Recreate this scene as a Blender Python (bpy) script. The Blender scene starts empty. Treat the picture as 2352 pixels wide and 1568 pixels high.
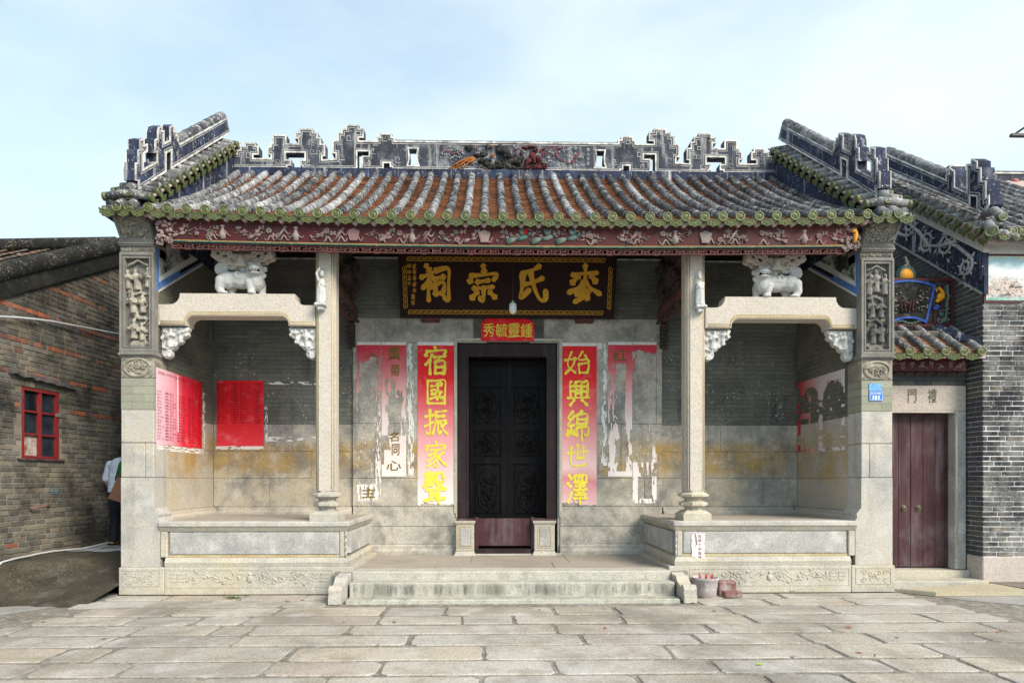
import bpy, bmesh, math, random
import numpy as np
from mathutils import Matrix, Vector, noise
from mathutils.geometry import tessellate_polygon
R = math.radians
random.seed(7)
scene = bpy.context.scene
COL = scene.collection

# ------------------------------------------------------------------ camera
YAW, FPX = R(1.2), 1402.5
CAM = Vector((-.2915, -8.5, 1.588))
cd = bpy.data.cameras.new('camera'); cam = bpy.data.objects.new('camera', cd); COL.objects.link(cam)
cam.location = CAM; cam.rotation_euler = (R(90), 0, -YAW)
cd.sensor_width = 36; cd.lens = 36*FPX/2352; cd.shift_x = (1176-1157)/2352; cd.shift_y = (1100-784)/2352
cd.clip_end = 2000
scene.camera = cam

# ------------------------------------------------------------------ light
SKY = 2.7
SUN_EL, SUN_AZ = 38, 136        # azimuth clockwise from +Y: in front of the hall, to the right
world = bpy.data.worlds.new('World'); scene.world = world; world.use_nodes = True
nt = world.node_tree; nt.nodes.clear()
def wn(t, **k):
    n = nt.nodes.new(t)
    for a, b in k.items(): setattr(n, a, b)
    return n
sky = wn('ShaderNodeTexSky', sky_type='NISHITA', sun_disc=False, sun_elevation=R(SUN_EL), sun_rotation=R(SUN_AZ),
         air_density=1.0, dust_density=.6, ozone_density=1.0)
tc = wn('ShaderNodeTexCoord'); mp = wn('ShaderNodeMapping'); mp.inputs['Scale'].default_value = (1, 1, 2.2); mp.inputs['Location'].default_value = (SKY, 0, 0)
nt.links.new(tc.outputs['Generated'], mp.inputs['Vector'])
nz = wn('ShaderNodeTexNoise'); nz.inputs['Scale'].default_value = 1.5; nz.inputs['Detail'].default_value = 6; nz.inputs['Roughness'].default_value = .52
nt.links.new(mp.outputs['Vector'], nz.inputs['Vector'])
rp = wn('ShaderNodeValToRGB'); rp.color_ramp.elements[0].position = .36; rp.color_ramp.elements[0].color = (.4, .4, .4, 1)
rp.color_ramp.elements[1].position = .68; rp.color_ramp.elements[1].color = (.92, .92, .92, 1)
nt.links.new(nz.outputs['Fac'], rp.inputs['Fac'])
mx = wn('ShaderNodeMix', data_type='RGBA'); mx.inputs['B'].default_value = (7.8, 8.9, 9.3, 1)
nt.links.new(rp.outputs['Color'], mx.inputs['Factor']); 
gn = wn('ShaderNodeMix', data_type='RGBA', blend_type='MULTIPLY'); gn.inputs['Factor'].default_value = 1; gn.inputs['B'].default_value = (1.25, 1.82, 1.85, 1)
nt.links.new(sky.outputs['Color'], gn.inputs['A']); nt.links.new(gn.outputs['Result'], mx.inputs['A'])
bg = wn('ShaderNodeBackground'); bg.inputs['Strength'].default_value = .09
out = wn('ShaderNodeOutputWorld')
nt.links.new(mx.outputs['Result'], bg.inputs['Color']); nt.links.new(bg.outputs['Background'], out.inputs['Surface'])
sd = bpy.data.lights.new('sun', 'SUN'); sd.energy = 3.9; sd.angle = R(30); sd.color = (1, .88, .73)
sun = bpy.data.objects.new('sun', sd); COL.objects.link(sun)
sdir = Vector((math.sin(R(SUN_AZ))*math.cos(R(SUN_EL)), math.cos(R(SUN_AZ))*math.cos(R(SUN_EL)), math.sin(R(SUN_EL))))
sun.rotation_euler = sdir.to_track_quat('Z', 'Y').to_euler(); sun.location = (6, -10, 14)
vs = scene.view_settings; vs.view_transform = 'Standard'; vs.look = 'None'; vs.exposure = .58; vs.gamma = 1; vs.use_curve_mapping = False
scene.cycles.max_bounces = 6; scene.cycles.diffuse_bounces = 4; scene.cycles.glossy_bounces = 2; scene.cycles.transmission_bounces = 3
scene.cycles.use_denoising = True; scene.cycles.denoising_prefilter = 'FAST'

# a point of the place read off the photograph (2352 x 1568 px) on a plane whose depth Y, or whose X, is known
def _ray(px, py):
    u, v = (px-1157)/FPX, (1100-py)/FPX
    return math.sin(YAW)+u*math.cos(YAW), math.cos(YAW)-u*math.sin(YAW), v
def at(px, py, Y):
    dx, dy, v = _ray(px, py); t = (Y-CAM.y)/dy
    return CAM.x+t*dx, CAM.z+t*v
def onX(px, py, X):
    dx, dy, v = _ray(px, py); t = (X-CAM.x)/dx
    return CAM.y+t*dy, CAM.z+t*v
def PX(px, Y): return at(px, 1100, Y)[0]
def PZ(px, py, Y): return at(px, py, Y)[1]
def ground(px, py, z=0):
    dx, dy, v = _ray(px, py); t = (z-CAM.z)/v
    return CAM.x+t*dx, CAM.y+t*dy
def seen(p):        # rough size weight of a piece: 0 outside the picture
    d = Vector(p)-CAM
    x = d.x*math.cos(YAW)-d.y*math.sin(YAW); y = d.x*math.sin(YAW)+d.y*math.cos(YAW)
    if y < .5: return 0
    px, py = 1157+FPX*x/y, 1100-FPX*d.z/y
    if not (-12 < px < 2364 and -12 < py < 1580): return 0
    return 1/y**2

# ------------------------------------------------------------------ mesh helpers
def _ico():
    bm = bmesh.new(); bmesh.ops.create_icosphere(bm, subdivisions=2, radius=1)
    v = [tuple(x.co) for x in bm.verts]; f = [[q.index for q in p.verts] for p in bm.faces]; bm.free(); return v, f
def _ico1():
    bm = bmesh.new(); bmesh.ops.create_icosphere(bm, subdivisions=1, radius=1)
    v = [tuple(x.co) for x in bm.verts]; f = [[q.index for q in p.verts] for p in bm.faces]; bm.free(); return v, f
ICO2, ICO1 = _ico(), _ico1()
WORLD = {}
def world_of(o): return WORLD.get(o.name, Matrix.Identity(4)) if o else Matrix.Identity(4)
def adopt(o, parent, M=None):
    COL.objects.link(o)
    M = M or Matrix.Identity(4)
    if parent:
        o.parent = parent; o.matrix_parent_inverse = world_of(parent).inverted()
    o.matrix_basis = M
    WORLD[o.name] = M.copy()
    return o
def tag(o, label, cat, group=None):
    o['label'] = label; o['category'] = cat
    if group: o['group'] = group
    return o
def thing(name, loc, label, cat, group=None):
    o = bpy.data.objects.new(name, None); o.empty_display_size = .2
    adopt(o, None, Matrix.Translation(Vector(loc)))
    return tag(o, label, cat, group)

SMALL = {'carving', 'fret_relief', 'leaf_relief', 'handwriting', 'incense_sticks', 'pale_leaves', 'fan_relief', 'gold_fret_border', 'flower_strip', 'flower_carving', 'scroll_carving', 'small_lettering', 'transom_lattice', 'branch_relief', 'feather_relief', 'rock_relief', 'leaf_scroll', 'beam_carving', 'verge_pans', 'fretted_valance', 'flute_line', 'inner_trim', 'dragon_scroll'}
class MB:
    def __init__(s, M=None): s.v = []; s.f = []; s.M = M; s.sm = []
    def add(s, v, f, smooth=False):
        b = len(s.v)
        if s.M is not None: v = [tuple(s.M @ Vector(p)) for p in v]
        s.v.extend(v); s.f.extend([[i+b for i in q] for q in f]); s.sm.extend([smooth]*len(f)); return s
    def hexa(s, p): # bottom 4 ccw, top 4 ccw
        return s.add(p, [[3,2,1,0],[4,5,6,7],[0,1,5,4],[1,2,6,5],[2,3,7,6],[3,0,4,7]])
    def box(s, x0, x1, y0, y1, z0, z1):
        return s.hexa([(x0,y0,z0),(x1,y0,z0),(x1,y1,z0),(x0,y1,z0),(x0,y0,z1),(x1,y0,z1),(x1,y1,z1),(x0,y1,z1)])
    def frus(s, a, z0, b, z1): # a, b = (x0,x1,y0,y1)
        return s.hexa([(a[0],a[2],z0),(a[1],a[2],z0),(a[1],a[3],z0),(a[0],a[3],z0),(b[0],b[2],z1),(b[1],b[2],z1),(b[1],b[3],z1),(b[0],b[3],z1)])
    def cbox(s, x0, x1, y0, y1, z0, z1, c=.006):
        X, Y, Z = (x0, x1), (y0, y1), (z0, z1); v = []; idx = {}
        for i in (0,1):
            for j in (0,1):
                for k in (0,1):
                    sx, sy, sz = (1 if i == 0 else -1), (1 if j == 0 else -1), (1 if k == 0 else -1)
                    for a in range(3):
                        p = [X[i]+sx*c, Y[j]+sy*c, Z[k]+sz*c]; p[a] = (X[i], Y[j], Z[k])[a]
                        idx[i,j,k,a] = len(v); v.append(tuple(p))
        f = []
        def q(*t): f.append([idx[x] for x in t])
        q((0,0,0,0),(0,0,1,0),(0,1,1,0),(0,1,0,0)); q((1,0,0,0),(1,1,0,0),(1,1,1,0),(1,0,1,0))
        q((0,0,0,1),(1,0,0,1),(1,0,1,1),(0,0,1,1)); q((0,1,0,1),(0,1,1,1),(1,1,1,1),(1,1,0,1))
        q((0,0,0,2),(0,1,0,2),(1,1,0,2),(1,0,0,2)); q((0,0,1,2),(1,0,1,2),(1,1,1,2),(0,1,1,2))
        for k in (0,1):
            q((0,0,k,0),(0,0,k,1),(0,0,1-k,1),(0,0,1-k,0)) if k == 0 else None
        for i in (0,1):
            for j in (0,1): 
                if (i,j) != (0,0): q((i,j,0,0),(i,j,1,0),(i,j,1,1),(i,j,0,1))
        for i in (0,1):
            for k in (0,1): q((i,0,k,0),(i,1,k,0),(i,1,k,2),(i,0,k,2))
        for j in (0,1):
            for k in (0,1): q((0,j,k,1),(1,j,k,1),(1,j,k,2),(0,j,k,2))
        for i in (0,1):
            for j in (0,1):
                for k in (0,1): q((i,j,k,0),(i,j,k,1),(i,j,k,2))
        return s.add(v, f)
    def prism(s, poly, a, b, axis='y', smooth=False):
        n = len(poly)
        if axis == 'y': A = [(p[0], a, p[1]) for p in poly]; B = [(p[0], b, p[1]) for p in poly]
        elif axis == 'x': A = [(a, p[0], p[1]) for p in poly]; B = [(b, p[0], p[1]) for p in poly]
        else: A = [(p[0], p[1], a) for p in poly]; B = [(p[0], p[1], b) for p in poly]
        s.add(A+B, [list(range(n-1, -1, -1)), list(range(n, 2*n))]+[[i, (i+1) % n, n+(i+1) % n, n+i] for i in range(n)])
        return s
    def tube(s, path, r, n=8, caps=True, smooth=True, flat=1.0):
        P = [Vector(p) for p in path]; m = len(P); v = []; f = []
        rr = r if isinstance(r, (list, tuple)) else [r]*m
        up = None
        for i, p in enumerate(P):
            d = (P[min(i+1, m-1)]-P[max(i-1, 0)]).normalized()
            if up is None: up = d.orthogonal().normalized() if abs(d.z) > .95 else (Vector((0,0,1))-d*d.z).normalized()
            up = (up-d*up.dot(d)).normalized(); sd_ = d.cross(up)
            for k in range(n):
                t = 2*math.pi*k/n
                v.append(tuple(p+rr[i]*(math.cos(t)*sd_+math.sin(t)*up*flat)))
        for i in range(m-1):
            for k in range(n): f.append([i*n+k, i*n+(k+1) % n, (i+1)*n+(k+1) % n, (i+1)*n+k])
        s.add(v, f, smooth)
        if caps:
            s.f.append([len(s.v)-n*m+k for k in range(n-1, -1, -1)]); s.f.append([len(s.v)-n+k for k in range(n)]); s.sm += [False, False]
        return s
    def lathe(s, prof, n=16, c=(0,0,0), axis='z', smooth=True, sq=False):
        v = []; f = []; m = len(prof)
        for r, h in prof:
            for k in range(n):
                t = 2*math.pi*(k+(.5 if sq else 0))/n
                a, b = r*math.cos(t), r*math.sin(t)
                p = (a, b, h) if axis == 'z' else ((a, h, b) if axis == 'y' else (h, a, b))
                v.append((p[0]+c[0], p[1]+c[1], p[2]+c[2]))
        for i in range(m-1):
            for k in range(n): f.append([i*n+k, i*n+(k+1) % n, (i+1)*n+(k+1) % n, (i+1)*n+k])
        f.append(list(range(n-1, -1, -1))); f.append([(m-1)*n+k for k in range(n)])
        return s.add(v, f, smooth)
    def blob(s, c, r, rot=None, lo=False):
        V, F = ICO1 if lo else ICO2
        if not isinstance(r, (tuple, list)): r = (r, r, r)
        v = [Vector((p[0]*r[0], p[1]*r[1], p[2]*r[2])) for p in V]
        if rot is not None: v = [rot @ p for p in v]
        return s.add([(p[0]+c[0], p[1]+c[1], p[2]+c[2]) for p in v], F, True)
    def limb(s, p0, r0, p1, r1, n=10):
        s.blob(p0, r0); s.blob(p1, r1); return s.tube([p0, p1], [r0, r1], n)
    def mesh(s, name, mat=None, smooth=None):
        me = bpy.data.meshes.new(name); me.from_pydata(s.v, [], s.f); 
        sm = s.sm if smooth is None else [smooth]*len(s.f)
        if any(sm): me.polygons.foreach_set('use_smooth', sm)
        me.update()
        if mat: me.materials.append(mat)
        return me
    def build(s, name, mat, parent=None, smooth=None, fix=True):
        me = s.mesh(name, None, smooth)
        if fix:
            bm = bmesh.new(); bm.from_mesh(me); bmesh.ops.recalc_face_normals(bm, faces=bm.faces); bm.to_mesh(me); bm.free()
        me.materials.append(mat)
        o = adopt(bpy.data.objects.new(name, me), parent)
        if parent and name in SMALL: o['kind'] = 'stuff'     # pieces too small to pick apart
        return o
    def sculpt(s, name, mat, parent=None, voxel=.012, relax=3):     # one continuous surface from overlapping shapes
        me = s.mesh(name+'_src'); o = bpy.data.objects.new(name+'_src', me); COL.objects.link(o)
        m = o.modifiers.new('r', 'REMESH'); m.mode = 'VOXEL'; m.voxel_size = voxel; m.use_smooth_shade = True
        if relax:
            w = o.modifiers.new('s', 'SMOOTH'); w.factor = .5; w.iterations = relax
        dg = bpy.context.evaluated_depsgraph_get()
        me2 = bpy.data.meshes.new_from_object(o.evaluated_get(dg)); me2.name = name
        bpy.data.objects.remove(o); bpy.data.meshes.remove(me)
        me2.materials.clear(); me2.materials.append(mat)
        me2.polygons.foreach_set('use_smooth', [True]*len(me2.polygons))
        return adopt(bpy.data.objects.new(name, me2), parent)

def join_mats(proto, mats):
    V = np.array(proto.v); n = len(V); vs_ = []; fs = []; H = np.c_[V, np.ones(n)]
    for i, M in enumerate(mats):
        vs_.append(H @ np.array(M).T[:, :3]); fs += [[k+i*n for k in q] for q in proto.f]
    return np.concatenate(vs_).tolist(), fs
def pieces(name, rest_name, proto, items, limit=300):
    """items: (matrix, material, parent, weight). The ones that show largest become objects that share one mesh
    per material, the rest one 'stuff' part per parent and material."""
    items = sorted(items, key=lambda t: -t[3])
    cache = {}
    for M, mat, par, w in items[:limit]:
        if mat.name not in cache: cache[mat.name] = proto.mesh(name, mat)
        adopt(bpy.data.objects.new(name, cache[mat.name]), par, M)
    rest = {}
    for M, mat, par, w in items[limit:]: rest.setdefault((mat.name, par.name), []).append((M, mat, par))
    for k, L in rest.items():
        v, f = join_mats(proto, [t[0] for t in L])
        me = bpy.data.meshes.new(rest_name); me.from_pydata(v, [], f)
        if any(proto.sm): me.polygons.foreach_set('use_smooth', proto.sm*len(L))
        me.update(); me.materials.append(L[0][1])
        o = adopt(bpy.data.objects.new(rest_name, me), L[0][2]); o['kind'] = 'stuff'
def TRS(x, y, z, sx=1, sy=1, sz=1, rz=0, rx=0, ry=0):
    return Matrix.Translation((x, y, z)) @ Matrix.Rotation(rz, 4, 'Z') @ Matrix.Rotation(rx, 4, 'X') @ Matrix.Rotation(ry, 4, 'Y') @ Matrix.Diagonal((sx, sy, sz, 1))
MIR = Matrix.Diagonal((-1, 1, 1, 1))
def offset_poly(P, d):
    n = len(P); out_ = []
    ar = sum(P[i][0]*P[(i+1) % n][1]-P[(i+1) % n][0]*P[i][1] for i in range(n))
    s = 1 if ar > 0 else -1
    for i in range(n):
        a, b, c = Vector(P[i-1]), Vector(P[i]), Vector(P[(i+1) % n])
        e1, e2 = (b-a).normalized(), (c-b).normalized()
        n1, n2 = Vector((-e1.y, e1.x))*s, Vector((-e2.y, e2.x))*s
        m = n1+n2; l = m.length_squared
        m = n1 if l < 1e-4 else m*(2/l)
        if m.length > 2.2: m = m.normalized()*2.2
        out_.append((b.x+m.x*d, b.y+m.y*d))
    return out_
def ring(mb, P, d0, d1, a, b, axis, skip=()):
    """raised strip that follows the outline P between two offsets, from depth a to depth b"""
    A, B = offset_poly(P, d0) if d0 else P, offset_poly(P, d1); n = len(P)
    for i in range(n):
        if i in skip: continue
        j = (i+1) % n
        mb.prism([A[i], A[j], B[j], B[i]], a, b, axis)
# ------------------------------------------------------------------ lettering
_gl = {}
def glyph(ch, bold=.02):
    k = (ch, bold)
    if k not in _gl:
        c = bpy.data.curves.new('g', 'FONT'); c.body = ch; c.size = 1; c.resolution_u = 3; c.offset = bold; c.fill_mode = 'FRONT'
        o = bpy.data.objects.new('g', c); COL.objects.link(o)
        me = bpy.data.meshes.new_from_object(o.evaluated_get(bpy.context.evaluated_depsgraph_get()))
        v = [(p.co.x, p.co.y) for p in me.vertices]; f = [list(p.vertices) for p in me.polygons]
        bpy.data.objects.remove(o); bpy.data.curves.remove(c); bpy.data.meshes.remove(me)
        if v:
            x0, x1 = min(p[0] for p in v), max(p[0] for p in v); y0, y1 = min(p[1] for p in v), max(p[1] for p in v)
            v = [((p[0]-x0)/(x1-x0+1e-6), (p[1]-y0)/(y1-y0+1e-6)) for p in v]
        _gl[k] = (v, f)
    return _gl[k]
def put(mb, ch, x0, x1, z0, z1, place, bold=.02, wob=.02):
    """one character fitted into a box; place(x, z) gives the 3D point"""
    v, f = glyph(ch, bold); sd_ = random.uniform(0, 50)
    vv = []
    for a, b in v:
        nz_ = noise.noise_vector(Vector((a*2.5+sd_, b*2.5, sd_)))
        a2, b2 = a+wob*nz_.x+.03*(b-.5)*a, b+wob*nz_.y+.05*(a-.5)
        vv.append(place(x0+(x1-x0)*a2, z0+(z1-z0)*b2))
    mb.add(vv, f)

# brush-written characters: strokes as point lists in a unit box
STROKES = {
'祠': [[(.2,.98),(.3,.86)],[(.02,.66),(.2,.72),(.38,.78)],[(.36,.76),(.24,.56),(.06,.36)],[(.25,.55),(.26,.02)],[(.3,.5),(.42,.4)],[(.5,.84),(.95,.9),(.95,.5),(.94,.06),(.78,.14)],[(.45,.62),(.8,.68)],[(.5,.48),(.52,.2)],[(.5,.48),(.8,.52),(.76,.24)],[(.52,.22),(.76,.24)]],
'宗': [[(.5,1),(.53,.84)],[(.12,.74),(.06,.56)],[(.1,.72),(.5,.75),(.94,.78),(.84,.6)],[(.3,.55),(.7,.6)],[(.18,.37),(.84,.42)],[(.51,.4),(.5,.02),(.38,.12)],[(.3,.27),(.12,.1)],[(.72,.27),(.9,.12)]],
'氏': [[(.76,.98),(.5,.86),(.16,.77)],[(.2,.72),(.19,.4),(.14,.12),(.44,.34)],[(.24,.48),(.55,.54),(.88,.66)],[(.46,.84),(.56,.5),(.72,.16),(.86,.05),(.98,.1),(.97,.32)]],
'麥': [[(.12,.74),(.5,.78),(.88,.8)],[(.5,1),(.52,.75),(.5,.46)],[(.3,.7),(.12,.52)],[(.7,.72),(.84,.56)],[(.47,.54),(.3,.38),(.02,.26)],[(.52,.54),(.7,.38),(.99,.22)],[(.46,.38),(.28,.22)],[(.4,.3),(.68,.31),(.5,.14),(.2,.0)],[(.42,.24),(.62,.1)]],
'宿': [[(.45,1),(.48,.9)],[(.1,.86),(.04,.7)],[(.1,.84),(.5,.87),(.92,.89),(.85,.74)],[(.32,.74),(.2,.54),(.02,.36)],[(.22,.55),(.23,.02)],[(.4,.64),(.92,.68)],[(.66,.66),(.56,.5)],[(.46,.48),(.46,.04)],[(.46,.48),(.87,.5),(.85,.04)],[(.48,.28),(.82,.29)],[(.48,.07),(.84,.07)]],
'國': [[(.08,.96),(.07,.5),(.09,.04)],[(.08,.95),(.5,.96),(.92,.97),(.93,.5),(.91,.02)],[(.1,.06),(.9,.06)],[(.24,.74),(.76,.77)],[(.28,.58),(.3,.4)],[(.28,.58),(.48,.6),(.46,.42)],[(.3,.42),(.46,.42)],[(.22,.24),(.52,.32)],[(.55,.87),(.62,.5),(.78,.19),(.82,.34)],[(.75,.52),(.54,.2)],[(.69,.9),(.77,.82)]],
'振': [[(.05,.74),(.4,.8)],[(.24,1),(.24,.5),(.23,.06),(.1,.14)],[(.02,.36),(.4,.54)],[(.48,.92),(.96,.96)],[(.5,.92),(.48,.5),(.36,.06)],[(.58,.74),(.86,.77)],[(.54,.56),(.95,.6)],[(.6,.56),(.6,.08),(.74,.2)],[(.92,.5),(.76,.36)],[(.7,.54),(.8,.28),(1,.06)]],
'家': [[(.5,1),(.53,.9)],[(.1,.84),(.05,.68)],[(.1,.82),(.5,.85),(.92,.87),(.85,.72)],[(.26,.68),(.74,.71)],[(.55,.68),(.4,.56),(.14,.46)],[(.42,.58),(.57,.4),(.56,.04),(.42,.1)],[(.48,.46),(.3,.34),(.1,.24)],[(.53,.32),(.34,.16),(.08,.04)],[(.86,.6),(.62,.43)],[(.6,.46),(.76,.26),(1,.1)]],
'聲': [[(.05,.93),(.48,.95)],[(.26,1),(.26,.8)],[(.1,.82),(.44,.83)],[(.1,.72),(.42,.74),(.4,.58)],[(.1,.72),(.02,.5)],[(.12,.58),(.4,.58)],[(.25,.72),(.25,.58)],[(.6,.98),(.53,.76)],[(.6,.97),(.84,.98),(.84,.83),(.95,.83)],[(.54,.68),(.88,.7),(.54,.46)],[(.6,.62),(.97,.44)],[(.12,.42),(.92,.45)],[(.3,.42),(.3,.12)],[(.68,.44),(.68,-.02)],[(.32,.31),(.66,.31)],[(.32,.21),(.66,.21)],[(.06,.07),(.95,.15)]],
'始': [[(.28,.98),(.12,.42),(.44,.08)],[(.42,.72),(.32,.38),(.02,.04)],[(.0,.62),(.48,.7)],[(.72,1),(.56,.65),(.92,.68)],[(.82,.84),(.98,.56)],[(.56,.44),(.6,.04)],[(.56,.44),(.96,.48),(.91,.06)],[(.6,.09),(.9,.09)]],
'興': [[(.18,.95),(.1,.9),(.14,.36)],[(.14,.76),(.26,.78)],[(.14,.57),(.26,.59)],[(.74,.93),(.93,.95),(.9,.36)],[(.76,.76),(.9,.77)],[(.76,.57),(.9,.58)],[(.36,.92),(.36,.4)],[(.36,.92),(.64,.93),(.64,.4)],[(.42,.77),(.58,.77)],[(.42,.62),(.58,.63)],[(.43,.5),(.57,.5)],[(.0,.31),(1,.34)],[(.3,.24),(.1,.02)],[(.66,.24),(.9,.04)]],
'綿': [[(.3,1),(.08,.76),(.3,.74)],[(.38,.86),(.06,.5),(.38,.52)],[(.22,.5),(.22,.2)],[(.08,.32),(.05,.14)],[(.35,.32),(.4,.16)],[(.7,1.02),(.6,.9)],[(.5,.88),(.5,.54)],[(.5,.88),(.93,.9),(.91,.54)],[(.52,.72),(.9,.72)],[(.52,.56),(.9,.56)],[(.47,.42),(.47,.12)],[(.47,.42),(.97,.44),(.95,.14),(.84,.18)],[(.7,.54),(.7,-.05)]],
'世': [[(.0,.62),(.5,.67),(1,.71)],[(.2,.92),(.22,.1),(.92,.13)],[(.5,1),(.5,.4)],[(.79,.96),(.78,.42)],[(.5,.41),(.8,.42)]],
'澤': [[(.06,.96),(.2,.84)],[(.0,.68),(.16,.58)],[(.02,.04),(.22,.4)],[(.38,.94),(.38,.7)],[(.38,.95),(.95,.97),(.93,.7)],[(.4,.71),(.92,.71)],[(.56,.94),(.56,.72)],[(.74,.94),(.74,.72)],[(.42,.59),(.88,.61)],[(.64,.68),(.64,.46)],[(.34,.46),(1,.48)],[(.5,.42),(.56,.34)],[(.82,.42),(.74,.34)],[(.4,.29),(.92,.3)],[(.34,.16),(.98,.18)],[(.65,.32),(.65,-.04)]]}
def brush(mb, ch, x0, x1, z0, z1, place, wd=.05):
    """place(x, z, k): k lifts each stroke a hair above the one before"""
    W, H = x1-x0, z1-z0
    for k, st in enumerate(STROKES[ch]):
        P = [Vector((x0+W*a, z0+H*b)) for a, b in st]; Q = []
        for i in range(len(P)-1):
            p0, p1, p2, p3 = P[max(0, i-1)], P[i], P[i+1], P[min(len(P)-1, i+2)]
            for j in range(6):
                t = j/6; Q.append(.5*((2*p1)+(p2-p0)*t+(2*p0-5*p1+4*p2-p3)*t*t+(3*p1-p0-3*p2+p3)*t**3))
        Q.append(P[-1]); n = len(Q); L = sum((Q[i+1]-Q[i]).length for i in range(n-1))
        w = wd*H*(1.15 if L < .3*H else 1)*random.uniform(.9, 1.12); v = []
        for i, q in enumerate(Q):
            d = (Q[min(n-1, i+1)]-Q[max(0, i-1)]); d = d.normalized() if d.length else Vector((1, 0)); nn = Vector((-d.y, d.x)); u = i/(n-1)
            r = w*(1.18-.55*math.sin(math.pi*min(1, u*1.15)))*(1+.16*noise.noise(Vector((u*5+k*3, x0*9, z0*5))))
            if len(st) > 1 and L > .35*H: r *= 1-.25*u
            v.append((q+nn*r, q-nn*r, d, r))
        c0, c1 = Q[0], Q[-1]; pts = [place(*(c0-v[0][2]*v[0][3]*.8), k)]
        for a, b, d, r in v: pts += [place(a.x, a.y, k), place(b.x, b.y, k)]
        pts.append(place(*(c1+v[-1][2]*v[-1][3]*.8), k)); m_ = len(pts)-1
        mb.add(pts, [[0, 1, 2]]+[[1+2*i, 3+2*i, 4+2*i, 2+2*i] for i in range(n-1)]+[[m_-2, m_, m_-1]])
# ------------------------------------------------------------------ materials
class Mat:
    def __init__(s, name):
        s.m = bpy.data.materials.new(name); s.m.use_nodes = True; s.t = s.m.node_tree; s.t.nodes.clear()
        s.b = s.n('ShaderNodeBsdfPrincipled'); s.o = s.n('ShaderNodeOutputMaterial'); s.l(s.b.outputs[0], s.o.inputs[0])
        s.pos = s.n('ShaderNodeNewGeometry').outputs['Position']
    def n(s, t, **k):
        x = s.t.nodes.new(t)
        for a, b in k.items(): setattr(x, a, b)
        return x
    def l(s, a, b): s.t.links.new(a, b)
    def set(s, sock, v):
        if hasattr(v, 'is_output'): s.l(v, sock)
        elif isinstance(v, (tuple, list)) and len(v) == 3 and sock.type == 'RGBA': sock.default_value = (*v, 1)
        else: sock.default_value = v
    def noise(s, scale=5, detail=4, rough=.55, stretch=None, off=0):
        x = s.n('ShaderNodeTexNoise'); x.inputs['Scale'].default_value = scale; x.inputs['Detail'].default_value = detail; x.inputs['Roughness'].default_value = rough
        if stretch or off:
            m = s.n('ShaderNodeMapping'); m.inputs['Scale'].default_value = stretch or (1,1,1); m.inputs['Location'].default_value = (off, off*.7, off*1.3)
            s.l(s.pos, m.inputs[0]); s.l(m.outputs[0], x.inputs[0])
        else: s.l(s.pos, x.inputs[0])
        return x.outputs['Fac']
    def ramp(s, f, stops, interp='LINEAR'):
        r = s.n('ShaderNodeValToRGB'); e = r.color_ramp.elements; r.color_ramp.interpolation = interp
        while len(e) < len(stops): e.new(.5)
        for i, (p, c) in enumerate(stops):
            e[i].position = p; e[i].color = (*c, 1) if isinstance(c, (tuple, list)) else (c, c, c, 1)
        s.l(f, r.inputs[0]); return r.outputs[0]
    def mix(s, f, a, b, mode='MIX'):
        x = s.n('ShaderNodeMix', data_type='RGBA', blend_type=mode); s.set(x.inputs['Factor'], f); s.set(x.inputs['A'], a); s.set(x.inputs['B'], b)
        return x.outputs['Result']
    def math(s, op, a, b=0, c=0, clamp=False):
        x = s.n('ShaderNodeMath', operation=op, use_clamp=clamp); s.set(x.inputs[0], a); s.set(x.inputs[1], b); s.set(x.inputs[2], c); return x.outputs[0]
    def xyz(s):
        x = s.n('ShaderNodeSeparateXYZ'); s.l(s.pos, x.inputs[0]); return x.outputs
    def band(s, v, lo, hi, w):      # 1 between lo and hi with soft ends
        a = s.n('ShaderNodeMapRange', interpolation_type='SMOOTHSTEP'); s.set(a.inputs[0], v); a.inputs[1].default_value = lo-w; a.inputs[2].default_value = lo+w
        b = s.n('ShaderNodeMapRange', interpolation_type='SMOOTHSTEP'); s.set(b.inputs[0], v); b.inputs[1].default_value = hi-w; b.inputs[2].default_value = hi+w
        return s.math('MULTIPLY', a.outputs[0], s.math('SUBTRACT', 1, b.outputs[0]))
    def rnd(s):
        a = s.n('ShaderNodeObjectInfo').outputs['Random']; b = s.n('ShaderNodeNewGeometry').outputs['Random Per Island']
        return s.math('FRACT', s.math('ADD', a, b))
    def bump(s, h, k=.3, d=.02):
        x = s.n('ShaderNodeBump'); x.inputs['Strength'].default_value = k; x.inputs['Distance'].default_value = d; s.l(h, x.inputs['Height']); s.l(x.outputs[0], s.b.inputs['Normal'])
    def done(s, col, rough=.85, spec=.3, metal=0):
        s.set(s.b.inputs['Base Color'], col); s.set(s.b.inputs['Roughness'], rough); s.b.inputs['Specular IOR Level'].default_value = spec; s.b.inputs['Metallic'].default_value = metal
        return s.m

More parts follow.
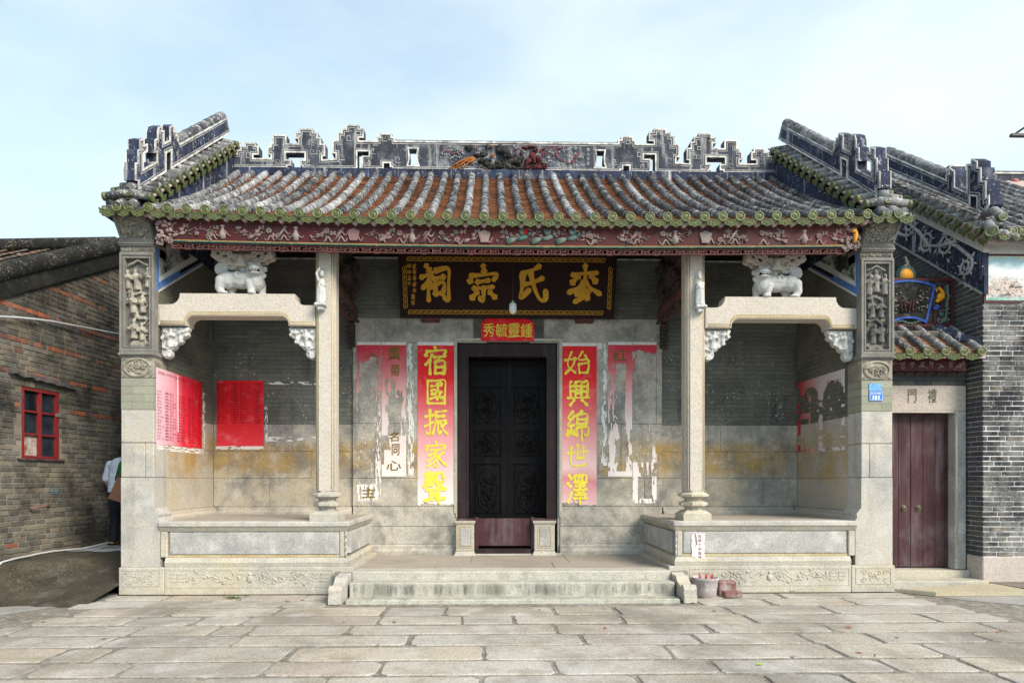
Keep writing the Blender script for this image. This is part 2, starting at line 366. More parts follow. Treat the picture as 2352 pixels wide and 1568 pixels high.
def weather(name, c1, c2, scale=1.5, rough=.88, pieces_=None, amt=1, speck=None, streak=None, fleck=None, patch=None, bump=(.25, 60), spec=.25, extra=None, grain=(42, .34)):
    """c1/c2 large patches; pieces_: colours picked per piece; speck (colour, scale, threshold, strength);
    streak = vertical runs; fleck = small chips; patch = broad stains"""
    m = Mat(name)
    col = m.mix(m.ramp(m.noise(scale, 5, .6), [(.35, 0), (.65, 1)]), c1, c2)
    if pieces_:
        n = len(pieces_); pc = m.ramp(m.rnd(), [((i+.5)/n, c) for i, c in enumerate(pieces_)])
        col = m.mix(amt, col, pc)
        col = m.mix(.35, col, m.mix(m.ramp(m.noise(scale*4, 4, .6), [(.3, 0), (.7, 1)]), c1, c2))
    for p in ([speck] if speck else []):
        c, sc, th, k = p; col = m.mix(m.math('MULTIPLY', m.ramp(m.noise(sc, 2, .6), [(th-.06, 0), (th+.06, 1)]), k), col, c)
    for p in (patch or []):
        c, sc, th, k = p[:4]; f = m.math('MULTIPLY', m.ramp(m.noise(sc, 6, .65, off=p[4] if len(p) > 4 else 3.7), [(th-.08, 0), (th+.1, 1)]), k)
        if len(p) > 5: f = m.math('MULTIPLY', f, m.band(m.xyz()[2], *p[5]))
        col = m.mix(f, col, c)
    for p in (streak or []):
        c, sc, th, k = p[:4]; f = m.math('MULTIPLY', m.ramp(m.noise(sc, 5, .6, stretch=(1, 1, .12), off=p[4] if len(p) > 4 else 9), [(th-.07, 0), (th+.1, 1)]), k)
        if len(p) > 5: f = m.math('MULTIPLY', f, m.band(m.xyz()[2], *p[5]))
        col = m.mix(f, col, c)
    for p in (fleck or []):
        c, sc, th, k = p[:4]
        g = m.noise(sc, 5, .7, off=p[4] if len(p) > 4 else 21)
        g2 = m.ramp(m.noise(sc*.13, 3, .5, off=2), [(.42, 0), (.6, 1)])
        f = m.math('MULTIPLY', m.math('MULTIPLY', m.ramp(g, [(th, 0), (th+.04, 1)]), g2), k)
        if len(p) > 5: f = m.math('MULTIPLY', f, m.band(m.xyz()[2], *p[5]))
        col = m.mix(f, col, c)
    if extra: col = extra(m, col)
    if grain:
        g = m.ramp(m.noise(grain[0], 8, .72, off=55), [(.28, 1-grain[1]), (.5, 1.0), (.72, 1+grain[1]*.6)])
        col = m.mix(1.0, col, g, 'MULTIPLY')
    if bump:
        m.bump(m.noise(bump[1], 6, .65), bump[0], .012)
    return m.done(col, rough, spec)

ochre = (.36, .22, .06)
GRAN = weather('granite', (.48, .46, .415), (.41, .40, .38), 1.1, speck=((.22, .21, .19), 62, .58, .5), patch=[((.50, .42, .31), .9, .57, .5), ((.25, .25, .25), 1.7, .56, .6, 31), ((.58, .57, .54), 4, .6, .5, 77)],
               streak=[((.24, .21, .17), 3.5, .62, .45)], fleck=[((.62, .6, .56), 90, .68, .6)])
GRANW = weather('warm_granite', (.49, .45, .37), (.42, .405, .36), .9, speck=((.26, .24, .2), 62, .58, .45), patch=[((.47, .39, .24), 1.2, .57, .5), ((.25, .25, .24), 1.5, .57, .6, 31), ((.58, .56, .52), 5, .62, .5, 71)], streak=[((.45, .3, .14), 3, .68, .4)])
GRANG = weather('grey_granite', (.35, .345, .335), (.43, .42, .40), 2.2, speck=((.2, .2, .2), 62, .58, .5), patch=[((.24, .243, .247), 1.6, .54, .65), ((.60, .59, .57), 3.4, .58, .6, 5)])
GRANB = weather('beam_granite', (.52, .47, .41), (.48, .44, .39), 1.5, speck=((.3, .27, .24), 62, .58, .4), patch=[((.4, .36, .31), 3, .63, .4)], fleck=[((.2, .15, .1), 70, .7, .6)])
STEP = weather('step_granite', (.48, .465, .40), (.41, .405, .365), 1.3, speck=((.24, .24, .2), 62, .57, .5), patch=[((.30, .305, .26), 2.5, .56, .6), ((.58, .56, .5), 6, .6, .5, 9)],
               streak=[((.09, .092, .08), 4, .5, .55, 4, (.05, .2, .045)), ((.05, .053, .045), 11, .55, .75, 24, (.06, .19, .05)), ((.2, .2, .17), 7, .58, .5, 14, (.0, .3, .03))])
LINE = weather('gold_line_stone', (.42, .31, .14), (.5, .42, .27), 3)
WALLST = weather('wall_granite', (.47, .44, .38), (.40, .38, .34), 1.4, speck=((.2, .19, .17), 62, .58, .5),
                 patch=[(ochre, 1.6, .43, .95, 11.3, (1.66, 2.2, .12)), ((.45, .36, .2), 1.0, .5, .5, 4, (1.1, 2.2, .3)), ((.15, .145, .135), 2.2, .55, .75, 17), ((.14, .145, .15), 1.3, .57, .7, 41), ((.56, .54, .5), 5, .6, .5, 61)],
                 streak=[((.12, .12, .115), 4, .6, .5, 6, (1.6, 4, .4))], fleck=[((.75, .74, .72), 26, .63, .9, 21, (1.5, 3.9, .2)), ((.75, .74, .72), 60, .65, .8, 33)])
SIDEST = weather('side_granite', (.47, .43, .37), (.41, .385, .335), 1.4, speck=((.2, .19, .17), 62, .58, .5),
                 patch=[((.34, .2, .06), 1.5, .47, .9, 8.1, (1.6, 2.3, .15)), ((.46, .37, .22), 1.1, .5, .5, 4, (1.1, 2.4, .3)), ((.2, .19, .18), 1.9, .6, .6, 17)], fleck=[((.7, .69, .67), 50, .68, .7)])
FLOOR = weather('floor_granite', (.38, .34, .29), (.32, .29, .25), 1.8, speck=((.2, .18, .16), 62, .58, .5), patch=[((.22, .2, .18), 1.2, .58, .5)], rough=.7)
PAVE = weather('paving_granite', (.42, .385, .33), (.34, .32, .285), 2.2, pieces_=[(.47, .40, .295), (.36, .345, .325), (.42, .385, .335), (.38, .305, .26), (.30, .285, .27), (.46, .415, .345), (.37, .345, .315), (.29, .245, .215), (.45, .37, .26), (.33, .315, .295)], amt=.95,
               speck=((.2, .19, .18), 42, .575, .5), patch=[((.47, .46, .44), .55, .56, .55, 33), ((.15, .14, .125), .7, .56, .7), ((.24, .205, .165), 2.6, .56, .6, 8), ((.56, .55, .54), 2.3, .63, .5, 12)], bump=(.6, 30))
def _grit(m, col):
    return m.mix(m.math('MULTIPLY', m.ramp(m.noise(9, 4, .7), [(.5, 0), (.6, 1)]), .5), col, (.38, .37, .35))
JOINT = weather('joint_mortar', (.16, .145, .12), (.22, .2, .17), 2.5, speck=((.12, .11, .1), 60, .55, .5), patch=[((.3, .29, .27), .8, .6, .7, 14)], extra=_grit, bump=(.5, 40))
CONC = weather('concrete', (.34, .335, .32), (.28, .275, .265), 1.2, speck=((.2, .2, .19), 50, .6, .5), patch=[((.2, .2, .19), .9, .56, .6), ((.5, .5, .5), 2, .62, .6, 7)], bump=(.4, 30))
MOSS = weather('mossy_concrete', (.034, .03, .021), (.07, .06, .044), 3.4, speck=((.25, .23, .2), 46, .63, .45), patch=[((.045, .055, .015), 1.2, .62, .8), ((.03, .027, .021), .8, .5, .7, 8), ((.16, .15, .13), 2.2, .62, .5, 18)], bump=(.7, 26))
def _wet(m, col): return m.mix(m.ramp(m.noise(2.2, 4, .6, off=7), [(.4, 0), (.52, 1)]), col, (.42, .46, .52))
WET = weather('wet_concrete', (.16, .16, .15), (.22, .22, .21), 2, extra=_wet, rough=.35, spec=.5)
# bricks
GB = weather('grey_green_brick', (.15, .156, .138), (.12, .127, .115), 3, pieces_=[(.11, .118, .106), (.165, .168, .142), (.14, .147, .132), (.19, .188, .155), (.13, .138, .13)], amt=.85,
             patch=[((.045, .046, .045), .9, .55, .7), ((.15, .14, .11), 1.3, .62, .5, 8)], streak=[((.03, .03, .03), 3.2, .6, .7, 5, (2.5, 3.9, .3)), ((.3, .3, .29), 5, .69, .4)],
             fleck=[((.55, .55, .55), 24, .59, .7, 21, (2.5, 3.75, .12)), ((.5, .5, .5), 70, .62, .7, 5)], bump=(.2, 50))
GBS = weather('side_brick', (.165, .163, .13), (.135, .137, .115), 3, pieces_=[(.12, .125, .1), (.155, .15, .115), (.13, .13, .11), (.17, .16, .12)], amt=.85, patch=[((.06, .06, .058), .8, .55, .7)], streak=[((.3, .3, .28), 5, .68, .5)], bump=(.2, 50))
PB = weather('pillar_brick', (.27, .275, .22), (.22, .23, .19), 3, pieces_=[(.23, .245, .19), (.29, .285, .22), (.26, .265, .22), (.33, .32, .26)], amt=.85, fleck=[((.6, .6, .56), 40, .66, .7)])
MORT = weather('pale_mortar', (.34, .34, .31), (.24, .24, .22), 3)
DMORT = weather('dark_mortar', (.17, .155, .13), (.27, .245, .2), 4)
WMORT = weather('white_mortar', (.62, .63, .65), (.5, .51, .53), 4, patch=[((.06, .06, .065), 1.6, .56, .8, 26)])
HMORT = weather('beige_mortar', (.30, .265, .21), (.2, .18, .145), 3, patch=[((.03, .028, .024), .8, .52, .85)])
HB = weather('old_house_brick', (.14, .132, .112), (.19, .17, .135), 2, pieces_=[(0.062, 0.062, 0.062), (0.166, 0.162, 0.141), (0.260, 0.224, 0.166), (0.125, 0.130, 0.125), (0.198, 0.203, 0.198), (0.208, 0.162, 0.125), (0.104, 0.099, 0.094), (0.291, 0.250, 0.182), (0.156, 0.156, 0.151), (0.078, 0.078, 0.075)], amt=.95,
             patch=[((.015, .015, .015), .8, .515, .9), ((.10, .12, .03), 1.4, .68, .7, 9), ((.3, .29, .26), 5, .66, .4, 3)], fleck=[((.45, .43, .4), 40, .66, .5)], bump=(.5, 45))
HR = weather('old_red_brick', (.30, .10, .06), (.24, .085, .055), 6, pieces_=[(.40, .11, .045), (.25, .095, .065), (.31, .13, .085), (.21, .07, .05), (.13, .1, .085)], amt=.9, patch=[((.05, .045, .04), 1.2, .55, .8)], bump=(.5, 45))
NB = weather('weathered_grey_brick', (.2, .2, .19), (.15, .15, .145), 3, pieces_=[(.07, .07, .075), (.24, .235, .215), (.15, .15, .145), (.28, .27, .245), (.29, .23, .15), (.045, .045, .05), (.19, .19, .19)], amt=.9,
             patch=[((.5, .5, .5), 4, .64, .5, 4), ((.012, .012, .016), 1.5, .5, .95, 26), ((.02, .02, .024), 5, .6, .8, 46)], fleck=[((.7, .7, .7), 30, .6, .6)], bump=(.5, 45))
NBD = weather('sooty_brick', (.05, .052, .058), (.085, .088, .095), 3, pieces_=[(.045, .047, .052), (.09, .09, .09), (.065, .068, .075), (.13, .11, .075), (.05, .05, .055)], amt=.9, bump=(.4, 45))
# roof
def cover(name, k, lich):
    c = lambda *v: tuple(q*k for q in v)
    return weather(name, c(.055, .058, .066), c(.09, .092, .098), 4, pieces_=[c(.06, .064, .072), c(.085, .088, .094), c(.07, .07, .072), c(.10, .10, .10)], amt=.5,
               patch=[((.42, .43, .44), .8, .60-.1*lich, .25+.35*lich, 40), ((.012, .013, .016), 1.7, .58-.06*(1-lich), .85), ((.50, .50, .51), 11, .66-.1*lich, .8, 12)], fleck=[((.66, .66, .66), 34, .61-.07*lich, .85)], bump=(.5, 50))
TILE, TILED, TILEL = cover('cover_tile', 1, .6), cover('dark_cover_tile', .75, .25), cover('lichened_cover_tile', 1.2, 1)
PAN = weather('pan_tile', (.31, .145, .08), (.22, .105, .06), 5, pieces_=[(.36, .15, .075), (.27, .125, .07), (.44, .25, .14), (.17, .085, .055), (.31, .12, .06), (.07, .05, .04)], amt=.9, patch=[((.04, .03, .025), 2.2, .58, .8)])
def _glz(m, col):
    return m.mix(m.ramp(m.noise(75, 2, .5), [(.47, 0), (.58, .75)]), col, (.04, .05, .015))  # dark noise lines put the emblem relief's shading into the glaze colour
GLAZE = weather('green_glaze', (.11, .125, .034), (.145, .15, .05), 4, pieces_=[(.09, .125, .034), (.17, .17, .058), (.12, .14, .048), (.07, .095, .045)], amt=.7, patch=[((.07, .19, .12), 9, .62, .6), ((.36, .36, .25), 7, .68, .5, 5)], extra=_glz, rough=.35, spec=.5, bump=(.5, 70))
BLUE = weather('blue_black_plaster', (.016, .024, .055), (.03, .038, .07), 1.6, patch=[((.25, .27, .31), 2.6, .65, .7), ((.007, .009, .016), 1.1, .53, .7, 15), ((.06, .09, .19), 3.5, .6, .5, 19)], streak=[((.62, .62, .62), 9, .66, .85)], fleck=[((.66, .66, .67), 24, .6, .9)], bump=(.3, 40))
BLUEG = weather('grey_blue_plaster', (.033, .04, .06), (.06, .067, .088), 1.6, patch=[((.36, .36, .38), 3.2, .61, .7), ((.018, .02, .024), 1.4, .55, .7, 15)], streak=[((.5, .5, .51), 9, .60, .7)], fleck=[((.55, .55, .56), 24, .62, .7)], bump=(.3, 40))
TRIM = weather('lime_trim', (.70, .69, .66), (.58, .57, .54), 5, patch=[((.16, .16, .16), 7, .56, .75), ((.05, .05, .06), 1.6, .6, .7, 9)], streak=[((.15, .15, .15), 12, .58, .6)])
TRIMG = weather('faded_trim', (.42, .42, .42), (.3, .3, .3), 6, patch=[((.08, .08, .09), 4, .54, .8)])
# wood and paint
RED = weather('red_lacquer', (.075, .011, .013), (.055, .012, .014), 2, patch=[((.05, .02, .022), 1.7, .55, .7), ((.15, .014, .02), 2.6, .62, .5, 5)], rough=.6)
REDB = weather('red_brown_wood', (.11, .035, .032), (.08, .03, .028), 3, patch=[((.06, .03, .03), 2.5, .55, .6), ((.3, .2, .19), 9, .66, .4)], rough=.7)
PALEC = weather('faded_carving', (.25, .18, .17), (.19, .12, .12), 8, pieces_=[(.30, .25, .23), (.23, .15, .14), (.17, .08, .085), (.29, .29, .26), (.22, .21, .20)], amt=.8, patch=[((.12, .05, .05), 9, .58, .5)])
TEALC = weather('teal_carving', (.07, .13, .115), (.13, .16, .145), 9, pieces_=[(.05, .15, .125), (.17, .19, .175), (.10, .13, .12)], amt=.7)
GOLDL = weather('old_gilt', (.42, .25, .07), (.3, .2, .07), 8)
DWOOD = weather('dark_door_wood', (.005, .005, .006), (.009, .008, .0095), 3, streak=[((.02, .02, .022), 8, .62, .6)], rough=.42, spec=.07, bump=(.15, 60))
FRAMEW = weather('door_frame_wood', (.02, .013, .015), (.03, .016, .018), 2, streak=[((.06, .06, .066), 9, .62, .5)], rough=.55, spec=.2, bump=(.2, 60))
MAROON = weather('maroon_wood', (.05, .017, .021), (.072, .03, .034), 2.5, streak=[((.14, .105, .115), 7, .57, .6), ((.02, .009, .011), 5, .6, .7, 3)], patch=[((.12, .10, .11), 2.2, .56, .55)], rough=.6)
BEAMW = weather('beam_wood', (.085, .035, .033), (.12, .055, .05), 3, patch=[((.2, .13, .12), 3, .62, .5)], rough=.7)
DARKC = weather('dark_carved_wood', (.035, .028, .026), (.06, .045, .04), 5, rough=.8)
CEIL = weather('roof_boards', (.06, .045, .04), (.09, .065, .055), 3)
PLAQ = weather('plaque_lacquer', (.016, .006, .0065), (.022, .009, .009), 2, rough=.6, spec=.15, bump=(.1, 40))
GOLD = weather('gold_paint', (.62, .34, .03), (.56, .28, .025), 5, rough=.6)
YEL = weather('yellow_paint', (.83, .70, .10), (.78, .62, .06), 6, rough=.65)
OLIVE = weather('tarnished_gold', (.22, .15, .03), (.17, .11, .025), 8)
EAVE = weather('eave_board', (.40, .31, .28), (.33, .25, .23), 4, patch=[((.5, .46, .4), 3, .58, .6)])
# carved stone
WST = weather('white_carved_stone', (.52, .52, .51), (.46, .46, .45), 6, speck=((.36, .36, .36), 70, .58, .3), bump=(.4, 45))
GST = weather('weathered_carving', (.34, .31, .25), (.26, .24, .2), 5, patch=[((.14, .13, .12), 4, .55, .7), ((.5, .46, .37), 7, .6, .6, 6)], bump=(.5, 55))
GSTD = weather('sooty_carving', (.20, .19, .17), (.13, .125, .12), 5, patch=[((.05, .05, .05), 2.5, .55, .7), ((.4, .38, .34), 7, .6, .6, 6)], bump=(.5, 55))
DGREY = weather('dark_grey_moulding', (.16, .155, .145), (.23, .22, .2), 5, bump=(.4, 60))
# paint on plaster
def paint(name, cols, scale, th=None, rough=.8):
    m = Mat(name); c = m.ramp(m.noise(scale, 6, .7, stretch=(1, 1, 1.3)), cols); return m.done(c, rough)
LAND = paint('landscape_painting', [(.3, (.012, .012, .014)), (.44, (.05, .055, .05)), (.5, (.3, .33, .32)), (.62, (.5, .52, .5)), (.75, (.42, .36, .26))], 3.2)
BLUEB = paint('blue_border_paint', [(.35, (.055, .14, .40)), (.6, (.12, .24, .52))], 12)
WPLA = weather('white_plaster', (.66, .68, .70), (.58, .60, .62), 3, patch=[((.4, .4, .4), 2, .6, .5)])
GPLA = weather('grey_plaster', (.46, .44, .41), (.52, .5, .47), 2, patch=[((.3, .3, .29), 2, .6, .5)])
# paper
def paper(name, axis, stops, lo, hi):
    m = Mat(name); v = m.n('ShaderNodeMapRange'); m.l(m.xyz()[axis], v.inputs[0]); v.inputs[1].default_value = lo; v.inputs[2].default_value = hi
    f = m.math('ADD', v.outputs[0], m.math('MULTIPLY', m.math('SUBTRACT', m.noise(2.5, 4, .6), .5), .15))
    c = m.ramp(f, stops); c = m.mix(m.math('MULTIPLY', m.ramp(m.noise(6, 5, .7), [(.55, 0), (.75, 1)]), .25), c, (.72, .5, .5))
    m.bump(m.noise(5, 4, .6), .25, .03)
    return m.done(c, .6, .35)
red0, pinkr, pale = (.70, .006, .014), (.62, .12, .14), (.72, .50, .50)
FADE = [(0, (.76, .64, .62)), (.2, (.74, .5, .5)), (.42, (.7, .3, .32)), (.6, (.66, .11, .13)), (.76, red0)]
COUP = paper('faded_red_couplet', 2, FADE, 1.15, 3.9)
COUPR = paper('faded_red_couplet_stained', 2, [(0, (.72, .5, .5)), (.15, (.62, .22, .25)), (.24, pale), (.45, (.68, .26, .28)), (.6, (.66, .1, .12)), (.76, red0)], 1.15, 3.9)
REDP = paper('fresh_red_paper', 2, [(0, (.68, .04, .065)), (.3, (.68, .02, .035)), (.55, red0), (1, red0)], 2.0, 3.2)
OLDP = paper('old_pink_paper', 2, [(0, (.74, .68, .66)), (.42, (.73, .62, .6)), (.62, (.66, .34, .34)), (.8, (.58, .13, .15)), (.94, (.56, .03, .06))], 1.7, 3.9)
POSTL = paper('half_faded_poster', 1, [(0, (.72, .5, .58)), (.32, (.72, .3, .38)), (.55, (.68, .02, .05)), (1, (.64, .005, .015))], .1, 1.35)
SCRAP = paper('torn_pink_paper', 1, [(0, (.66, .65, .67)), (.5, (.6, .52, .53)), (.72, (.56, .25, .25)), (.95, (.5, .03, .04))], .3, 1.8)
WHP = weather('white_paper', (.72, .71, .70), (.66, .65, .64), 5, patch=[((.6, .5, .48), 4, .62, .5)], bump=(.3, 12))
INK = weather('ink', (.22, .012, .02), (.34, .015, .025), 3)
REDI = weather('red_ink', (.35, .06, .05), (.3, .05, .04), 9)
BLK = weather('black', (.012, .012, .013), (.016, .016, .016), 3)
# various
SIGNB = weather('blue_enamel', (.01, .17, .62), (.012, .18, .66), 3, rough=.35, spec=.5)
SIGNF = weather('faded_blue_plate', (.10, .30, .58), (.16, .38, .62), 9, patch=[((.05, .2, .5), 12, .62, .6)], rough=.45)
WHITE = weather('white_paint', (.8, .8, .8), (.76, .76, .76), 5, rough=.5)
BULB = weather('bulb_plastic', (.72, .73, .74), (.7, .71, .72), 3, rough=.3, spec=.5)
PVC = weather('white_pipe', (.42, .43, .45), (.5, .51, .52), 3, patch=[((.3, .3, .3), 6, .64, .4)], rough=.5)
WINR = weather('red_window_paint', (.22, .018, .02), (.16, .018, .02), 5, patch=[((.16, .06, .05), 8, .6, .6)], rough=.6)
m = Mat('window_glass'); GLASS = m.done(m.mix(m.ramp(m.noise(3, 3, .5), [(.4, 0), (.65, 1)]), (.008, .011, .017), (.03, .042, .055)), .15, .3)
RUST = weather('rusty_tin', (.42, .42, .41), (.36, .36, .35), 6, patch=[((.22, .07, .02), 5, .5, .9)])
ORANGE = weather('orange_glaze', (.62, .27, .01), (.55, .22, .01), 8, patch=[((.35, .13, .02), 6, .62, .6)], rough=.5)
TEALD = weather('dark_teal_glaze', (.03, .085, .085), (.05, .12, .11), 9, patch=[((.3, .3, .06), 9, .64, .7)], rough=.5)
COBALT = weather('cobalt_paint', (.018, .06, .34), (.05, .12, .4), 9, patch=[((.25, .3, .45), 12, .62, .5)])
BLKR = weather('black_relief', (.012, .012, .013), (.035, .033, .03), 14, patch=[((.12, .12, .12), 10, .6, .6), ((.2, .16, .05), 14, .68, .6, 4)], bump=(.7, 60))
MARR = weather('maroon_relief', (.12, .022, .024), (.07, .02, .022), 10, patch=[((.02, .02, .02), 6, .55, .6)], bump=(.7, 60))
TWIG = weather('red_branch', (.27, .06, .075), (.2, .05, .06), 9)
FEATH = weather('orange_feathers', (.42, .17, .035), (.3, .09, .03), 14)
PALEL = weather('pale_leaves', (.30, .32, .33), (.42, .44, .42), 12, pieces_=[(.33, .35, .36), (.25, .29, .28), (.45, .46, .42), (.22, .3, .32)], amt=.8)
SCRW = weather('lime_scrollwork', (.46, .46, .46), (.36, .36, .365), 6, patch=[((.1, .1, .11), 4, .57, .6)], bump=(.5, 40))
SKIN = weather('skin', (.42, .22, .15), (.40, .2, .13), 5, rough=.6)
SHIRT = weather('pale_blue_shirt', (.52, .60, .74), (.48, .56, .70), 3, bump=(.3, 6))
TROU = weather('navy_trousers', (.012, .013, .022), (.018, .018, .028), 3, bump=(.3, 8))
BAG = weather('brown_leather', (.19, .09, .055), (.24, .12, .08), 4, rough=.45, spec=.5)
GREENF = weather('green_fabric', (.012, .08, .03), (.015, .1, .04), 5)
LBLUE = weather('light_blue_fabric', (.35, .5, .55), (.4, .55, .6), 5)
HAIR = weather('black_hair', (.012, .01, .009), (.02, .017, .015), 9, rough=.5)
LEAFR = weather('fallen_leaf_red', (.32, .06, .02), (.22, .05, .02), 9, pieces_=[(.36, .06, .025), (.3, .12, .03), (.2, .04, .02)])
LEAFG = weather('fallen_leaf_green', (.35, .5, .02), (.3, .45, .02), 9)
WEED = weather('weed_leaf', (.07, .16, .02), (.12, .2, .04), 9, pieces_=[(.06, .15, .02), (.13, .2, .05), (.09, .18, .03)])
CERAM = weather('ashy_pot', (.42, .40, .40), (.3, .27, .275), 5, patch=[((.14, .12, .12), 4, .56, .7), ((.6, .58, .57), 8, .6, .6, 4), ((.4, .28, .28), 3, .6, .5, 7)], bump=(.5, 40))
ASH = weather('ash', (.5, .49, .48), (.4, .39, .38), 20, bump=(.6, 60))
INC = weather('incense_stick', (.55, .04, .02), (.45, .03, .02), 9)
OBRK = weather('ashy_red_brick', (.2, .085, .08), (.16, .07, .07), 5, patch=[((.42, .38, .37), 6, .54, .8), ((.4, .15, .06), 7, .63, .7, 6)], bump=(.5, 40))
METAL = weather('dark_metal', (.05, .05, .055), (.08, .08, .085), 6, rough=.5)
GRATE = weather('grate_concrete', (.36, .35, .33), (.3, .295, .28), 4)
PINKF = weather('pink_relief', (.42, .16, .19), (.35, .12, .14), 9)
# ------------------------------------------------------------------ the ground
def structure(o): o['kind'] = 'structure'; return o
structure(MB().add([(-400,-400,-.03),(400,-400,-.03),(400,400,-.03),(-400,400,-.03)], [[0,1,2,3]]).build('ground', CONC))
def sheet(name, poly, z, mat, n=1): return structure(MB().add([(x, y, z) for x, y in poly], [list(range(len(poly)))]).build(name, mat))
pav = sheet('pavement', [(-11,-8.2),(12,-8.2),(12,.9),(-11,.9)], -.0085, JOINT)
ROWY = [-.05, -.43, -.87, -1.36, -1.81, -2.24, -2.66, -3.14, -3.55, -3.98, -4.46, -4.95, -5.45, -5.95]
ROWS = [[[249, 383, 557, 700, 752], [1602, 1789, 2090]], [[198, 653, 752], [1600, 1760, 1950, 2140]],
        [[186, 400, 639, 886, 1023, 1270, 1413, 1670, 1898, 2218]], [[85, 300, 455, 567, 871, 1061, 1178, 1428, 1720, 2129, 2300]],
        [[-20, 34, 315, 492, 577, 800, 1277, 1625, 1901, 2270, 2500]], [[-60, 250, 543, 940, 1340, 1600, 1846, 2006, 2250, 2480]],
        [[-200, 130, 239, 666, 1113, 1534, 1918, 2143, 2500]], [[-180, 79, 290, 612, 875, 1270, 1640, 2037, 2225, 2600]],
        [[-260, 441, 742, 1105, 1471, 1768, 1956, 2317, 2700]]]
XS = [random.uniform(1.1, 2) for _ in range(60)]
def slab(x0, x1, y0, y1, h):
    g = random.uniform(.01, .035); g2 = random.uniform(.012, .034)
    j = lambda k=.014: random.uniform(-k, k)
    n = max(3, int((x1-x0)/.35)); pts = []
    sk = random.uniform(-.02, .02)
    for i in range(n+1): pts.append((x0+g+(x1-x0-2*g)*i/n+(sk if i in (0, n) else 0), y0+g2+abs(j(.02))))
    for k in (1, 2): pts.append((x1-g+j(.012), y0+(y1-y0)*k/3))
    for i in range(n, -1, -1): pts.append((x0+g+(x1-x0-2*g)*i/n, y1-g2-abs(j(.02))))
    for k in (2, 1): pts.append((x0+g+j(.012), y0+(y1-y0)*k/3))
    c_ = [random.uniform(.015, .06) for _ in range(4)]; P_ = []
    for i_, q in enumerate(pts):     # worn, rounded corners
        if i_ in (0, n, n+3, 2*n+3):
            a_, b_ = Vector(pts[i_-1]), Vector(pts[(i_+1) % len(pts)]); q = Vector(q); r_ = c_.pop(); P_ += [tuple(q+(a_-q).normalized()*r_), tuple(q+(b_-q).normalized()*r_)]
        else: P_.append(q)
    pts = P_; top = offset_poly(pts, .008); n = len(pts); tx, ty = random.uniform(-.004, .004), random.uniform(-.006, .006)
    cx, cy = (x0+x1)/2, (y0+y1)/2
    zz = lambda p, b: b+h+tx*(p[0]-cx)+ty*(p[1]-cy)
    mb = MB(); mb.add([(*p, -.026) for p in pts]+[(*p, zz(p, -.006)) for p in pts]+[(*p, zz(p, 0)) for p in top],
        [list(range(2*n, 3*n))]+[[i, (i+1) % n, n+(i+1) % n, n+i] for i in range(n)]+[[n+i, n+(i+1) % n, 2*n+(i+1) % n, 2*n+i] for i in range(n)])
    return mb.build('slab', PAVE, pav)
for i in range(len(ROWY)-1):
    y1, y0 = ROWY[i], ROWY[i+1]; ym = (y0+y1)/2; xs_runs = []
    if i < len(ROWS):
        for run in ROWS[i]:
            pym = 1100+CAM.z*FPX/(ym-CAM.y)
            xs_runs.append([PX(p, ym) for p in run])
    else:
        x = -7.5-random.random(); r = [x]
        while x < 7.5: x += random.uniform(1.1, 2.1); r.append(x)
        xs_runs.append(r)
    for r in xs_runs:
        for a, b in zip(r, r[1:]):
            if b-a < .1: continue
            slab(a, b, y0+(-.02 if i == 12 else 0), y1, random.uniform(.0, .006))
# cement aprons at both sides of the slabs
sheet('cement_pavement', [(-11,-3.2),(-7.6,-2.6),(-6.3,-1.6),(-5.7,-.75),(-5.42,-.5),(-5.42,.2),(-11,.2)], -.0045, CONC)
sheet('cement_pavement', [(5.4,.6),(5.9,-.55),(6.6,-1.0),(7.4,-1.5),(9,-2.4),(12,-3),(12,.6)], -.0045, CONC)
# the alley: a ramp of mossy concrete that climbs beside the hall
def alley_z(x, y):
    w = .92+1.1*min(1, max(0, (x+6.9)/1.5)); t = min(1, max(0, (y+.8)/w)); t = t*(1-.12*math.cos(math.pi*t))-.12*t*0
    t = min(1, t)
    return .455*t+.012*min(y, 8)*(y > 0)+.02*noise.noise(Vector((x*1.7, y*1.7, 0)))+.010*noise.noise(Vector((x*6, y*6, 3)))-.02
v = []; f = []; NX, NY = 90, 150
for j in range(NY+1):
    for i in range(NX+1):
        x = -9.5+(9.5-5.385)*i/NX; y = -.8+11*(j/NY)**1.3
        v.append((x, y, alley_z(x, y)))
for j in range(NY):
    for i in range(NX): f.append([j*(NX+1)+i, j*(NX+1)+i+1, (j+1)*(NX+1)+i+1, (j+1)*(NX+1)+i])
structure(MB().add(v, f, True).build('alley_ground', MOSS))
v = []; f = []
n = 28
for j in range(9):
    for i in range(n):
        x = -6.95+1.6*i/(n-1); w = (1.25+.22*noise.noise(Vector((x*3, 0, 0)))) if 1 else 0
        y = w+(3.2-w)*j/8+.25*(x+6.95)*0
        v.append((x, y, alley_z(x, y)+.006))
for j in range(8):
    for i in range(n-1): f.append([j*n+i, j*n+i+1, (j+1)*n+i+1, (j+1)*n+i])
structure(MB().add(v, f, True).build('wet_path', WET))

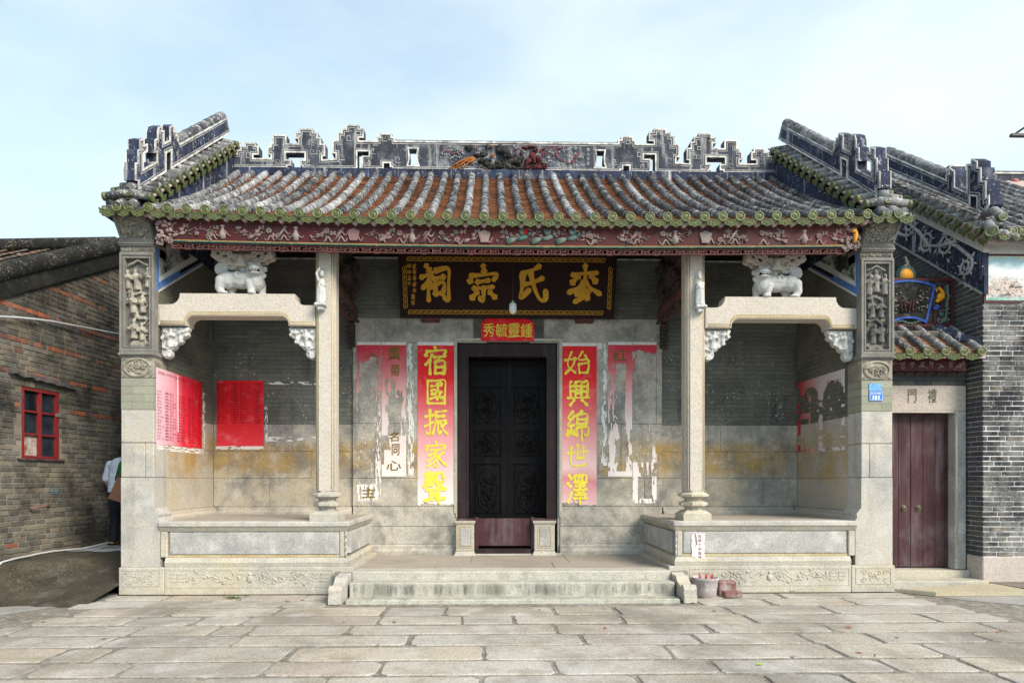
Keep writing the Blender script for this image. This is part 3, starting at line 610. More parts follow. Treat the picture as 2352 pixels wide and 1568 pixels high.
# ------------------------------------------------------------------ brick and stone walling
UNIT = MB().box(-.5, .5, -.5, .5, -.5, .5)
UNITC = MB().cbox(-.5, .5, -.5, .5, -.5, .5, .05)
def courses(u0, u1, z0, z1, h, L, joint, keep=None, jl=.0, top=None, first=0):
    """running-bond rectangles (u0,u1,z0,z1) of single bricks"""
    out_ = []; k = first; z = z0
    while z < z1-.01:
        zt = min(z+h, z1); u = u0-(L*.5 if k % 2 else 0)
        while u < u1:
            l = L*random.uniform(1-jl, 1+jl) if jl else L
            a, b = max(u, u0), min(u+l, u1)
            if u1-b < .05: b = u1
            if b-a > .04:
                c = ((a+b)/2, (z+zt)/2)
                if keep is None or keep(*c): out_.append((a+joint/2, b-joint/2, z+joint/2, zt-joint/2, k))
            u = b if b > u else u+l
            if b == u1: break
        z = zt; k += 1
    return out_
def face_y(rects, y, d, mat, parent, wf=1, jit=0):      # bricks on a wall that faces the camera, front at Y = y
    L = []
    for a, b, z0, z1, k in rects:
        q = random.uniform(-jit, jit)
        M = TRS((a+b)/2, y+d/2+q, (z0+z1)/2, b-a, d, z1-z0)
        L.append((M, mat(k) if callable(mat) else mat, parent, wf*seen(((a+b)/2, y, (z0+z1)/2))*(b-a)*(z1-z0)))
    return L
def face_x(rects, x, d, s, mat, parent, wf=1, jit=0):   # bricks on a wall facing +X (s=1) or -X (s=-1), face at X = x
    L = []
    for a, b, z0, z1, k in rects:
        q = random.uniform(-jit, jit)
        M = TRS(x-s*d/2+q, (a+b)/2, (z0+z1)/2, d, b-a, z1-z0)
        L.append((M, mat(k) if callable(mat) else mat, parent, wf*.4*seen((x, (a+b)/2, (z0+z1)/2))*(b-a)*(z1-z0)))
    return L

# ------------------------------------------------------------------ the hall
hall = thing('ancestral_hall', (0, 0, 0), 'grey granite and brick ancestral hall with green eave tiles and carved porch', 'building')
F, BT, XI, XO, YB, YD = .33, 1.004, 4.93, 5.374, 1.81, 1.75
ROOFT = 5.30
def sides(): return ((-1, None), (1, MIR))
bricks = []
def stone(parent, M, x0, x1, y0, y1, z0, z1, mat, c=.007, name='stone_block'):
    return MB(M).cbox(x0, x1, y0, y1, z0, z1, c).build(name, mat, parent)
# side walls of the hall (left and right), running back from the pillars
for s, M in sides():
    core = MB(M); core.box(-XO+.012, -XI-.018, .1, 6.2, 0, ROOFT)
    sw = core.build('side_wall', MORT, hall)
    rects = courses(.338, YB, 2.505, 5.1, .0715, .30, .004)
    rects += courses(.075, .338, 2.99, 5.1, .0715, .30, .004)
    bricks += face_x(rects, s*XI, .03, -s, GBS, sw)
    rows = [(BT+.125, 1.606, [.0, .42, YB]), (1.606, 2.055, [.0, 1.0, YB]), (2.055, 2.505, [.0, .5, YB])]
    for z0, z1, cut in rows:
        for a, b in zip(cut, cut[1:]):
            a = .338 if a == 0 else a
            if b-a > .05: stone(sw, M, -XI-.03, -XI, a+.002, b-.002, z0+.002, z1-.002, SIDEST, .004)
    # skirting on the bench
    MB(M).prism([(-XI-.02, BT), (-XI+.10, BT), (-XI+.10, BT+.04), (-XI+.05, BT+.075), (-XI+.045, BT+.11), (-XI+.0, BT+.124), (-XI-.02, BT+.124)], .33, YB, 'y').build('skirting', SIDEST, sw)
    # outer face: plain stone below, brick above
    ob = courses(.35, 6.2, 2.5, 5.2, .0715, .30, .005)
    bricks += face_x(ob, s*XO, .02, s, GB, sw, 0)
    MB(M).box(-XO, -XO+.05, .35, 6.2, 0, 2.497).build('stone_facing', GRANG, sw)
    # painted band under the roof slope
    a0, a1 = (.06, 4.157), (YB, 5.27)
    dz = (a1[1]-a0[1])/(a1[0]-a0[0])
    P = [(.03, a0[1]-.02), (YB-.005, a1[1]), (YB-.005, 6.3), (.03, 5.12)]
    pn = MB(M).prism(P, -XI-.01, -XI+.006, 'x').build('painted_band', WPLA, hall)
    MB(M).prism([(.14, 4.42), (YB-.005, 4.42+(YB-.145)*dz*1.0+.06), (YB-.005, 6.25), (.14, 5.1)], -XI-.005, -XI+.010, 'x').build('landscape_painting', LAND, pn)
    MB(M).prism([(.05, 4.19), (.12, 4.235), (.12, 5.1), (.05, 5.1)], -XI-.005, -XI+.011, 'x').build('blue_border', BLUEB, pn)
    MB(M).prism([(.05, 4.19), (YB-.005, 4.19+(YB-.055)*dz), (YB-.005, 4.19+(YB-.055)*dz+.10), (.05, 4.29)], -XI-.005, -XI+.009, 'x').build('blue_border', BLUEB if 1 else BLK, pn)
    MB(M).prism([(.7, 4.23+.65*dz), (YB-.005, 4.22+(YB-.055)*dz), (YB-.005, 4.21+(YB-.055)*dz+.07), (.7, 4.22+.65*dz+.07)], -XI-.005, -XI+.0115, 'x').build('dark_border', BLK, pn)

# ---- bay back walls
for s, M in sides():
    x0, x1 = -XI, -2.6
    bw = MB(M).box(x0-.02, x1+.3, YB+.018, YB+.3, .3, 6.35).build('bay_wall', MORT, hall)
    rects = courses(x0, x1, 2.505, 5.27, .0715, .37, .004, jl=.0)
    if s > 0: rects = [(-b, -a, c, d, k) for a, b, c, d, k in rects]
    bricks += face_y(rects, YB, .03, GB, bw)
    for z0, z1, cut in [(BT+.125, 1.606, [x0, -4.0 if s < 0 else -4.35, x1]), (1.606, 2.055, [x0, -3.3, x1]), (2.055, 2.505, [x0, -3.62, x1])]:
        for a, b in zip(cut, cut[1:]): stone(bw, M, a+.002, b-.002, YB, YB+.03, z0+.002, z1-.002, WALLST, .004)
    MB(M).prism([(YB+.02, BT), (YB-.10, BT), (YB-.10, BT+.04), (YB-.05, BT+.075), (YB-.045, BT+.11), (YB, BT+.124), (YB+.02, BT+.124)], x0+.1, x1-.02, 'x').build('skirting', WALLST, bw)
    MB(M).box(x0, x1, YB-.012, YB+.02, 5.272, 5.295).build('white_line', TRIM, bw)
    MB(M).box(x0, x1, YB-.006, YB+.02, 5.297, 6.2).build('painted_frieze', BLK, bw)

# ---- door wall
dw = MB().box(-2.6, -.86, YD+.02, YD+.32, .3, 6.4).box(.83, 2.6, YD+.02, YD+.32, .3, 6.4).box(-.86, .83, YD+.02, YD+.32, 3.9, 6.4).build('door_wall', MORT, hall)
bricks += face_y(courses(-2.6, 2.6, 4.285, 5.27, .0715, .37, .004), YD, .03, GB, dw)
def dst(x0, x1, z0, z1, m=WALLST): stone(dw, None, x0+.0025, x1-.0025, YD, YD+.04, z0+.0025, z1-.0025, m, .004)
for a, b in ((-2.6, -2.22), (-2.22, -.36), (-.36, .36), (.36, 2.14), (2.14, 2.6)): dst(a, b, 3.9 if abs(a+b) < 1.6 and a < 0 < b else 3.875, 4.285)
for s, M in sides():
    def q(a, b, z0, z1):
        if s < 0: dst(a, b, z0, z1)
        else: dst(-b, -a, z0, z1)
    q(-2.6, -2.5, 2.52, 3.873)
    q(-2.5, -.87, 2.52, 3.873)
    q(-2.6, -1.9, 1.604, 2.518); q(-1.9, -.87, 1.604, 2.518)
    q(-2.6, -2.3, 1.135, 1.602); q(-2.3, -.87, 1.135, 1.602)
    q(-2.6, -.87, .80, 1.133); q(-2.6, -.87, .50, .798)
    MB(M).prism([(YD+.02, F), (YD-.06, F), (YD-.06, F+.06), (YD-.02, F+.10), (YD-.02, F+.14), (YD, F+.17), (YD+.02, F+.17)], -2.5, -.87, 'x').build('skirting', WALLST, dw)
    # narrow stone edge beside the brick bay, and the stone bead beside the door
    MB(M).box(-.905, -.868, YD-.022, YD+.02, 1.02, 3.93).box(-.872, -.858, YD-.03, YD+.02, .96, 3.92).build('door_bead', GRANW, dw)
MB().box(-.905, .905, YD-.024, YD+.02, 3.905, 3.945).build('door_bead', GRANW, dw)
MB().box(-2.6, 2.6, YD-.012, YD+.02, 5.272, 5.295).build('white_line', TRIM, dw)
MB().box(-2.6, 2.6, YD-.006, YD+.02, 5.297, 6.3).build('painted_frieze', BLK, dw)

# ---- the pillars at both ends
def rosette(mb, c, r, n=6, d=.35, lo=True, plane='y'):
    for k in range(n):
        t = 2*math.pi*k/n+random.random()*.3
        p = (c[0]+r*.62*math.cos(t), c[1], c[2]+r*.62*math.sin(t))
        mb.blob(p, (r*.42, r*d, r*.42), None, lo)
    mb.blob((c[0], c[1]-r*d*.6, c[2]), (r*.3, r*d, r*.3), None, lo)
def leaf(mb, c, L, ang, w=.38, d=.2, lo=True):
    rot = Matrix.Rotation(-ang, 3, 'Y')
    o = rot @ Vector((L*.5, 0, 0))
    mb.blob((c[0]+o.x, c[1], c[2]+o.z), (L*.5, L*d, L*.5*w), rot, lo)
def spiral(c, r, t0, turns, y, n=14, s=1):
    return [(c[0]+r*(1-.82*k/(n-1))*math.cos(t0+s*turns*2*math.pi*k/(n-1)), y, c[1]+r*(1-.82*k/(n-1))*math.sin(t0+s*turns*2*math.pi*k/(n-1))) for k in range(n)]
def figure(mb, x, y, z, h, lean=0):
    mb.tube([(x, y, z), (x+lean*.3*h, y, z+.35*h), (x+lean*.6*h, y-.01, z+.62*h), (x+lean*h, y-.01, z+.78*h)], [.19*h, .16*h, .17*h, .1*h], 8)
    mb.blob((x+lean*h, y-.02, z+.88*h), (.085*h, .085*h, .11*h)); mb.blob((x+lean*h, y-.01, z+.98*h), (.09*h, .07*h, .045*h))
    for s in (-1, 1):
        e = (x+lean*.6*h+s*.24*h, y-.03, z+.5*h+random.uniform(-.06, .06)*h); w = (x+lean*.5*h+s*random.uniform(.05, .22)*h, y-.07, z+random.uniform(.45, .7)*h)
        mb.limb((x+lean*.7*h+s*.13*h, y-.01, z+.72*h), .06*h, e, .055*h, 6); mb.limb(e, .055*h, w, .045*h, 6)
def cloud(mb, x, y, z, r):
    for k in range(4): mb.blob((x+random.uniform(-1, 1)*r, y, z+random.uniform(-.3, .3)*r), (r*.55, r*.3, r*.32))
    mb.tube(spiral((x, z), r*.55, random.random()*6, 1.1, y-r*.25), r*.13, 6)
for s, M in sides():
    pl = MB(M).box(-XO+.01, -XI-.022, .07, .33, 0, 5.1).build('pillar', DMORT, hall)
    st = lambda x0, x1, z0, z1, m=GRAN, y0=0: stone(pl, M, x0, x1, y0, .336, z0+.002, z1-.002, m, .008)
    # carved foot and lower block
    st(-XO-.015, -4.772, 0, .38, GRANW, -.032)
    MB(M).prism([(-XO, .382), (-4.845, .382), (-4.845, 1.0), (-4.87, 1.06), (-4.86, 1.1), (-XI+.002, 1.19), (-XI, 1.61), (-XO, 1.61)], 0, .336, 'y').build('stone_block', GRAN, pl)
    st(-XO, -5.05, 1.612, 2.087); st(-5.046, -XI, 1.612, 2.087)
    st(-XO, -XI, 2.089, 2.543)
    for k in range(4):
        z0 = 2.546+k*.1085
        cuts = [-XO, -5.06-.0*k, -XI] if k % 2 else [-XO, -5.22, -4.93]
        for a, b in zip(cuts, cuts[1:]):
            w = 1
            bricks.append((Matrix.Identity(4) @ (TRS((a+b)/2*(-s), .168, z0+.053, b-a-.003, .336, .105)), PB, pl, 1))
    # oval flower panel
    ov = MB(M).cbox(-XO, -XI+.0, .0, .336, 2.982, 3.262, .006).build('oval_panel', GST, pl)
    cx, cz = -(XO+XI)/2, 3.122
    mb = MB(M); mb.tube([(cx+.175*math.cos(t), -.008, cz+.118*math.sin(t)) for t in [2*math.pi*k/28 for k in range(29)]], .011, 6)
    mb.tube([(cx+.192*math.cos(t), -.004, cz+.130*math.sin(t)) for t in [2*math.pi*k/28 for k in range(29)]], .009, 6)
    for k in range(3): rosette(mb, (cx-.08+.08*k, -.012, cz+random.uniform(-.02, .035)), .045, 6)
    for k in range(26):
        t = random.uniform(0, 6.28); rr = random.uniform(.3, .85); leaf(mb, (cx+.15*rr*math.cos(t), -.008, cz+.1*rr*math.sin(t)), .05, random.uniform(0, 6.28))
    for a in (-1, 1):
        for b in (-1, 1): mb.tube(spiral((cx+a*.18, cz+b*.115), .022, 0, 1.2, -.004), .005, 5)
    mb.build('flower_carving', GST, ov)
    # moulding, framed figure panel, flower strip, flared head
    mo = MB(M)
    for k, (z0, z1, o) in enumerate([(3.264, 3.288, .012), (3.29, 3.318, .035), (3.32, 3.345, .02)]): mo.box(-XO-o*.6, -XI+o*.6, -o, .3, z0, z1)
    for k in range(26): mo.box(-XO+.01+k*.0168, -XO+.019+k*.0168, -.042, 0, 3.292, 3.314)
    mo.build('moulding', DGREY, pl)
    fr = MB(M); X0, X1, Z0, Z1 = -XO-.01, -XI+.01, 3.348, 4.688
    for a, b, o in ((0, .026, -.022), (.026, .05, -.006), (.05, .066, -.016)):
        fr.box(X0+a, X0+b, o, .1, Z0+a, Z1-a); fr.box(X1-b, X1-a, o, .1, Z0+a, Z1-a); fr.box(X0+b, X1-b, o, .1, Z0+a, Z0+b); fr.box(X0+b, X1-b, o, .1, Z1-b, Z1-a)
    for k in range(56): fr.box(X0+.03, X0+.046, -.014, 0, Z0+.06+k*.022, Z0+.072+k*.022); fr.box(X1-.046, X1-.03, -.014, 0, Z0+.06+k*.022, Z0+.072+k*.022)
    fr.build('panel_frame', DGREY, pl)
    MB(M).box(X0+.06, X1-.06, .055, .1, Z0+.05, Z1-.05).build('panel_ground', GSTD, pl)
    random.seed(20+s); mb = MB(M); yv = .035
    for zb, hs, ns in ((3.50, .27, 2), (3.86, .26, 2), (4.20, .29, 3)):
        for k in range(ns): figure(mb, cx+(k-(ns-1)/2)*.125+random.uniform(-.015, .015), yv, zb+random.uniform(-.02, .03), hs*random.uniform(.9, 1.1), random.uniform(-.12, .12))
        for k in range(5): cloud(mb, cx+random.uniform(-.12, .12), yv, zb-.03+random.uniform(-.03, .02), .05)
        for k in range(7): leaf(mb, (cx+random.choice((-.13, .13, -.1, .1)), yv, zb+random.uniform(.05, .3)), .07, random.uniform(0, 6), lo=False)
    mb.tube([(cx-.14, yv-.01, 4.53), (cx-.06, yv-.02, 4.56), (cx, yv-.02, 4.60), (cx+.06, yv-.02, 4.56), (cx+.14, yv-.01, 4.53)], .018, 6)
    for k in range(6): cloud(mb, cx+random.uniform(-.12, .12), yv, 3.44+random.uniform(-.02, .03), .05)
    mb.sculpt('figure_carving', GST if s < 0 else GSTD, pl, .0085, 2)
    random.seed(40+s)
    mo = MB(M); mo.box(X0, X1, -.015, .3, 4.69, 4.705)
    mo.box(X0, X1, .01, .3, 4.705, 4.79); mo.box(X0, X1, -.02, .3, 4.79, 4.81); mo.box(X0-.008, X1+.008, -.035, .3, 4.81, 4.835); mo.box(X0-.004, X1+.004, -.026, .3, 4.835, 4.875)
    for k in range(24): mo.box(X0+.008+k*.0188, X0+.018+k*.0188, -.034, 0, 4.842, 4.868)
    mo.build('moulding', DGREY, pl)
    mb = MB(M)
    for k in range(9): rosette(mb, (X0+.04+k*.048, .0, 4.747+random.uniform(-.012, .012)), .024, 5)
    for k in range(16): leaf(mb, (X0+random.uniform(.03, .43), .002, 4.747+random.uniform(-.03, .03)), .04, random.uniform(0, 6))
    mb.build('flower_strip', GST, pl)
    # flared head: leans outwards over the eaves
    hz0, hz1, fl = 4.876, 5.14, .16
    hd = MB(M); hd.hexa([(X0, .0, hz0), (X1, .0, hz0), (X1, .3, hz0), (X0, .3, hz0), (X0-.02, -fl, hz1), (X1, -fl, hz1), (X1, .3, hz1), (X0-.02, .3, hz1)])
    hd.box(X0-.03, X1+.01, -fl-.02, .3, hz1, hz1+.05)
    hd.build('flared_head', DGREY, pl)
    tl = lambda t: (.0+(-fl)*t-.006, hz0+(hz1-hz0)*t)
    mb = MB(M)
    for k in range(5): 
        t = random.uniform(.25, .75); y, z = tl(t); rosette(mb, (X0+.07+k*.08, y, z), .042, 7, .4)
    for k in range(46):
        t = random.uniform(.12, .88); y, z = tl(t); leaf(mb, (X0+random.uniform(.05, .40), y, z), .055, random.uniform(0, 6.28), .5, .25)
    mb.build('flower_carving', GST, pl)
    mb = MB(M)
    for t in (.04, .93):
        y, z = tl(t)
        mb.box(X0+.02, X1-.02, y-.012, y+.02, z-.008, z+.012)
    y0_, z0_ = tl(.04); y1_, z1_ = tl(.95)
    for xx in (X0+.012, X1-.03): mb.hexa([(xx, y0_-.012, z0_), (xx+.018, y0_-.012, z0_), (xx+.018, y0_+.03, z0_), (xx, y0_+.03, z0_), (xx, y1_-.012, z1_), (xx+.018, y1_-.012, z1_), (xx+.018, y1_+.03, z1_), (xx, y1_+.03, z1_)])
    mb.build('panel_frame', DGREY, pl)
    # scroll relief on the foot
    random.seed(60+s); mb = MB(M)
    ring(mb, [(-XO+.04, .12), (-4.83, .12), (-4.83, .345), (-XO+.04, .345)], 0, .008, -.038, -.03, 'y')
    for a in (-1, 1):
        for b in (-1, 1):
            mb.tube(spiral((cx+.05+a*.15, .235+b*.05), .045, 0 if a > 0 else 3.14, 1.2, -.032, s=a*b), .007, 5)
            mb.tube(spiral((cx+.05+a*.06, .235+b*.035), .035, 1, 1.1, -.032, s=-a*b), .007, 5)
    rosette(mb, (cx+.05, -.032, .235), .04, 6, .2)
    mb.build('scroll_carving', GRANW, pl)

# ---- benches between pillar and steps
for s, M in sides():
    xa, xb = -4.77, -2.27
    bn = MB(M).box(xa, xb-.06, .02, YB-.0, .0, .95).build('bench', DMORT, hall)
    MB(M).cbox(xa+.003, -2.19, -.032, .3, .0, .378, .008).box(-2.55, -2.19, .3, YD-.005, F-.03, .376).build('plinth_stone', GRANW, bn)
    # base moulding round the corner
    def mould(z0, z1, o0, o1, mat, name, x0=xa):
        MB(M).hexa([(x0, -o0, z0), (xb-.03+o0, -o0, z0), (xb-.03+o0, YD, z0), (x0, YD, z0), (x0, -o1, z1), (xb-.03+o1, -o1, z1), (xb-.03+o1, YD, z1), (x0, YD, z1)]).build(name, mat, bn)
    mould(.38, .44, .02, .03, GRANW, 'base_moulding'); mould(.441, .508, .028, -.005, GRANW, 'base_moulding')
    mould(.509, .868, -.018, -.018, GRANG, 'bench_core', xa+.05)
    # panel and its posts
    stone(bn, M, -4.72, -2.40, .004, .1, .545, .855, GRANG, .012, 'bench_panel')
    for a, b in ((-4.84, -4.745), (-2.385, -2.315)): stone(bn, M, a, b, -.004, .1, .511, .866, GRANW, .01, 'corner_post')
    MB(M).box(-4.735, -2.395, .010, .1, .512, .54).build('panel_rail', LINE, bn)
    mb = MB(M)
    for k in range(4): mb.tube([(-2.30, .0, .515+k*.088), (-2.30, .0, .60+k*.088)], [.016, .013], 8); mb.tube([(-2.30, .0, .597+k*.088), (-2.30, .0, .606+k*.088)], .019, 8)
    mb.build('bamboo_corner', GRANW, bn)
    MB(M).cbox(-2.36, -2.262, .12, YD-.1, .55, .85, .008).build('bench_panel', GRANG, bn)
    # ledge
    MB(M).hexa([(-4.845, -.0, .87), (xb-.03, -.0, .87), (xb-.03, YD-.003, .87), (-4.845, YD-.003, .87), (-4.845, -.035, .93), (xb+.005, -.035, .93), (xb+.005, YD-.003, .93), (-4.845, YD-.003, .93)]).build('ledge_moulding', GRANW, bn)
    MB(M).cbox(-4.848, xb+.02, -.05, YB-.01, .932, BT, .012).build('ledge', GRAN, bn)
    MB(M).box(-4.82, xb-.05, .22, YB-.1, BT-.01, BT+.003).build('seat_slab', FLOOR, bn)
    # scrolls in low relief on the plinth
    mb = MB(M); y = -.031; z0 = .235
    ring(mb, [(-4.74, .10), (-2.48, .10), (-2.48, .345), (-4.74, .345)], 0, .009, y-.006, y+.004, 'y')
    mid = -3.61
    for a in (-1, 1):
        def T(u, w): return (mid+a*u, z0+w)
        for u, w, r, t0, sg in ((.22, .02, .075, 2.6, -1), (.45, -.02, .07, .3, 1), (.62, .03, .06, 2.6, -1), (.33, -.05, .04, 4, 1), (.12, .03, .05, 0, 1), (.78, -.01, .045, 0, 1)):
            c = T(u, w); mb.tube(spiral(c, r, t0 if a > 0 else math.pi-t0, 1.25, y+.002, 16, sg*a), .0085, 6)
        mb.tube([(mid+a*u, y+.002, z0+.06*math.sin(u*12)) for u in [.05+.03*k for k in range(28)]], .009, 6)
        mb.tube([(mid+a*u, y, z0-.03+.05*math.sin(u*12+1.6)) for u in [.08+.03*k for k in range(24)]], .006, 5)
        for u0 in (.86, .98):
            for w in (-.05, 0, .05): mb.box(min(mid+a*u0, mid+a*(u0+.1)), max(mid+a*u0, mid+a*(u0+.1)), y-.006, y+.004, z0+w-.006, z0+w+.006)
            mb.box(mid+a*u0-.006, mid+a*u0+.006, y-.006, y+.004, z0-.056, z0+.056)
        for k in range(14): leaf(mb, (mid+a*random.uniform(.1, .8), y-.003, z0+random.uniform(-.07, .07)), .07, random.uniform(0, 6.28), .4, .14)
    mb.blob((mid, y, z0-.02), (.05, .012, .06), None, True); mb.blob((mid, y, z0+.05), (.03, .012, .03), None, True)
    mb.build('scroll_carving', GRANW, bn)

# ---- porch floor and steps
pf = MB().box(-2.42, 2.42, -.14, 2.6, .05, F-.012).build('porch_floor', DMORT, hall)
for (xx0, xx1, y0, y1) in [(-2.2, -1.1, .16, .75), (-1.1, .62, .16, .75), (.62, 2.2, .16, .75), (-2.2, -.6, .75, 1.75), (-.6, .9, .75, 1.75), (.9, 2.2, .75, 1.75)]:
    stone(pf, None, xx0+.003, xx1-.003, y0+.003, y1-.003, F-.05, F, FLOOR, .004, 'floor_slab')
def tread(x0, x1, y0, y1, z0, z1, m=STEP):
    return MB().cbox(x0, x1, y0, y1, z0, z1, .012).build('step', m, hall)
tread(-2.186, 2.186, -.15, .158, .1, F); tread(-2.16, 2.16, -.41, -.1, .0, .22); tread(-2.15, 2.15, -.68, -.3, -.02, .047)
for s, M in sides():
    prof = [(-.035, .02), (-.72, .0), (-.72, .10), (-.70, .10), (-.705, .17), (-.69, .205), (-.65, .225), (-.60, .22), (-.565, .19), (-.52, .20), (-.42, .23), (-.36, .285), (-.30, .30), (-.24, .285), (-.16, .31), (-.035, .325)]
    MB(M).prism(prof, -2.355, -2.19, 'x').build('cheek_stone', GRAN, hall)

# ---- granite columns on the benches
CXL = 2.612
for s, M in sides():
    cy = .22
    prof = lambda h: None
    w, n1, n2 = .139, .055, .028      # half width and the two fluted corner steps
    P = []
    q = [(w-n1, -w), (w-n1+.004, -w+.014), (w-n1*.55, -w+.016), (w-n1*.55+.004, -w+n1*.55), (w-.016, -w+n1*.55+.004), (w-.014, -w+n1-.004), (w, -w+n1)]
    for k in range(4):
        c_, s_ = round(math.cos(k*math.pi/2)), round(math.sin(k*math.pi/2))
        P += [(-CXL+a*c_-b*s_, cy+a*s_+b*c_) for a, b in q]
    sh = MB(M).prism(P, 1.43, 5.12, 'z').build('column', GRANB, hall)
    pd = MB(M)
    pd.frus((-CXL-.197, -CXL+.197, cy-.197, cy+.197), BT+.002, (-CXL-.197, -CXL+.197, cy-.197, cy+.197), BT+.095)
    pd.frus((-CXL-.193, -CXL+.193, cy-.193, cy+.193), BT+.095, (-CXL-.125, -CXL+.125, cy-.125, cy+.125), BT+.145)
    o8 = lambda r0, z0, r1, z1: pd.lathe([(r0, z0), (r1, z1)], 8, (-CXL, cy, 0), smooth=False, sq=True)
    for r0, z0, r1, z1 in ((.12, 1.149, .115, 1.185), (.115, 1.185, .15, 1.20), (.155, 1.2, .175, 1.212), (.185, 1.212, .185, 1.262), (.175, 1.262, .15, 1.275), (.125, 1.275, .115, 1.305), (.115, 1.305, .19, 1.345), (.215, 1.345, .215, 1.375), (.21, 1.375, .15, 1.405), (.15, 1.405, .15, 1.43)): o8(r0, z0, r1, z1)
    for a in range(4):
        rt = Matrix.Translation((-CXL, cy, 0)) @ Matrix.Rotation(a*math.pi/2, 4, 'Z')
        b_ = MB((M or Matrix.Identity(4)) @ rt); b_.cbox(-.075, .075, -.19, -.1, 1.215, 1.26, .004); pd.v.extend(b_.v) if 0 else pd.f.extend([[i+len(pd.v) for i in f_] for f_ in b_.f]); pd.v.extend(b_.v); pd.sm.extend(b_.sm)
    pd.build('pedestal', GRANW, sh)
    # stepped gold-toned flute lines
    mb = MB(M)
    for k in range(4):
        c_, s_ = round(math.cos(k*math.pi/2)), round(math.sin(k*math.pi/2))
        for a, b in ((w-n1+.009, -w+.010), (w-n1*.55+.006, -w+.025), (w-.012, -w+n1-.008)):
            x, y = -CXL+a*c_-b*s_, cy+a*s_+b*c_
            mb.tube([(x, y, 1.44), (x, y, 5.1)], .004, 5)
    mb.build('flute_line', LINE, sh)

# ---- curved granite beams, their corner brackets
def arc(c, r, a0, a1, n=8): return [(c[0]+r*math.cos(a0+(a1-a0)*k/n), c[1]+r*math.sin(a0+(a1-a0)*k/n)) for k in range(n+1)]
for s, M in sides():
    x0, x1, zt, zs = -XI+.004, -CXL-.141, 4.176, 4.02
    zb, zi = 3.735, 3.865
    H_ = math.pi/2
    top = [(x0, zs)]+[(x0+.07, zs)]+arc((x0+.16, zs+.14), .14, -H_, 0, 6)[1:]+[(x0+.30, zt-.01), (x0+.30, zt)] + [(x1-.28, zt), (x1-.28, zt-.01)]+arc((x1-.14, zs+.14), .14, math.pi, 1.5*math.pi, 6)[:]+[(x1, zs)]
    bot = [(x1, zb), (x1-.37, zb)]+[(x1-.37, zb+.02)]+arc((x1-.37-.11, zi-.11), .11, 0, H_, 6)+arc((x0+.38+.11, zi-.11), .11, H_, math.pi, 6)+[(x0+.38, zb+.02), (x0+.38, zb), (x0, zb)]
    bm_ = MB(M).prism(top+bot, .10, .34, 'y').build('stone_beam', GRANB, hall)
    mb = MB(M)
    low = [(x0+.03, zb+.012), (x0+.365, zb+.012), (x0+.37, zb+.03)]+arc((x0+.38+.11, zi-.11), .125, math.pi, H_, 6)+arc((x1-.37-.11, zi-.11), .125, H_, 0, 6)+[(x1-.36, zb+.03), (x1-.355, zb+.012), (x1-.03, zb+.012)]
    for o, r in ((0, .008), (.022, .006), (.042, .005)): mb.tube([(a, .10, b+o) for a, b in low], r, 6)
    mb.build('beam_bead', LINE, bm_)
    mb = MB(M)
    up = [(x0+.02, zb+.06), (x0+.02, zs-.03), (x0+.1, zs-.03)]
    mb.tube([(a, .10, b) for a, b in up], .004, 5); mb.tube([(x1-.02, .10, zb+.06), (x1-.02, .10, zs-.03)], .004, 5)
    mb.build('beam_edge', GRANB, bm_)
    # carved corner brackets: scholar and cloud lumps, pierced
    for side, (xs, d) in enumerate(((x0+.005, 1), (x1-.005, -1))):
        random.seed(80+side); mb = MB(M); yb = .22
        edge = [(.0, 0), (.385, 0), (.385, -.03), (.36, -.075), (.375, -.11), (.33, -.15), (.30, -.15), (.29, -.2), (.255, -.235), (.21, -.235), (.2, -.285), (.165, -.315), (.135, -.31), (.145, -.37), (.13, -.41), (.08, -.445), (.03, -.43), (.0, -.38)]
        mb.prism([(xs+d*a, zb-.012+b) for a, b in edge], yb-.045, yb+.05, 'y')
        figure(mb, xs+d*.12, yb-.045, zb-.29, .26, .08*d); figure(mb, xs+d*.265, yb-.045, zb-.19, .17, .12*d)
        for (u, w, r) in ((.06, -.06, .035), (.2, -.045, .03), (.33, -.05, .034), (.35, -.11, .025), (.28, -.2, .032), (.2, -.25, .028), (.06, -.39, .045), (.1, -.33, .025), (.03, -.16, .03)):
            mb.tube(spiral((xs+d*u, zb-.012+w), r, random.random()*6, 1.15, yb-.06, 12, d), .0105, 6); mb.blob((xs+d*u, yb-.045, zb-.012+w), (r*.9, .022, r*.9))
        mb.tube([(xs+d*.02, yb-.06, zb-.3), (xs+d*.1, yb-.075, zb-.32), (xs+d*.17, yb-.06, zb-.28)], .012, 6)
        mb.sculpt('corner_bracket', WST, hall, .0085, 1)
random.seed(5)
# ------------------------------------------------------------------ roof
def lift(x): return .078*(x/4.84)**2
YE, YR = -.30, 2.52
def zroof(y, x=0):
    t = (y-YE)/(YR-YE); return 5.112+lift(x)*(1-t)**2+1.94*(.82*t+.18*t*t)
NS = 10
ys = [-.16+(YR+.1+.16)*k/NS for k in range(NS+1)]
prof = [(y, zroof(y)-.065) for y in ys]+[(y, zroof(y)-.13) for y in reversed(ys)]
roof = MB().prism(prof, -4.96, 4.96, 'x').build('roof', CEIL, hall)
MB().hexa([(-5, 2.55, 6.95), (5, 2.55, 6.95), (5, 2.7, 7.08), (-5, 2.7, 7.08), (-5, 6.2, 5.0), (5, 6.2, 5.0), (5, 6.3, 5.1), (-5, 6.3, 5.1)]).build('rear_slope', TILE, hall)
MB().box(-XO+.02, XO-.02, 6.2, 6.4, 0, 5.3).build('rear_wall', GB, hall)
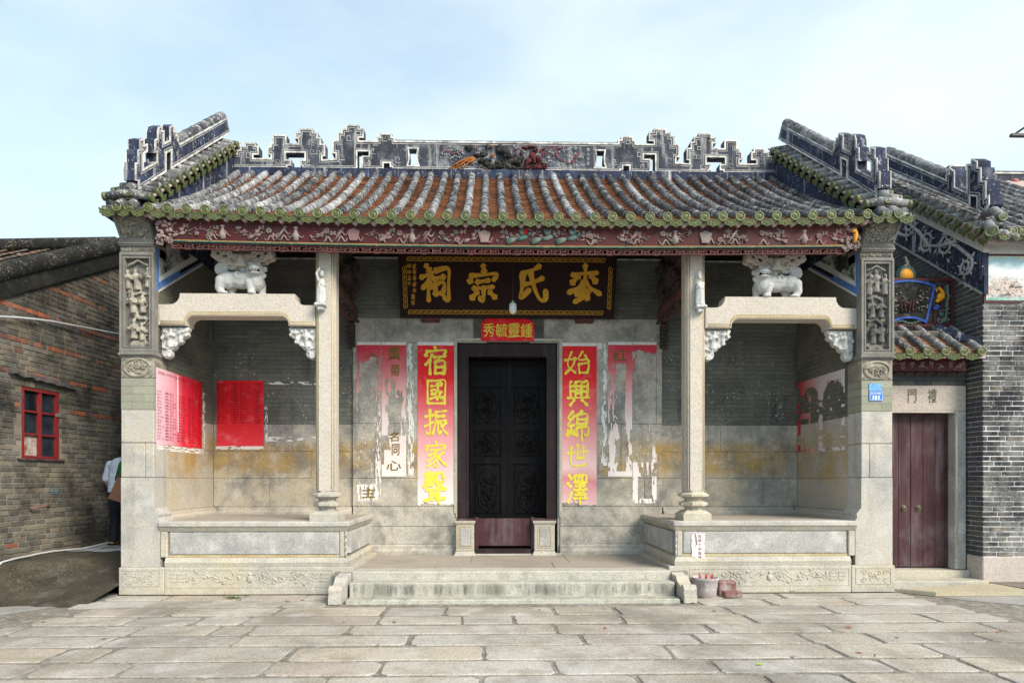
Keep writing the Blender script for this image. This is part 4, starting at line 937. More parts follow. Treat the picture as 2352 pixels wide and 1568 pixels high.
# cover tiles: one half-round tile, slightly tapered, with a lip
ct = MB(); L = .205; n = 7
for i, (yy, r) in enumerate(((0, .058), (.015, .061), (.03, .058), (L, .053))):
    for k in range(n): t = math.pi*(-.08+1.16*k/(n-1)); ct.v.append((r*math.cos(t), yy, r*math.sin(t)))
for i in range(3):
    for k in range(n-1): ct.f.append([i*n+k, i*n+k+1, (i+1)*n+k+1, (i+1)*n+k]); ct.sm.append(True)
ct.f.append(list(range(n))); ct.sm.append(False)
NROW = 40; X0R, X1R = -4.84, 4.82
rowx = [X0R+(X1R-X0R)*i/(NROW-1)+random.uniform(-.008, .008) for i in range(NROW)]
def along(x, y0, y1, step, zf):     # points spaced by arc length down a slope
    out_ = []; y = y0
    while y < y1:
        sl = (zf(y+.01)-zf(y))/.01; out_.append((y, zf(y), math.atan(sl))); y += step/math.sqrt(1+sl*sl)
    return out_
tiles = []; ends = []; drips = []; pans = []
random.seed(13)
for i, x in enumerate(rowx):
    u_ = i/(NROW-1); rm = random.choices((TILED, TILE, TILEL), (.15+.75*u_, .5, .45 if .12 < u_ < .7 else .15))[0]
    for k, (y, z, a) in enumerate(along(x, YE+.02, YR+.04, .19, lambda q: zroof(q, x))):
        tiles.append((TRS(x+random.uniform(-.006, .006), y, z-.012+random.uniform(-.006, .005), random.uniform(.95, 1.06), 1, random.uniform(.94, 1.06), random.uniform(-.035, .035), a+random.uniform(-.015, .015)), rm if random.random() < .85 else TILE, roof, 100-k+seen((x, y, z))))
    ends.append((x, YE, zroof(YE, x)))
pieces('cover_tile', 'cover_tiles', ct, tiles)
# pan tiles: thin dished tiles, lapped closely
pt = MB(); n = 6
for yy, dz in ((0, 0), (0, -.012), (.11, -.012)):
    for k in range(n): u = -1+2*k/(n-1); pt.v.append((.088*u, yy, .032*u*u+dz))
for i in range(2):
    for k in range(n-1): pt.f.append([i*n+k, i*n+k+1, (i+1)*n+k+1, (i+1)*n+k]); pt.sm.append(False)
for i in range(NROW-1):
    x = (rowx[i]+rowx[i+1])/2
    for y, z, a in along(x, YE+.03, YR+.02, .052, lambda q: zroof(q, x)):
        pans.append((TRS(x+random.uniform(-.008, .008), y, z-.045, 1, 1, 1, random.uniform(-.05, .05), a-.06+random.uniform(-.05, .05)), PAN, roof, 0))
pieces('pan_tile', 'pan_tiles', pt, pans, 0)
# glazed round ends and scalloped drip tiles
disc = MB().lathe([(.0005, -.004), (.043, -.004), (.047, .001), (.051, -.012), (.066, -.012), (.068, .0), (.066, .05)], 18, axis='y')
for k in range(5): disc.blob((.022*math.cos(k*1.257), -.004, .022*math.sin(k*1.257)), (.011, .006, .011), None, True)
disc.blob((0, -.005, 0), (.01, .007, .01), None, True)
def scallop(w=.116, h=.10, point=False):
    top = [(-w, .03), (-w*.6, .008), (0, -.004), (w*.6, .008), (w, .03)]; bot = []
    for k in range(9):
        t = math.pi*k/8; u = math.cos(t); bot.append((w*u*.98, .012-h*(math.sin(t)**.8)-(.012 if k % 2 == 0 and 0 < k < 8 else 0)-(.03 if point and k == 4 else 0)))
    P = top+bot[1:-1]; mb = MB().prism(P, -.008, .008, 'y')
    ring(mb, P, .004, .012, -.013, -.006, 'y')
    for u, z, r in ((0, -.055, .018), (-.045, -.035, .014), (.045, -.035, .014), (0, -.085, .01)): mb.blob((u, -.008, z), (r, .008, r*.8), None, True)
    return mb
drip = scallop()
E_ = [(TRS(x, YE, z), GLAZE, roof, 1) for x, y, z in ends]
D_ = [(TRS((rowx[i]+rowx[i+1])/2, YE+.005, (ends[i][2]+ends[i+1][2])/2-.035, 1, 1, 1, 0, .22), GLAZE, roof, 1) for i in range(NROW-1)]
# the boards and pointed rafter tips under the tiles
eb = MB()
for i in range(24):
    a, b = -4.95+9.9*i/24, -4.95+9.9*(i+1)/24; za, zb = lift(a), lift(b)
    eb.hexa([(a, -.24, 5.03+za), (b, -.24, 5.03+zb), (b, -.19, 5.03+zb), (a, -.19, 5.03+za), (a, -.24, 5.075+za), (b, -.24, 5.075+zb), (b, -.19, 5.075+zb), (a, -.19, 5.075+za)])
ebo = eb.build('eave_board', EAVE, hall)
tip = MB().prism([(-.036, .05), (-.036, .0), (0, -.026), (.036, .0), (.036, .05)], 0, .06, 'y')
pieces('rafter_tip', 'rafter_tips', tip, [(TRS(x, -.25, 5.012+lift(x)), EAVE, ebo, 1) for x in rowx])
sf = MB()
for i in range(24):
    a, b = -4.95+9.9*i/24, -4.95+9.9*(i+1)/24; za, zb = lift(a), lift(b)
    sf.hexa([(a, -.19, 5.035+za), (b, -.19, 5.035+zb), (b, .3, 5.2+zb), (a, .3, 5.2+za), (a, -.19, 5.07+za), (b, -.19, 5.07+zb), (b, .3, 5.25+zb), (a, .3, 5.25+za)])
sf.build('soffit', REDB, hall)

# ------------------------------------------------------------------ main ridge
YM = 2.6
rb = MB().box(-4.93, 4.93, YM-.05, YM+.32, 6.85, 7.188).build('ridge_base', BLUE, hall)
K = (YM-CAM.y)/FPX
def c3(x, y): return .2441*x+229.7, .2441*y+229.7
def c4(x, y): return .2441*x+746.5, .2441*y+258.4
def rz(px, py, base): return at(px, 1100, YM)[0], 7.19+(base-py)*K
T3 = lambda L: [rz(*c3(x, y), 392.6) for x, y in L]
T4 = lambda L: [rz(*c4(x, y), 394.2) for x, y in L]
topL = T3([(1210,667),(1210,535),(1285,535),(1285,500),(1320,500),(1320,465),(1360,465),(1360,430),(1470,430),(1470,462),(1495,462),(1495,545),(1445,545),(1445,576),(1606,576),(1606,545),(1580,545),(1580,465),(1605,465),(1605,430),(1625,430),(1625,355),(1755,355),(1755,435),(1865,435),(1865,392),(1835,392),(1835,330),(1875,330),(1875,295),(2005,295),(2005,330),(2050,330),(2050,375),(2080,375),(2080,435),(2120,435),(2120,552),(2095,552),(2095,582)])
topL += T4([(100,462),(100,415),(68,415),(68,290),(118,290),(118,215),(155,215),(155,180),(195,180),(195,143),(320,143),(320,178),(365,178),(365,265),(320,265),(320,290),(490,290),(490,255),(515,255),(515,220),(630,220),(630,252),(660,252),(660,287)])
botL = T3([(1765,667),(1765,645),(1800,645),(1800,585),(1748,585),(1748,522),(1925,522),(1925,585),(1885,585),(1885,645),(1902,645),(1902,667)])
botL += T4([(305,556),(305,392),(412,392),(412,432),(345,432),(345,556),(553,556),(553,500),(610,500),(610,538),(632,538),(632,556)])
botL = [(x, 7.19 if abs(z-7.19) < .012 else z) for x, z in botL]; topL[0] = (topL[0][0], 7.19)
mir = lambda L: [(-x, z) for x, z in reversed(L)]
outer = topL+mir(topL)+list(reversed(mir(botL)))[::-1][::1][:0]
outer = topL+mir(topL)+[(-x, z) for x, z in botL]+list(reversed(botL))
# order of the lower edge: right end inwards to the middle, then to the left end
holeL = T4([(790,362),(868,362),(861,400),(859,440),(864,480),(876,515),(783,515),(793,480),(797,440),(795,400)])
holes = [holeL, [(-x, z) for x, z in holeL]]
def plate(outer, holes, y0, y1, M=None):
    loops = [outer]+holes; allp = [p for l in loops for p in l]; n = len(allp)
    tri = tessellate_polygon([[Vector((x, z, 0)) for x, z in l] for l in loops])
    mb = MB(M); v = [(x, y0, z) for x, z in allp]+[(x, y1, z) for x, z in allp]; f = [list(t) for t in tri]+[[i+n for i in reversed(t)] for t in tri]
    b = 0
    for l in loops:
        m_ = len(l); f += [[b+i, b+(i+1) % m_, n+b+(i+1) % m_, n+b+i] for i in range(m_)]; b += m_
    return mb.add(v, f)
rg = plate(outer, holes, YM, YM+.17).build('main_ridge', BLUEG, hall)
tb = MB(); ring(tb, outer, .0, .028, YM-.012, YM+.002, 'y')
for h in holes: ring(tb, h, .0, -.026, YM-.012, YM+.002, 'y')
tb.build('white_trim', TRIM, rg)
tb = MB(); ring(tb, outer, .045, .06, YM-.006, YM+.002, 'y'); tb.build('inner_trim', TRIMG, rg)
fr = MB()
random.seed(3)
def key(mb, x, z, w, h, y, t=.012):
    mb.box(x, x+w, y-.006, y+.002, z, z+t); mb.box(x, x+t, y-.006, y+.002, z+t, z+h); mb.box(x+t, x+w*.7, y-.006, y+.002, z+h-t, z+h); mb.box(x+w*.7-t, x+w*.7, y-.006, y+.002, z+h*.45, z+h-t)
for sgn in (-1, 1):
    for (x, z) in T3([(1370,500),(1400,560),(1650,440),(1680,610),(1880,360),(1990,440),(2000,520),(2060,520),(1960,620)])+T4([(140,320),(160,460),(230,190),(230,280),(450,400),(480,320),(560,280),(420,520),(690,480)]):
        key(fr, sgn*x-.05, z-.03, .10, random.uniform(.07, .11), YM)
fr.build('fret_relief', TRIMG, rg)
tl = MB(); xt = abs(topL[-1][0])
tl.tube([(-xt, YM+.085, topL[-1][1]+.012), (xt, YM+.085, topL[-1][1]+.012)], .05, 8); tl.build('ridge_cap', TILE, rg)
# relief on the middle of the ridge: blossom branches, a bird, dark rocks, a crouching red beast
def rp(x, y): px, py = (1760+x/3.675)*.5742, (560+y/3.675)*.5742; return at(px, 1100, YM)[0], 7.19+(393.6-py)*K
yr = YM-.012
mb = MB()
for path in ([(50,220),(100,170),(180,230),(330,190)], [(1460,170),(1560,215),(1600,120),(1650,95),(1710,180),(1720,260),(1800,310),(1900,350),(1990,320),(2000,290)], [(1700,130),(1800,120)], [(1720,240),(1660,230)], [(1930,350),(1980,240),(2060,200)], [(1480,130),(1520,250),(1570,240)], [(520,160),(560,100)], [(610,420),(720,465)], [(1090,160),(1180,130)]):
    mb.tube([(rp(a, b)[0], yr-.008, rp(a, b)[1]) for a, b in path], .009, 6)
mb.build('branch_relief', TWIG, rg)
mb = MB()
for (x, y, n_, rr) in ((110,140,12,60),(170,270,14,70),(280,160,10,60),(310,250,8,50),(60,230,6,40),(560,130,9,50),(370,390,8,60),(1120,130,7,50),(1240,180,5,40),(1640,170,9,60),(1630,300,14,70),(1800,150,12,70),(1940,170,14,80),(2060,250,7,40),(1790,380,10,60),(2020,360,9,60),(1990,380,6,40),(560,200,6,50),(490,340,10,60),(1900,260,8,50)):
    for k in range(n_):
        a, b = rp(x+random.uniform(-rr, rr), y+random.uniform(-rr, rr)*.7); leaf(mb, (a, yr-.004, b), .034, random.uniform(0, 6.28), .5, .18)
mb.build('leaf_relief', PALEL, rg)
mb = MB()
for (x, y, rx, ry, d) in ((430,150,75,70,.06),(560,260,80,50,.05),(640,240,70,60,.05),(900,150,90,75,.07),(960,220,110,80,.09),(1040,280,130,70,.08),(680,350,120,60,.07),(820,390,140,70,.08),(1000,370,150,80,.09),(1130,330,110,80,.08),(760,440,120,35,.06),(1050,430,150,40,.07),(1200,420,60,50,.05),(870,110,50,30,.05),(690,110,22,40,.035),(700,180,28,70,.035),(600,330,70,50,.05),(1500,400,90,60,.06)):
    for k in range(4):
        a, b = rp(x+random.uniform(-.4, .4)*rx, y+random.uniform(-.4, .4)*ry); mb.blob((a, yr+.01, b), (rx*.55/3.675*.5742*K, d*1.0, ry*.6/3.675*.5742*K))
for k in range(150):
    x, y = random.uniform(540, 1230), random.uniform(240, 455)
    if y < 300 and x < 800: continue
    a, b = rp(x, y); mb.blob((a, yr-.045+random.uniform(-.015, .02), b), (random.uniform(.008, .022), .02, random.uniform(.006, .016)), Matrix.Rotation(random.random()*3, 3, 'Y'), True)
mb.sculpt('rock_relief', BLKR, rg, .007, 0)
mb = MB()
for (x, y, rx, ry, d) in ((1400,170,50,50,.10),(1410,130,45,30,.09),(1360,270,75,90,.08),(1440,290,50,80,.08),(1300,330,80,70,.07),(1280,420,80,50,.06),(1390,330,30,60,.10),(1480,320,40,60,.08),(1440,410,120,50,.09),(1530,420,50,40,.06),(1240,130,70,25,.05),(1190,200,30,60,.05),(1330,110,90,25,.05),(1510,150,40,18,.04)):
    for k in range(3):
        a, b = rp(x+random.uniform(-.3, .3)*rx, y+random.uniform(-.3, .3)*ry); mb.blob((a, yr+.01, b), (rx*.65/3.675*.5742*K, d*.9, ry*.65/3.675*.5742*K))
for k in range(80): a, b = rp(random.uniform(1240, 1580), random.uniform(330, 460)); mb.blob((a, yr-.05+random.uniform(-.015, .02), b), (random.uniform(.008, .02), .02, random.uniform(.006, .014)), None, True)
for a_ in (-1, 1):
    a, b = rp(1410+a_*25, 148); mb.blob((a, yr-.085, b), (.012, .012, .012), None, True)
mb.sculpt('beast_relief', MARR, rg, .007, 0)
mb = MB()
for o in (0, 36, 80):
    P = [(500+o*.3, 275+o*.25), (400+o*.5, 290+o*.6), (280+o, 350+o*.8), (130+o*1.5, 450)]
    pts = [(rp(a, b)[0], yr-.01, rp(a, b)[1]) for a, b in P]; mb.tube(pts, [.01, .012, .014, .006], 6)
    for k in range(26):
        t = random.random()*2.99; i = int(t); u = t-i; p = Vector(pts[i]).lerp(Vector(pts[i+1]), u); leaf(mb, p, .04, random.choice((3.4, 4.4))+random.uniform(-.3, .3), .35, .2)
a, b = rp(775, 250); rosette(mb, (a, yr-.02, b), .035, 8, .5)
a, b = rp(750, 110); leaf(mb, (a-.03, yr-.02, b+.01), .08, -.35, .4, .3)
mb.build('feather_relief', FEATH, rg)
mb = MB()
for ch, yy in zip('功名富貴', (140, 212, 275, 342)):
    a, b = rp(2178, yy); put(mb, ch, a-.024, a+.024, b-.032, b+.032, lambda x, z: (x, YM-.004, z), .01)
mb.build('small_lettering', TRIM, rg)

# ------------------------------------------------------------------ gables with tiled verge, ridge wall and fretwork
def zcap(y): return 5.535+.80*y
short = MB(); n = 8
gable_tiles = []
pdrip = scallop(.085, .10, True)
sidedisc = MB().lathe([(.0005, -.003), (.036, -.003), (.04, .001), (.044, -.010), (.056, -.010), (.058, 0), (.056, .04)], 16, axis='y')
for k in range(5): sidedisc.blob((.02*math.cos(k*1.257), -.003, .02*math.sin(k*1.257)), (.01, .006, .01), None, True)
captube = MB().tube([(0, 0, 0), (0, .30, .055), (0, .62, 0)], .054, 10, True)
disks = []
for s, M in sides():
    gp = [(-.03, ROOFT-.25), (-.03, zcap(-.03)-.07), (2.75, zcap(2.75)-.07), (6.2, 5.2), (6.2, ROOFT-.25)]
    g = MB(M).prism(gp, -XO+.012, -XI+.016, 'x').build('gable', BLUE, hall)
    # verge tiles run across the wall, round ends towards the roof and outwards
    for k in range(15):
        y = -.20+k*.199; z = zcap(y)
        rot = Matrix.Rotation(-s*math.pi/2, 4, 'Z')           # local +Y away from the roof side
        base = Matrix.Translation((s*4.85, y, z))
        rot = Matrix.Rotation(math.pi/2 if s < 0 else -math.pi/2, 4, 'Z')
        gable_tiles.append((base @ rot, TILE, g, 1))
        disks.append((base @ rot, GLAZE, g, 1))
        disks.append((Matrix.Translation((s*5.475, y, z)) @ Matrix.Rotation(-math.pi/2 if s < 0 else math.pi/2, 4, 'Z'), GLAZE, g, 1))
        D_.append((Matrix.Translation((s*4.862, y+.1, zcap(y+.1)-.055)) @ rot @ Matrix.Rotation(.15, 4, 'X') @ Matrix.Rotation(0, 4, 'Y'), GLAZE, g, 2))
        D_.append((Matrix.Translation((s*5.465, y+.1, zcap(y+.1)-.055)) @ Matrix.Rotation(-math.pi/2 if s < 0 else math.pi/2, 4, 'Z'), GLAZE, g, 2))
    # pans under the verge tiles
    pb = MB(M)
    for k in range(15):
        y = -.1+k*.199; z = zcap(y)-.015
        pb.hexa([(-5.46, y-.09, z-.09), (-4.87, y-.09, z-.09), (-4.87, y+.09, z+.05), (-5.46, y+.09, z+.05), (-5.46, y-.09, z-.06), (-4.87, y-.09, z-.06), (-4.87, y+.09, z+.08), (-5.46, y+.09, z+.08)])
    pb.build('verge_pans', EAVE, g)
    # ridge wall with fretwork at the front
    P = [(-.12,5.50),(-.12,5.62),(-.19,5.60),(-.19,5.84),(-.13,5.87),(-.13,6.04),(-.085,6.08),(-.085,6.21),(.03,6.29),(.03,6.20),(.11,6.26),(.11,6.15),(.01,6.05),(.01,5.86),(.34,6.13),(.34,6.26),(.285,6.22),(.285,6.41),(.355,6.47),(.355,6.56),(.384,6.65),(.49,6.73),(.49,6.66),(.54,6.69),(.54,6.51),(.69,6.63),(.69,6.83),(.81,6.93),(.83,6.85),(.89,6.90),(.89,6.82),(.94,6.85),(.95,6.76),(.985,6.74),(2.65,8.12),(2.80,7.93),(.735,6.22),(.735,6.49),(.60,6.385),(.60,6.11)]
    gr = MB(M).prism(P, -5.22, -5.08, 'x').build('gable_ridge', BLUE if s > 0 else BLUE, hall)
    tb = MB(M); ring(tb, P, 0, .024, -5.083, -5.068, 'x'); ring(tb, P, 0, .024, -5.232, -5.217, 'x'); tb.build('white_trim', TRIM, gr)
    tb = MB(M); ring(tb, P, .04, .052, -5.081, -5.073, 'x'); tb.build('inner_trim', TRIMG, gr)
    cp = MB(M); pts = [(-5.15, .99+1.66*k/14, 6.77+1.375*k/14) for k in range(15)]
    cp.tube(pts, [.085 if k % 2 else .078 for k in range(15)], 10); cp.build('ridge_cap', TILE, gr)
    fk = MB(M)
    for yy, zz in ((-.1, 5.75), (.02, 5.78), (.12, 5.98), (.38, 6.3), (.45, 6.5), (.62, 6.56), (.8, 6.6), (.85, 6.75), (.9, 6.5)):
        for dy, dz, w, h in ((0, 0, .07, .012), (0, 0, .012, .07), (.04, .04, .05, .012)): fk.box(-5.081, -5.074, yy+dy, yy+dy+w, zz+dz, zz+dz+h)
    fk.build('fret_relief', TRIMG, gr)
    # short tiles on the front shoulder of the gable
    for x, z, y in ((5.235, 5.185, -.33), (5.09, 5.19, -.31)):
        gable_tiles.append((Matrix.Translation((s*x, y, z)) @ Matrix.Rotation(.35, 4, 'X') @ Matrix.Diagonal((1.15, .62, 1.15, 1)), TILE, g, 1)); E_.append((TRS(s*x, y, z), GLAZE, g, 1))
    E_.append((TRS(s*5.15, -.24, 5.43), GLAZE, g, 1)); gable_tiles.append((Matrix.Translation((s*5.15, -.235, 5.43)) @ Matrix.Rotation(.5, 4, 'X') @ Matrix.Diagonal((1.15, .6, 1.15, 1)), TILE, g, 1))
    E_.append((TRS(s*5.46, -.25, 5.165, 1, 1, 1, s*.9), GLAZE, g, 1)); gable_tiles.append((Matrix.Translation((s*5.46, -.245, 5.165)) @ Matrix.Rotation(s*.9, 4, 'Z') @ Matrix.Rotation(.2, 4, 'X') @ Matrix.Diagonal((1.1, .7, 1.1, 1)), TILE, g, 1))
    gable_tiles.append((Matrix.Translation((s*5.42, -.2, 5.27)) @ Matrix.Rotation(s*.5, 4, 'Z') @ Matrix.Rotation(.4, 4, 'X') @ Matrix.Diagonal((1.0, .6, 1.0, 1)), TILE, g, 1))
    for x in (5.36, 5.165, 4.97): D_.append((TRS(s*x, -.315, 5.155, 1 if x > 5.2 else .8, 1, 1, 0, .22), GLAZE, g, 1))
    hd = MB(M); hd.hexa([(-5.5, -.27, 5.13), (-4.9, -.27, 5.13), (-4.9, .1, 5.13), (-5.5, .1, 5.13), (-5.5, -.27, 5.17), (-4.9, -.27, 5.17), (-4.93, .05, 5.47), (-5.42, .05, 5.47)]); hd.build('shoulder', BLUE, g)
pieces('verge_tile', 'verge_tiles', captube, gable_tiles)
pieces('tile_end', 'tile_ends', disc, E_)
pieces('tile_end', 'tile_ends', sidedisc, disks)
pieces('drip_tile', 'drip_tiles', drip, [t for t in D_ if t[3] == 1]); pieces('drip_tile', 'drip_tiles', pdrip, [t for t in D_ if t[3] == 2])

# ------------------------------------------------------------------ carved fascia and fretted valance
def zf(x): return 4.745+.05*(x/4.84)**2
YF = -.175
fb = MB(); N = 40
for i in range(N):
    a, b = -4.76+9.52*i/N, -4.76+9.52*(i+1)/N; za, zb = zf(a), zf(b); ta, tb = .265+.03*(a/4.84)**2, .265+.03*(b/4.84)**2
    ha = .06*max(0, (abs(a)-4.7)/.1); hb = .06*max(0, (abs(b)-4.7)/.1)
    fb.hexa([(a, YF, za+ha), (b, YF, zb+hb), (b, YF+.05, zb+hb), (a, YF+.05, za+ha), (a, YF-.02, za+ta), (b, YF-.02, zb+tb), (b, YF+.05, zb+tb), (a, YF+.05, za+ta)])
fas = fb.build('fascia_board', RED, hall)
bd = MB(); bd.tube([(-4.66+9.32*k/40, YF-.006, zf(-4.66+9.32*k/40)+.018) for k in range(41)], .007, 6); bd.build('gilt_line', GOLDL, fas)
bd = MB(); bd.tube([(-4.72+9.44*k/40, YF-.012, zf(-4.72+9.44*k/40)+.0) for k in range(41)], .011, 6); bd.build('green_bead', TEALD, fas)
bd = MB(); bd.tube([(-4.76+9.52*k/40, YF-.026, zf(-4.76+9.52*k/40)+.258+.03*((-4.76+9.52*k/40)/4.84)**2) for k in range(41)], .012, 6); bd.build('top_bead', REDB, fas)
random.seed(11)
pc, tc_ = MB(), MB()
def yfa(x, z): return YF-.003-.02*(z-zf(x))/.27
def bird(mb, x, z, s, w):
    y = yfa(x, z); mb.blob((x, y, z), (.055*w, .018, .026*w), Matrix.Rotation(-.3*s, 3, 'Y'), True); mb.blob((x+s*.055*w, y-.005, z+.03*w), (.018*w, .014, .018*w), None, True)
    leaf(mb, (x+s*.07*w, y, z+.03*w), .03*w, 0 if s > 0 else 3.14, .3); 
    for k in range(4): leaf(mb, (x-s*.04*w, y, z-.005), .11*w, (3.3+.14*k) if s > 0 else (-.16-.14*k), .22)
    for k in range(3): leaf(mb, (x, y-.008, z+.01), .075*w, 1.2+.4*k, .3)
def butterfly(mb, x, z):
    for t in (.5, 2.6, -.6, 3.7): leaf(mb, (x, yfa(x, z), z), .05, t, .7)
def ribbon(mb, x, z, w):
    pts = [(x+w*(u-.5)*1.0, yfa(x, z)-.004, z+.035*math.sin(u*9+x)) for u in [k/10 for k in range(11)]]; mb.tube(pts, [.004+.009*math.sin(math.pi*k/10) for k in range(11)], 6)
def spray(x, z, n, s):
    pts = []; 
    for k in range(6): pts.append((x+s*.05*k, yfa(x, z)-.003, z+.04*math.sin(k*.9+x*3)))
    pc.tube(pts, .005, 5)
    for k in range(n):
        p = pts[random.randrange(6)]; q = (p[0]+random.uniform(-.03, .03), p[1], p[2]+random.uniform(-.06, .06))
        if zf(q[0])+.05 < q[2] < zf(q[0])+.24: leaf(tc_ if random.random() < .3 else pc, q, random.uniform(.035, .06), random.uniform(0, 6.28), .45, .18)
    for k in range(3):
        p = random.choice(pts); q = (p[0], p[1]-.004, min(max(p[2]+random.uniform(-.05, .05), zf(p[0])+.06), zf(p[0])+.22)); rosette(pc, q, random.uniform(.02, .032), 6, .4)
x = -4.5
kinds = 'bsfvsbfrvsfrcsbfvrsfbcsfPQfsbrsfvscfrsfbsvfbsf'
i = 0
while x < 4.5:
    k = kinds[i % len(kinds)]; i += 1; z = zf(x)+.14; s = 1 if x < 0 else -1
    if abs(x) < .1: k = 'Q'
    if k == 's': spray(x, z+random.uniform(-.03, .03), 12, s); x += .22
    elif k == 'b': bird(pc, x+.05, z-.03, s, 1); butterfly(pc, x+.1, z+.07); x += .2
    elif k == 'f':
        rosette(pc, (x, yfa(x, z)-.006, z+random.uniform(-.05, .06)), .042, 9, .35); ribbon(pc, x+.02, z-.07, .16); butterfly(pc, x+.08, z+random.uniform(-.03, .07)); x += .17
    elif k == 'v':      # vase with ribbons
        pc.lathe([(.02, -.09), (.035, -.075), (.05, -.02), (.03, .03), (.02, .06), (.04, .09)], 10, (x, yfa(x, z)+.012, z-.005)); ribbon(pc, x, z-.02, .22); x += .2
    elif k == 'c':      # fan and horn
        pc.prism([(x-.05, z-.08), (x+.05, z-.08), (x+.085, z+.05), (x, z+.085), (x-.085, z+.05)], YF-.03, YF, 'y'); ribbon(pc, x+.06, z-.05, .14); x += .2
    elif k == 'r':
        pc.tube([(x-.07, yfa(x, z)-.008, z-.09), (x+.06, yfa(x, z)-.008, z+.09)], .016, 6); ribbon(pc, x+.03, z+.02, .17); ribbon(pc, x+.03, z-.06, .15); x += .19
    else: bird(tc_, x+.1, z-.01, 1, 1.7); spray(x+.1, z+.06, 8, 1); x += .34
for s in (-1, 1):       # carved figures at the rounded ends
    for k in range(30): pc.blob((s*random.uniform(4.6, 4.78), YF-.02, zf(4.8)+random.uniform(-.02, .27)), (random.uniform(.015, .035), .03, random.uniform(.02, .04)), None, True)
    for k in range(16): pc.tube(spiral((s*random.uniform(4.56, 4.78), zf(4.8)+random.uniform(-.06, .04)), .025, random.random()*6, 1, YF-.02), .008, 5)
    pc.tube(spiral((s*4.52, zf(4.6)+.15), .10, 1.57 if s < 0 else 1.57, .55, YF-.015, 12, -s), .008, 5)
pc.build('carving', PALEC, fas); tc_.build('carving', TEALC, fas)
MB().blob((4.72, YF-.035, zf(4.8)+.12), (.03, .025, .09), Matrix.Rotation(.2, 3, 'Y')).blob((4.70, YF-.04, zf(4.8)+.2), (.04, .02, .03)).build('yellow_robe', ORANGE, fas)
MB().blob((.18, YF-.03, zf(.18)+.2), (.035, .02, .035)).build('red_sun', weather('sun_red', (.4, .01, .015), (.35, .01, .015), 5), fas)
lt = MB(); yl0, yl1 = YF+.0, YF+.035; H = .075
for i in range(58):
    a = -4.60+.1587*i; b = a+.1587; z0 = zf(a+.08)-.092; z1 = z0+H
    lt.box(a, b, yl0, yl1, z0, z0+.013); lt.box(a, b, yl0, yl1, z1-.012, z1)
    q = i % 3
    if q == 0:
        lt.box(a+.01, a+.024, yl0, yl1, z0+.013, z1-.012); lt.box(a+.024, a+.10, yl0, yl1, z0+.03, z0+.044); lt.box(a+.086, a+.1, yl0, yl1, z0+.044, z1-.012); lt.box(a+.12, a+.134, yl0, yl1, z0+.013, z0+.05)
    elif q == 1:
        lt.box(a+.02, a+.034, yl0, yl1, z0+.013, z1-.012); lt.box(a+.034, a+.12, yl0, yl1, z0+.032, z0+.046); lt.box(a+.12, a+.134, yl0, yl1, z0+.013, z1-.012); lt.box(a+.07, a+.084, yl0, yl1, z0+.013, z0+.032)
    else:
        lt.box(a+.05, a+.064, yl0, yl1, z0+.025, z1-.012); lt.box(a+.01, a+.05, yl0, yl1, z0+.025, z0+.038); lt.box(a+.1, a+.114, yl0, yl1, z0+.013, z0+.052); lt.box(a+.114, a+.15, yl0, yl1, z0+.04, z0+.052); lt.blob((a+.082, YF+.015, z0+.037), (.016, .016, .016), None, True)
    if i % 4 == 1: lt.box(a+.03, a+.1, yl0, yl1, z0-.008, z0)
lt.build('fretted_valance', REDB, fas)

# ------------------------------------------------------------------ timber under the porch roof
for s, M in sides():
    bm_ = MB(M); n = 12; Y0b, Y1b = .38, YD-.01
    for a, b in ((4.19, 4.52),):
        cs = [(-CXL+.11*math.cos(t)*(1 if abs(math.cos(t)) < .9 else 1), (a+b)/2+(b-a)/2*math.sin(t)) for t in [2*math.pi*k/16 for k in range(16)]]
        bm_.prism(cs, Y0b, Y1b, 'y')
    tbm = bm_.build('tie_beam', BEAMW, hall)
    mb = MB(M); random.seed(90)
    for k in range(24): mb.blob((-CXL+.1+random.uniform(-.02, .02), random.uniform(.5, 1.65), 4.2+random.uniform(-.03, .05)), (.03, .05, .03), None, True)
    mb.build('beam_carving', DARKC, tbm)
    mb = MB(M)
    for k in range(70): mb.blob((-CXL+random.uniform(-.08, .12), random.uniform(.55, 1.7), 4.55+random.uniform(0, .85)), (random.uniform(.03, .07), random.uniform(.05, .09), random.uniform(.04, .08)), None, True)
    mb.blob((-CXL+.04, 1.2, 4.85), (.12, .2, .22)); mb.blob((-CXL+.05, 1.55, 4.75), (.11, .14, .17))
    for k in range(3): mb.tube([(-CXL, .5+.3*k, 4.9+.15*k), (-CXL, 1.74, 4.9+.15*k)], .07, 8)
    mb.sculpt('roof_truss_carving', DARKC, hall, .02, 1)
    mb = MB(M)
    for k in range(7): mb.cbox(-CXL-.05, -CXL+.06, YD-.16+.018*k, YD-.004, 4.17-.055*(k+1), 4.17-.055*k-.006, .006)
    mb.build('wall_bracket', DARKC, hall)
    MB(M).box(-XI, -CXL, .14, .30, 4.93, 5.06).build('eave_purlin', REDB, hall)
MB().box(-CXL, CXL, .14, .30, 4.93, 5.06).build('eave_purlin', REDB, hall)

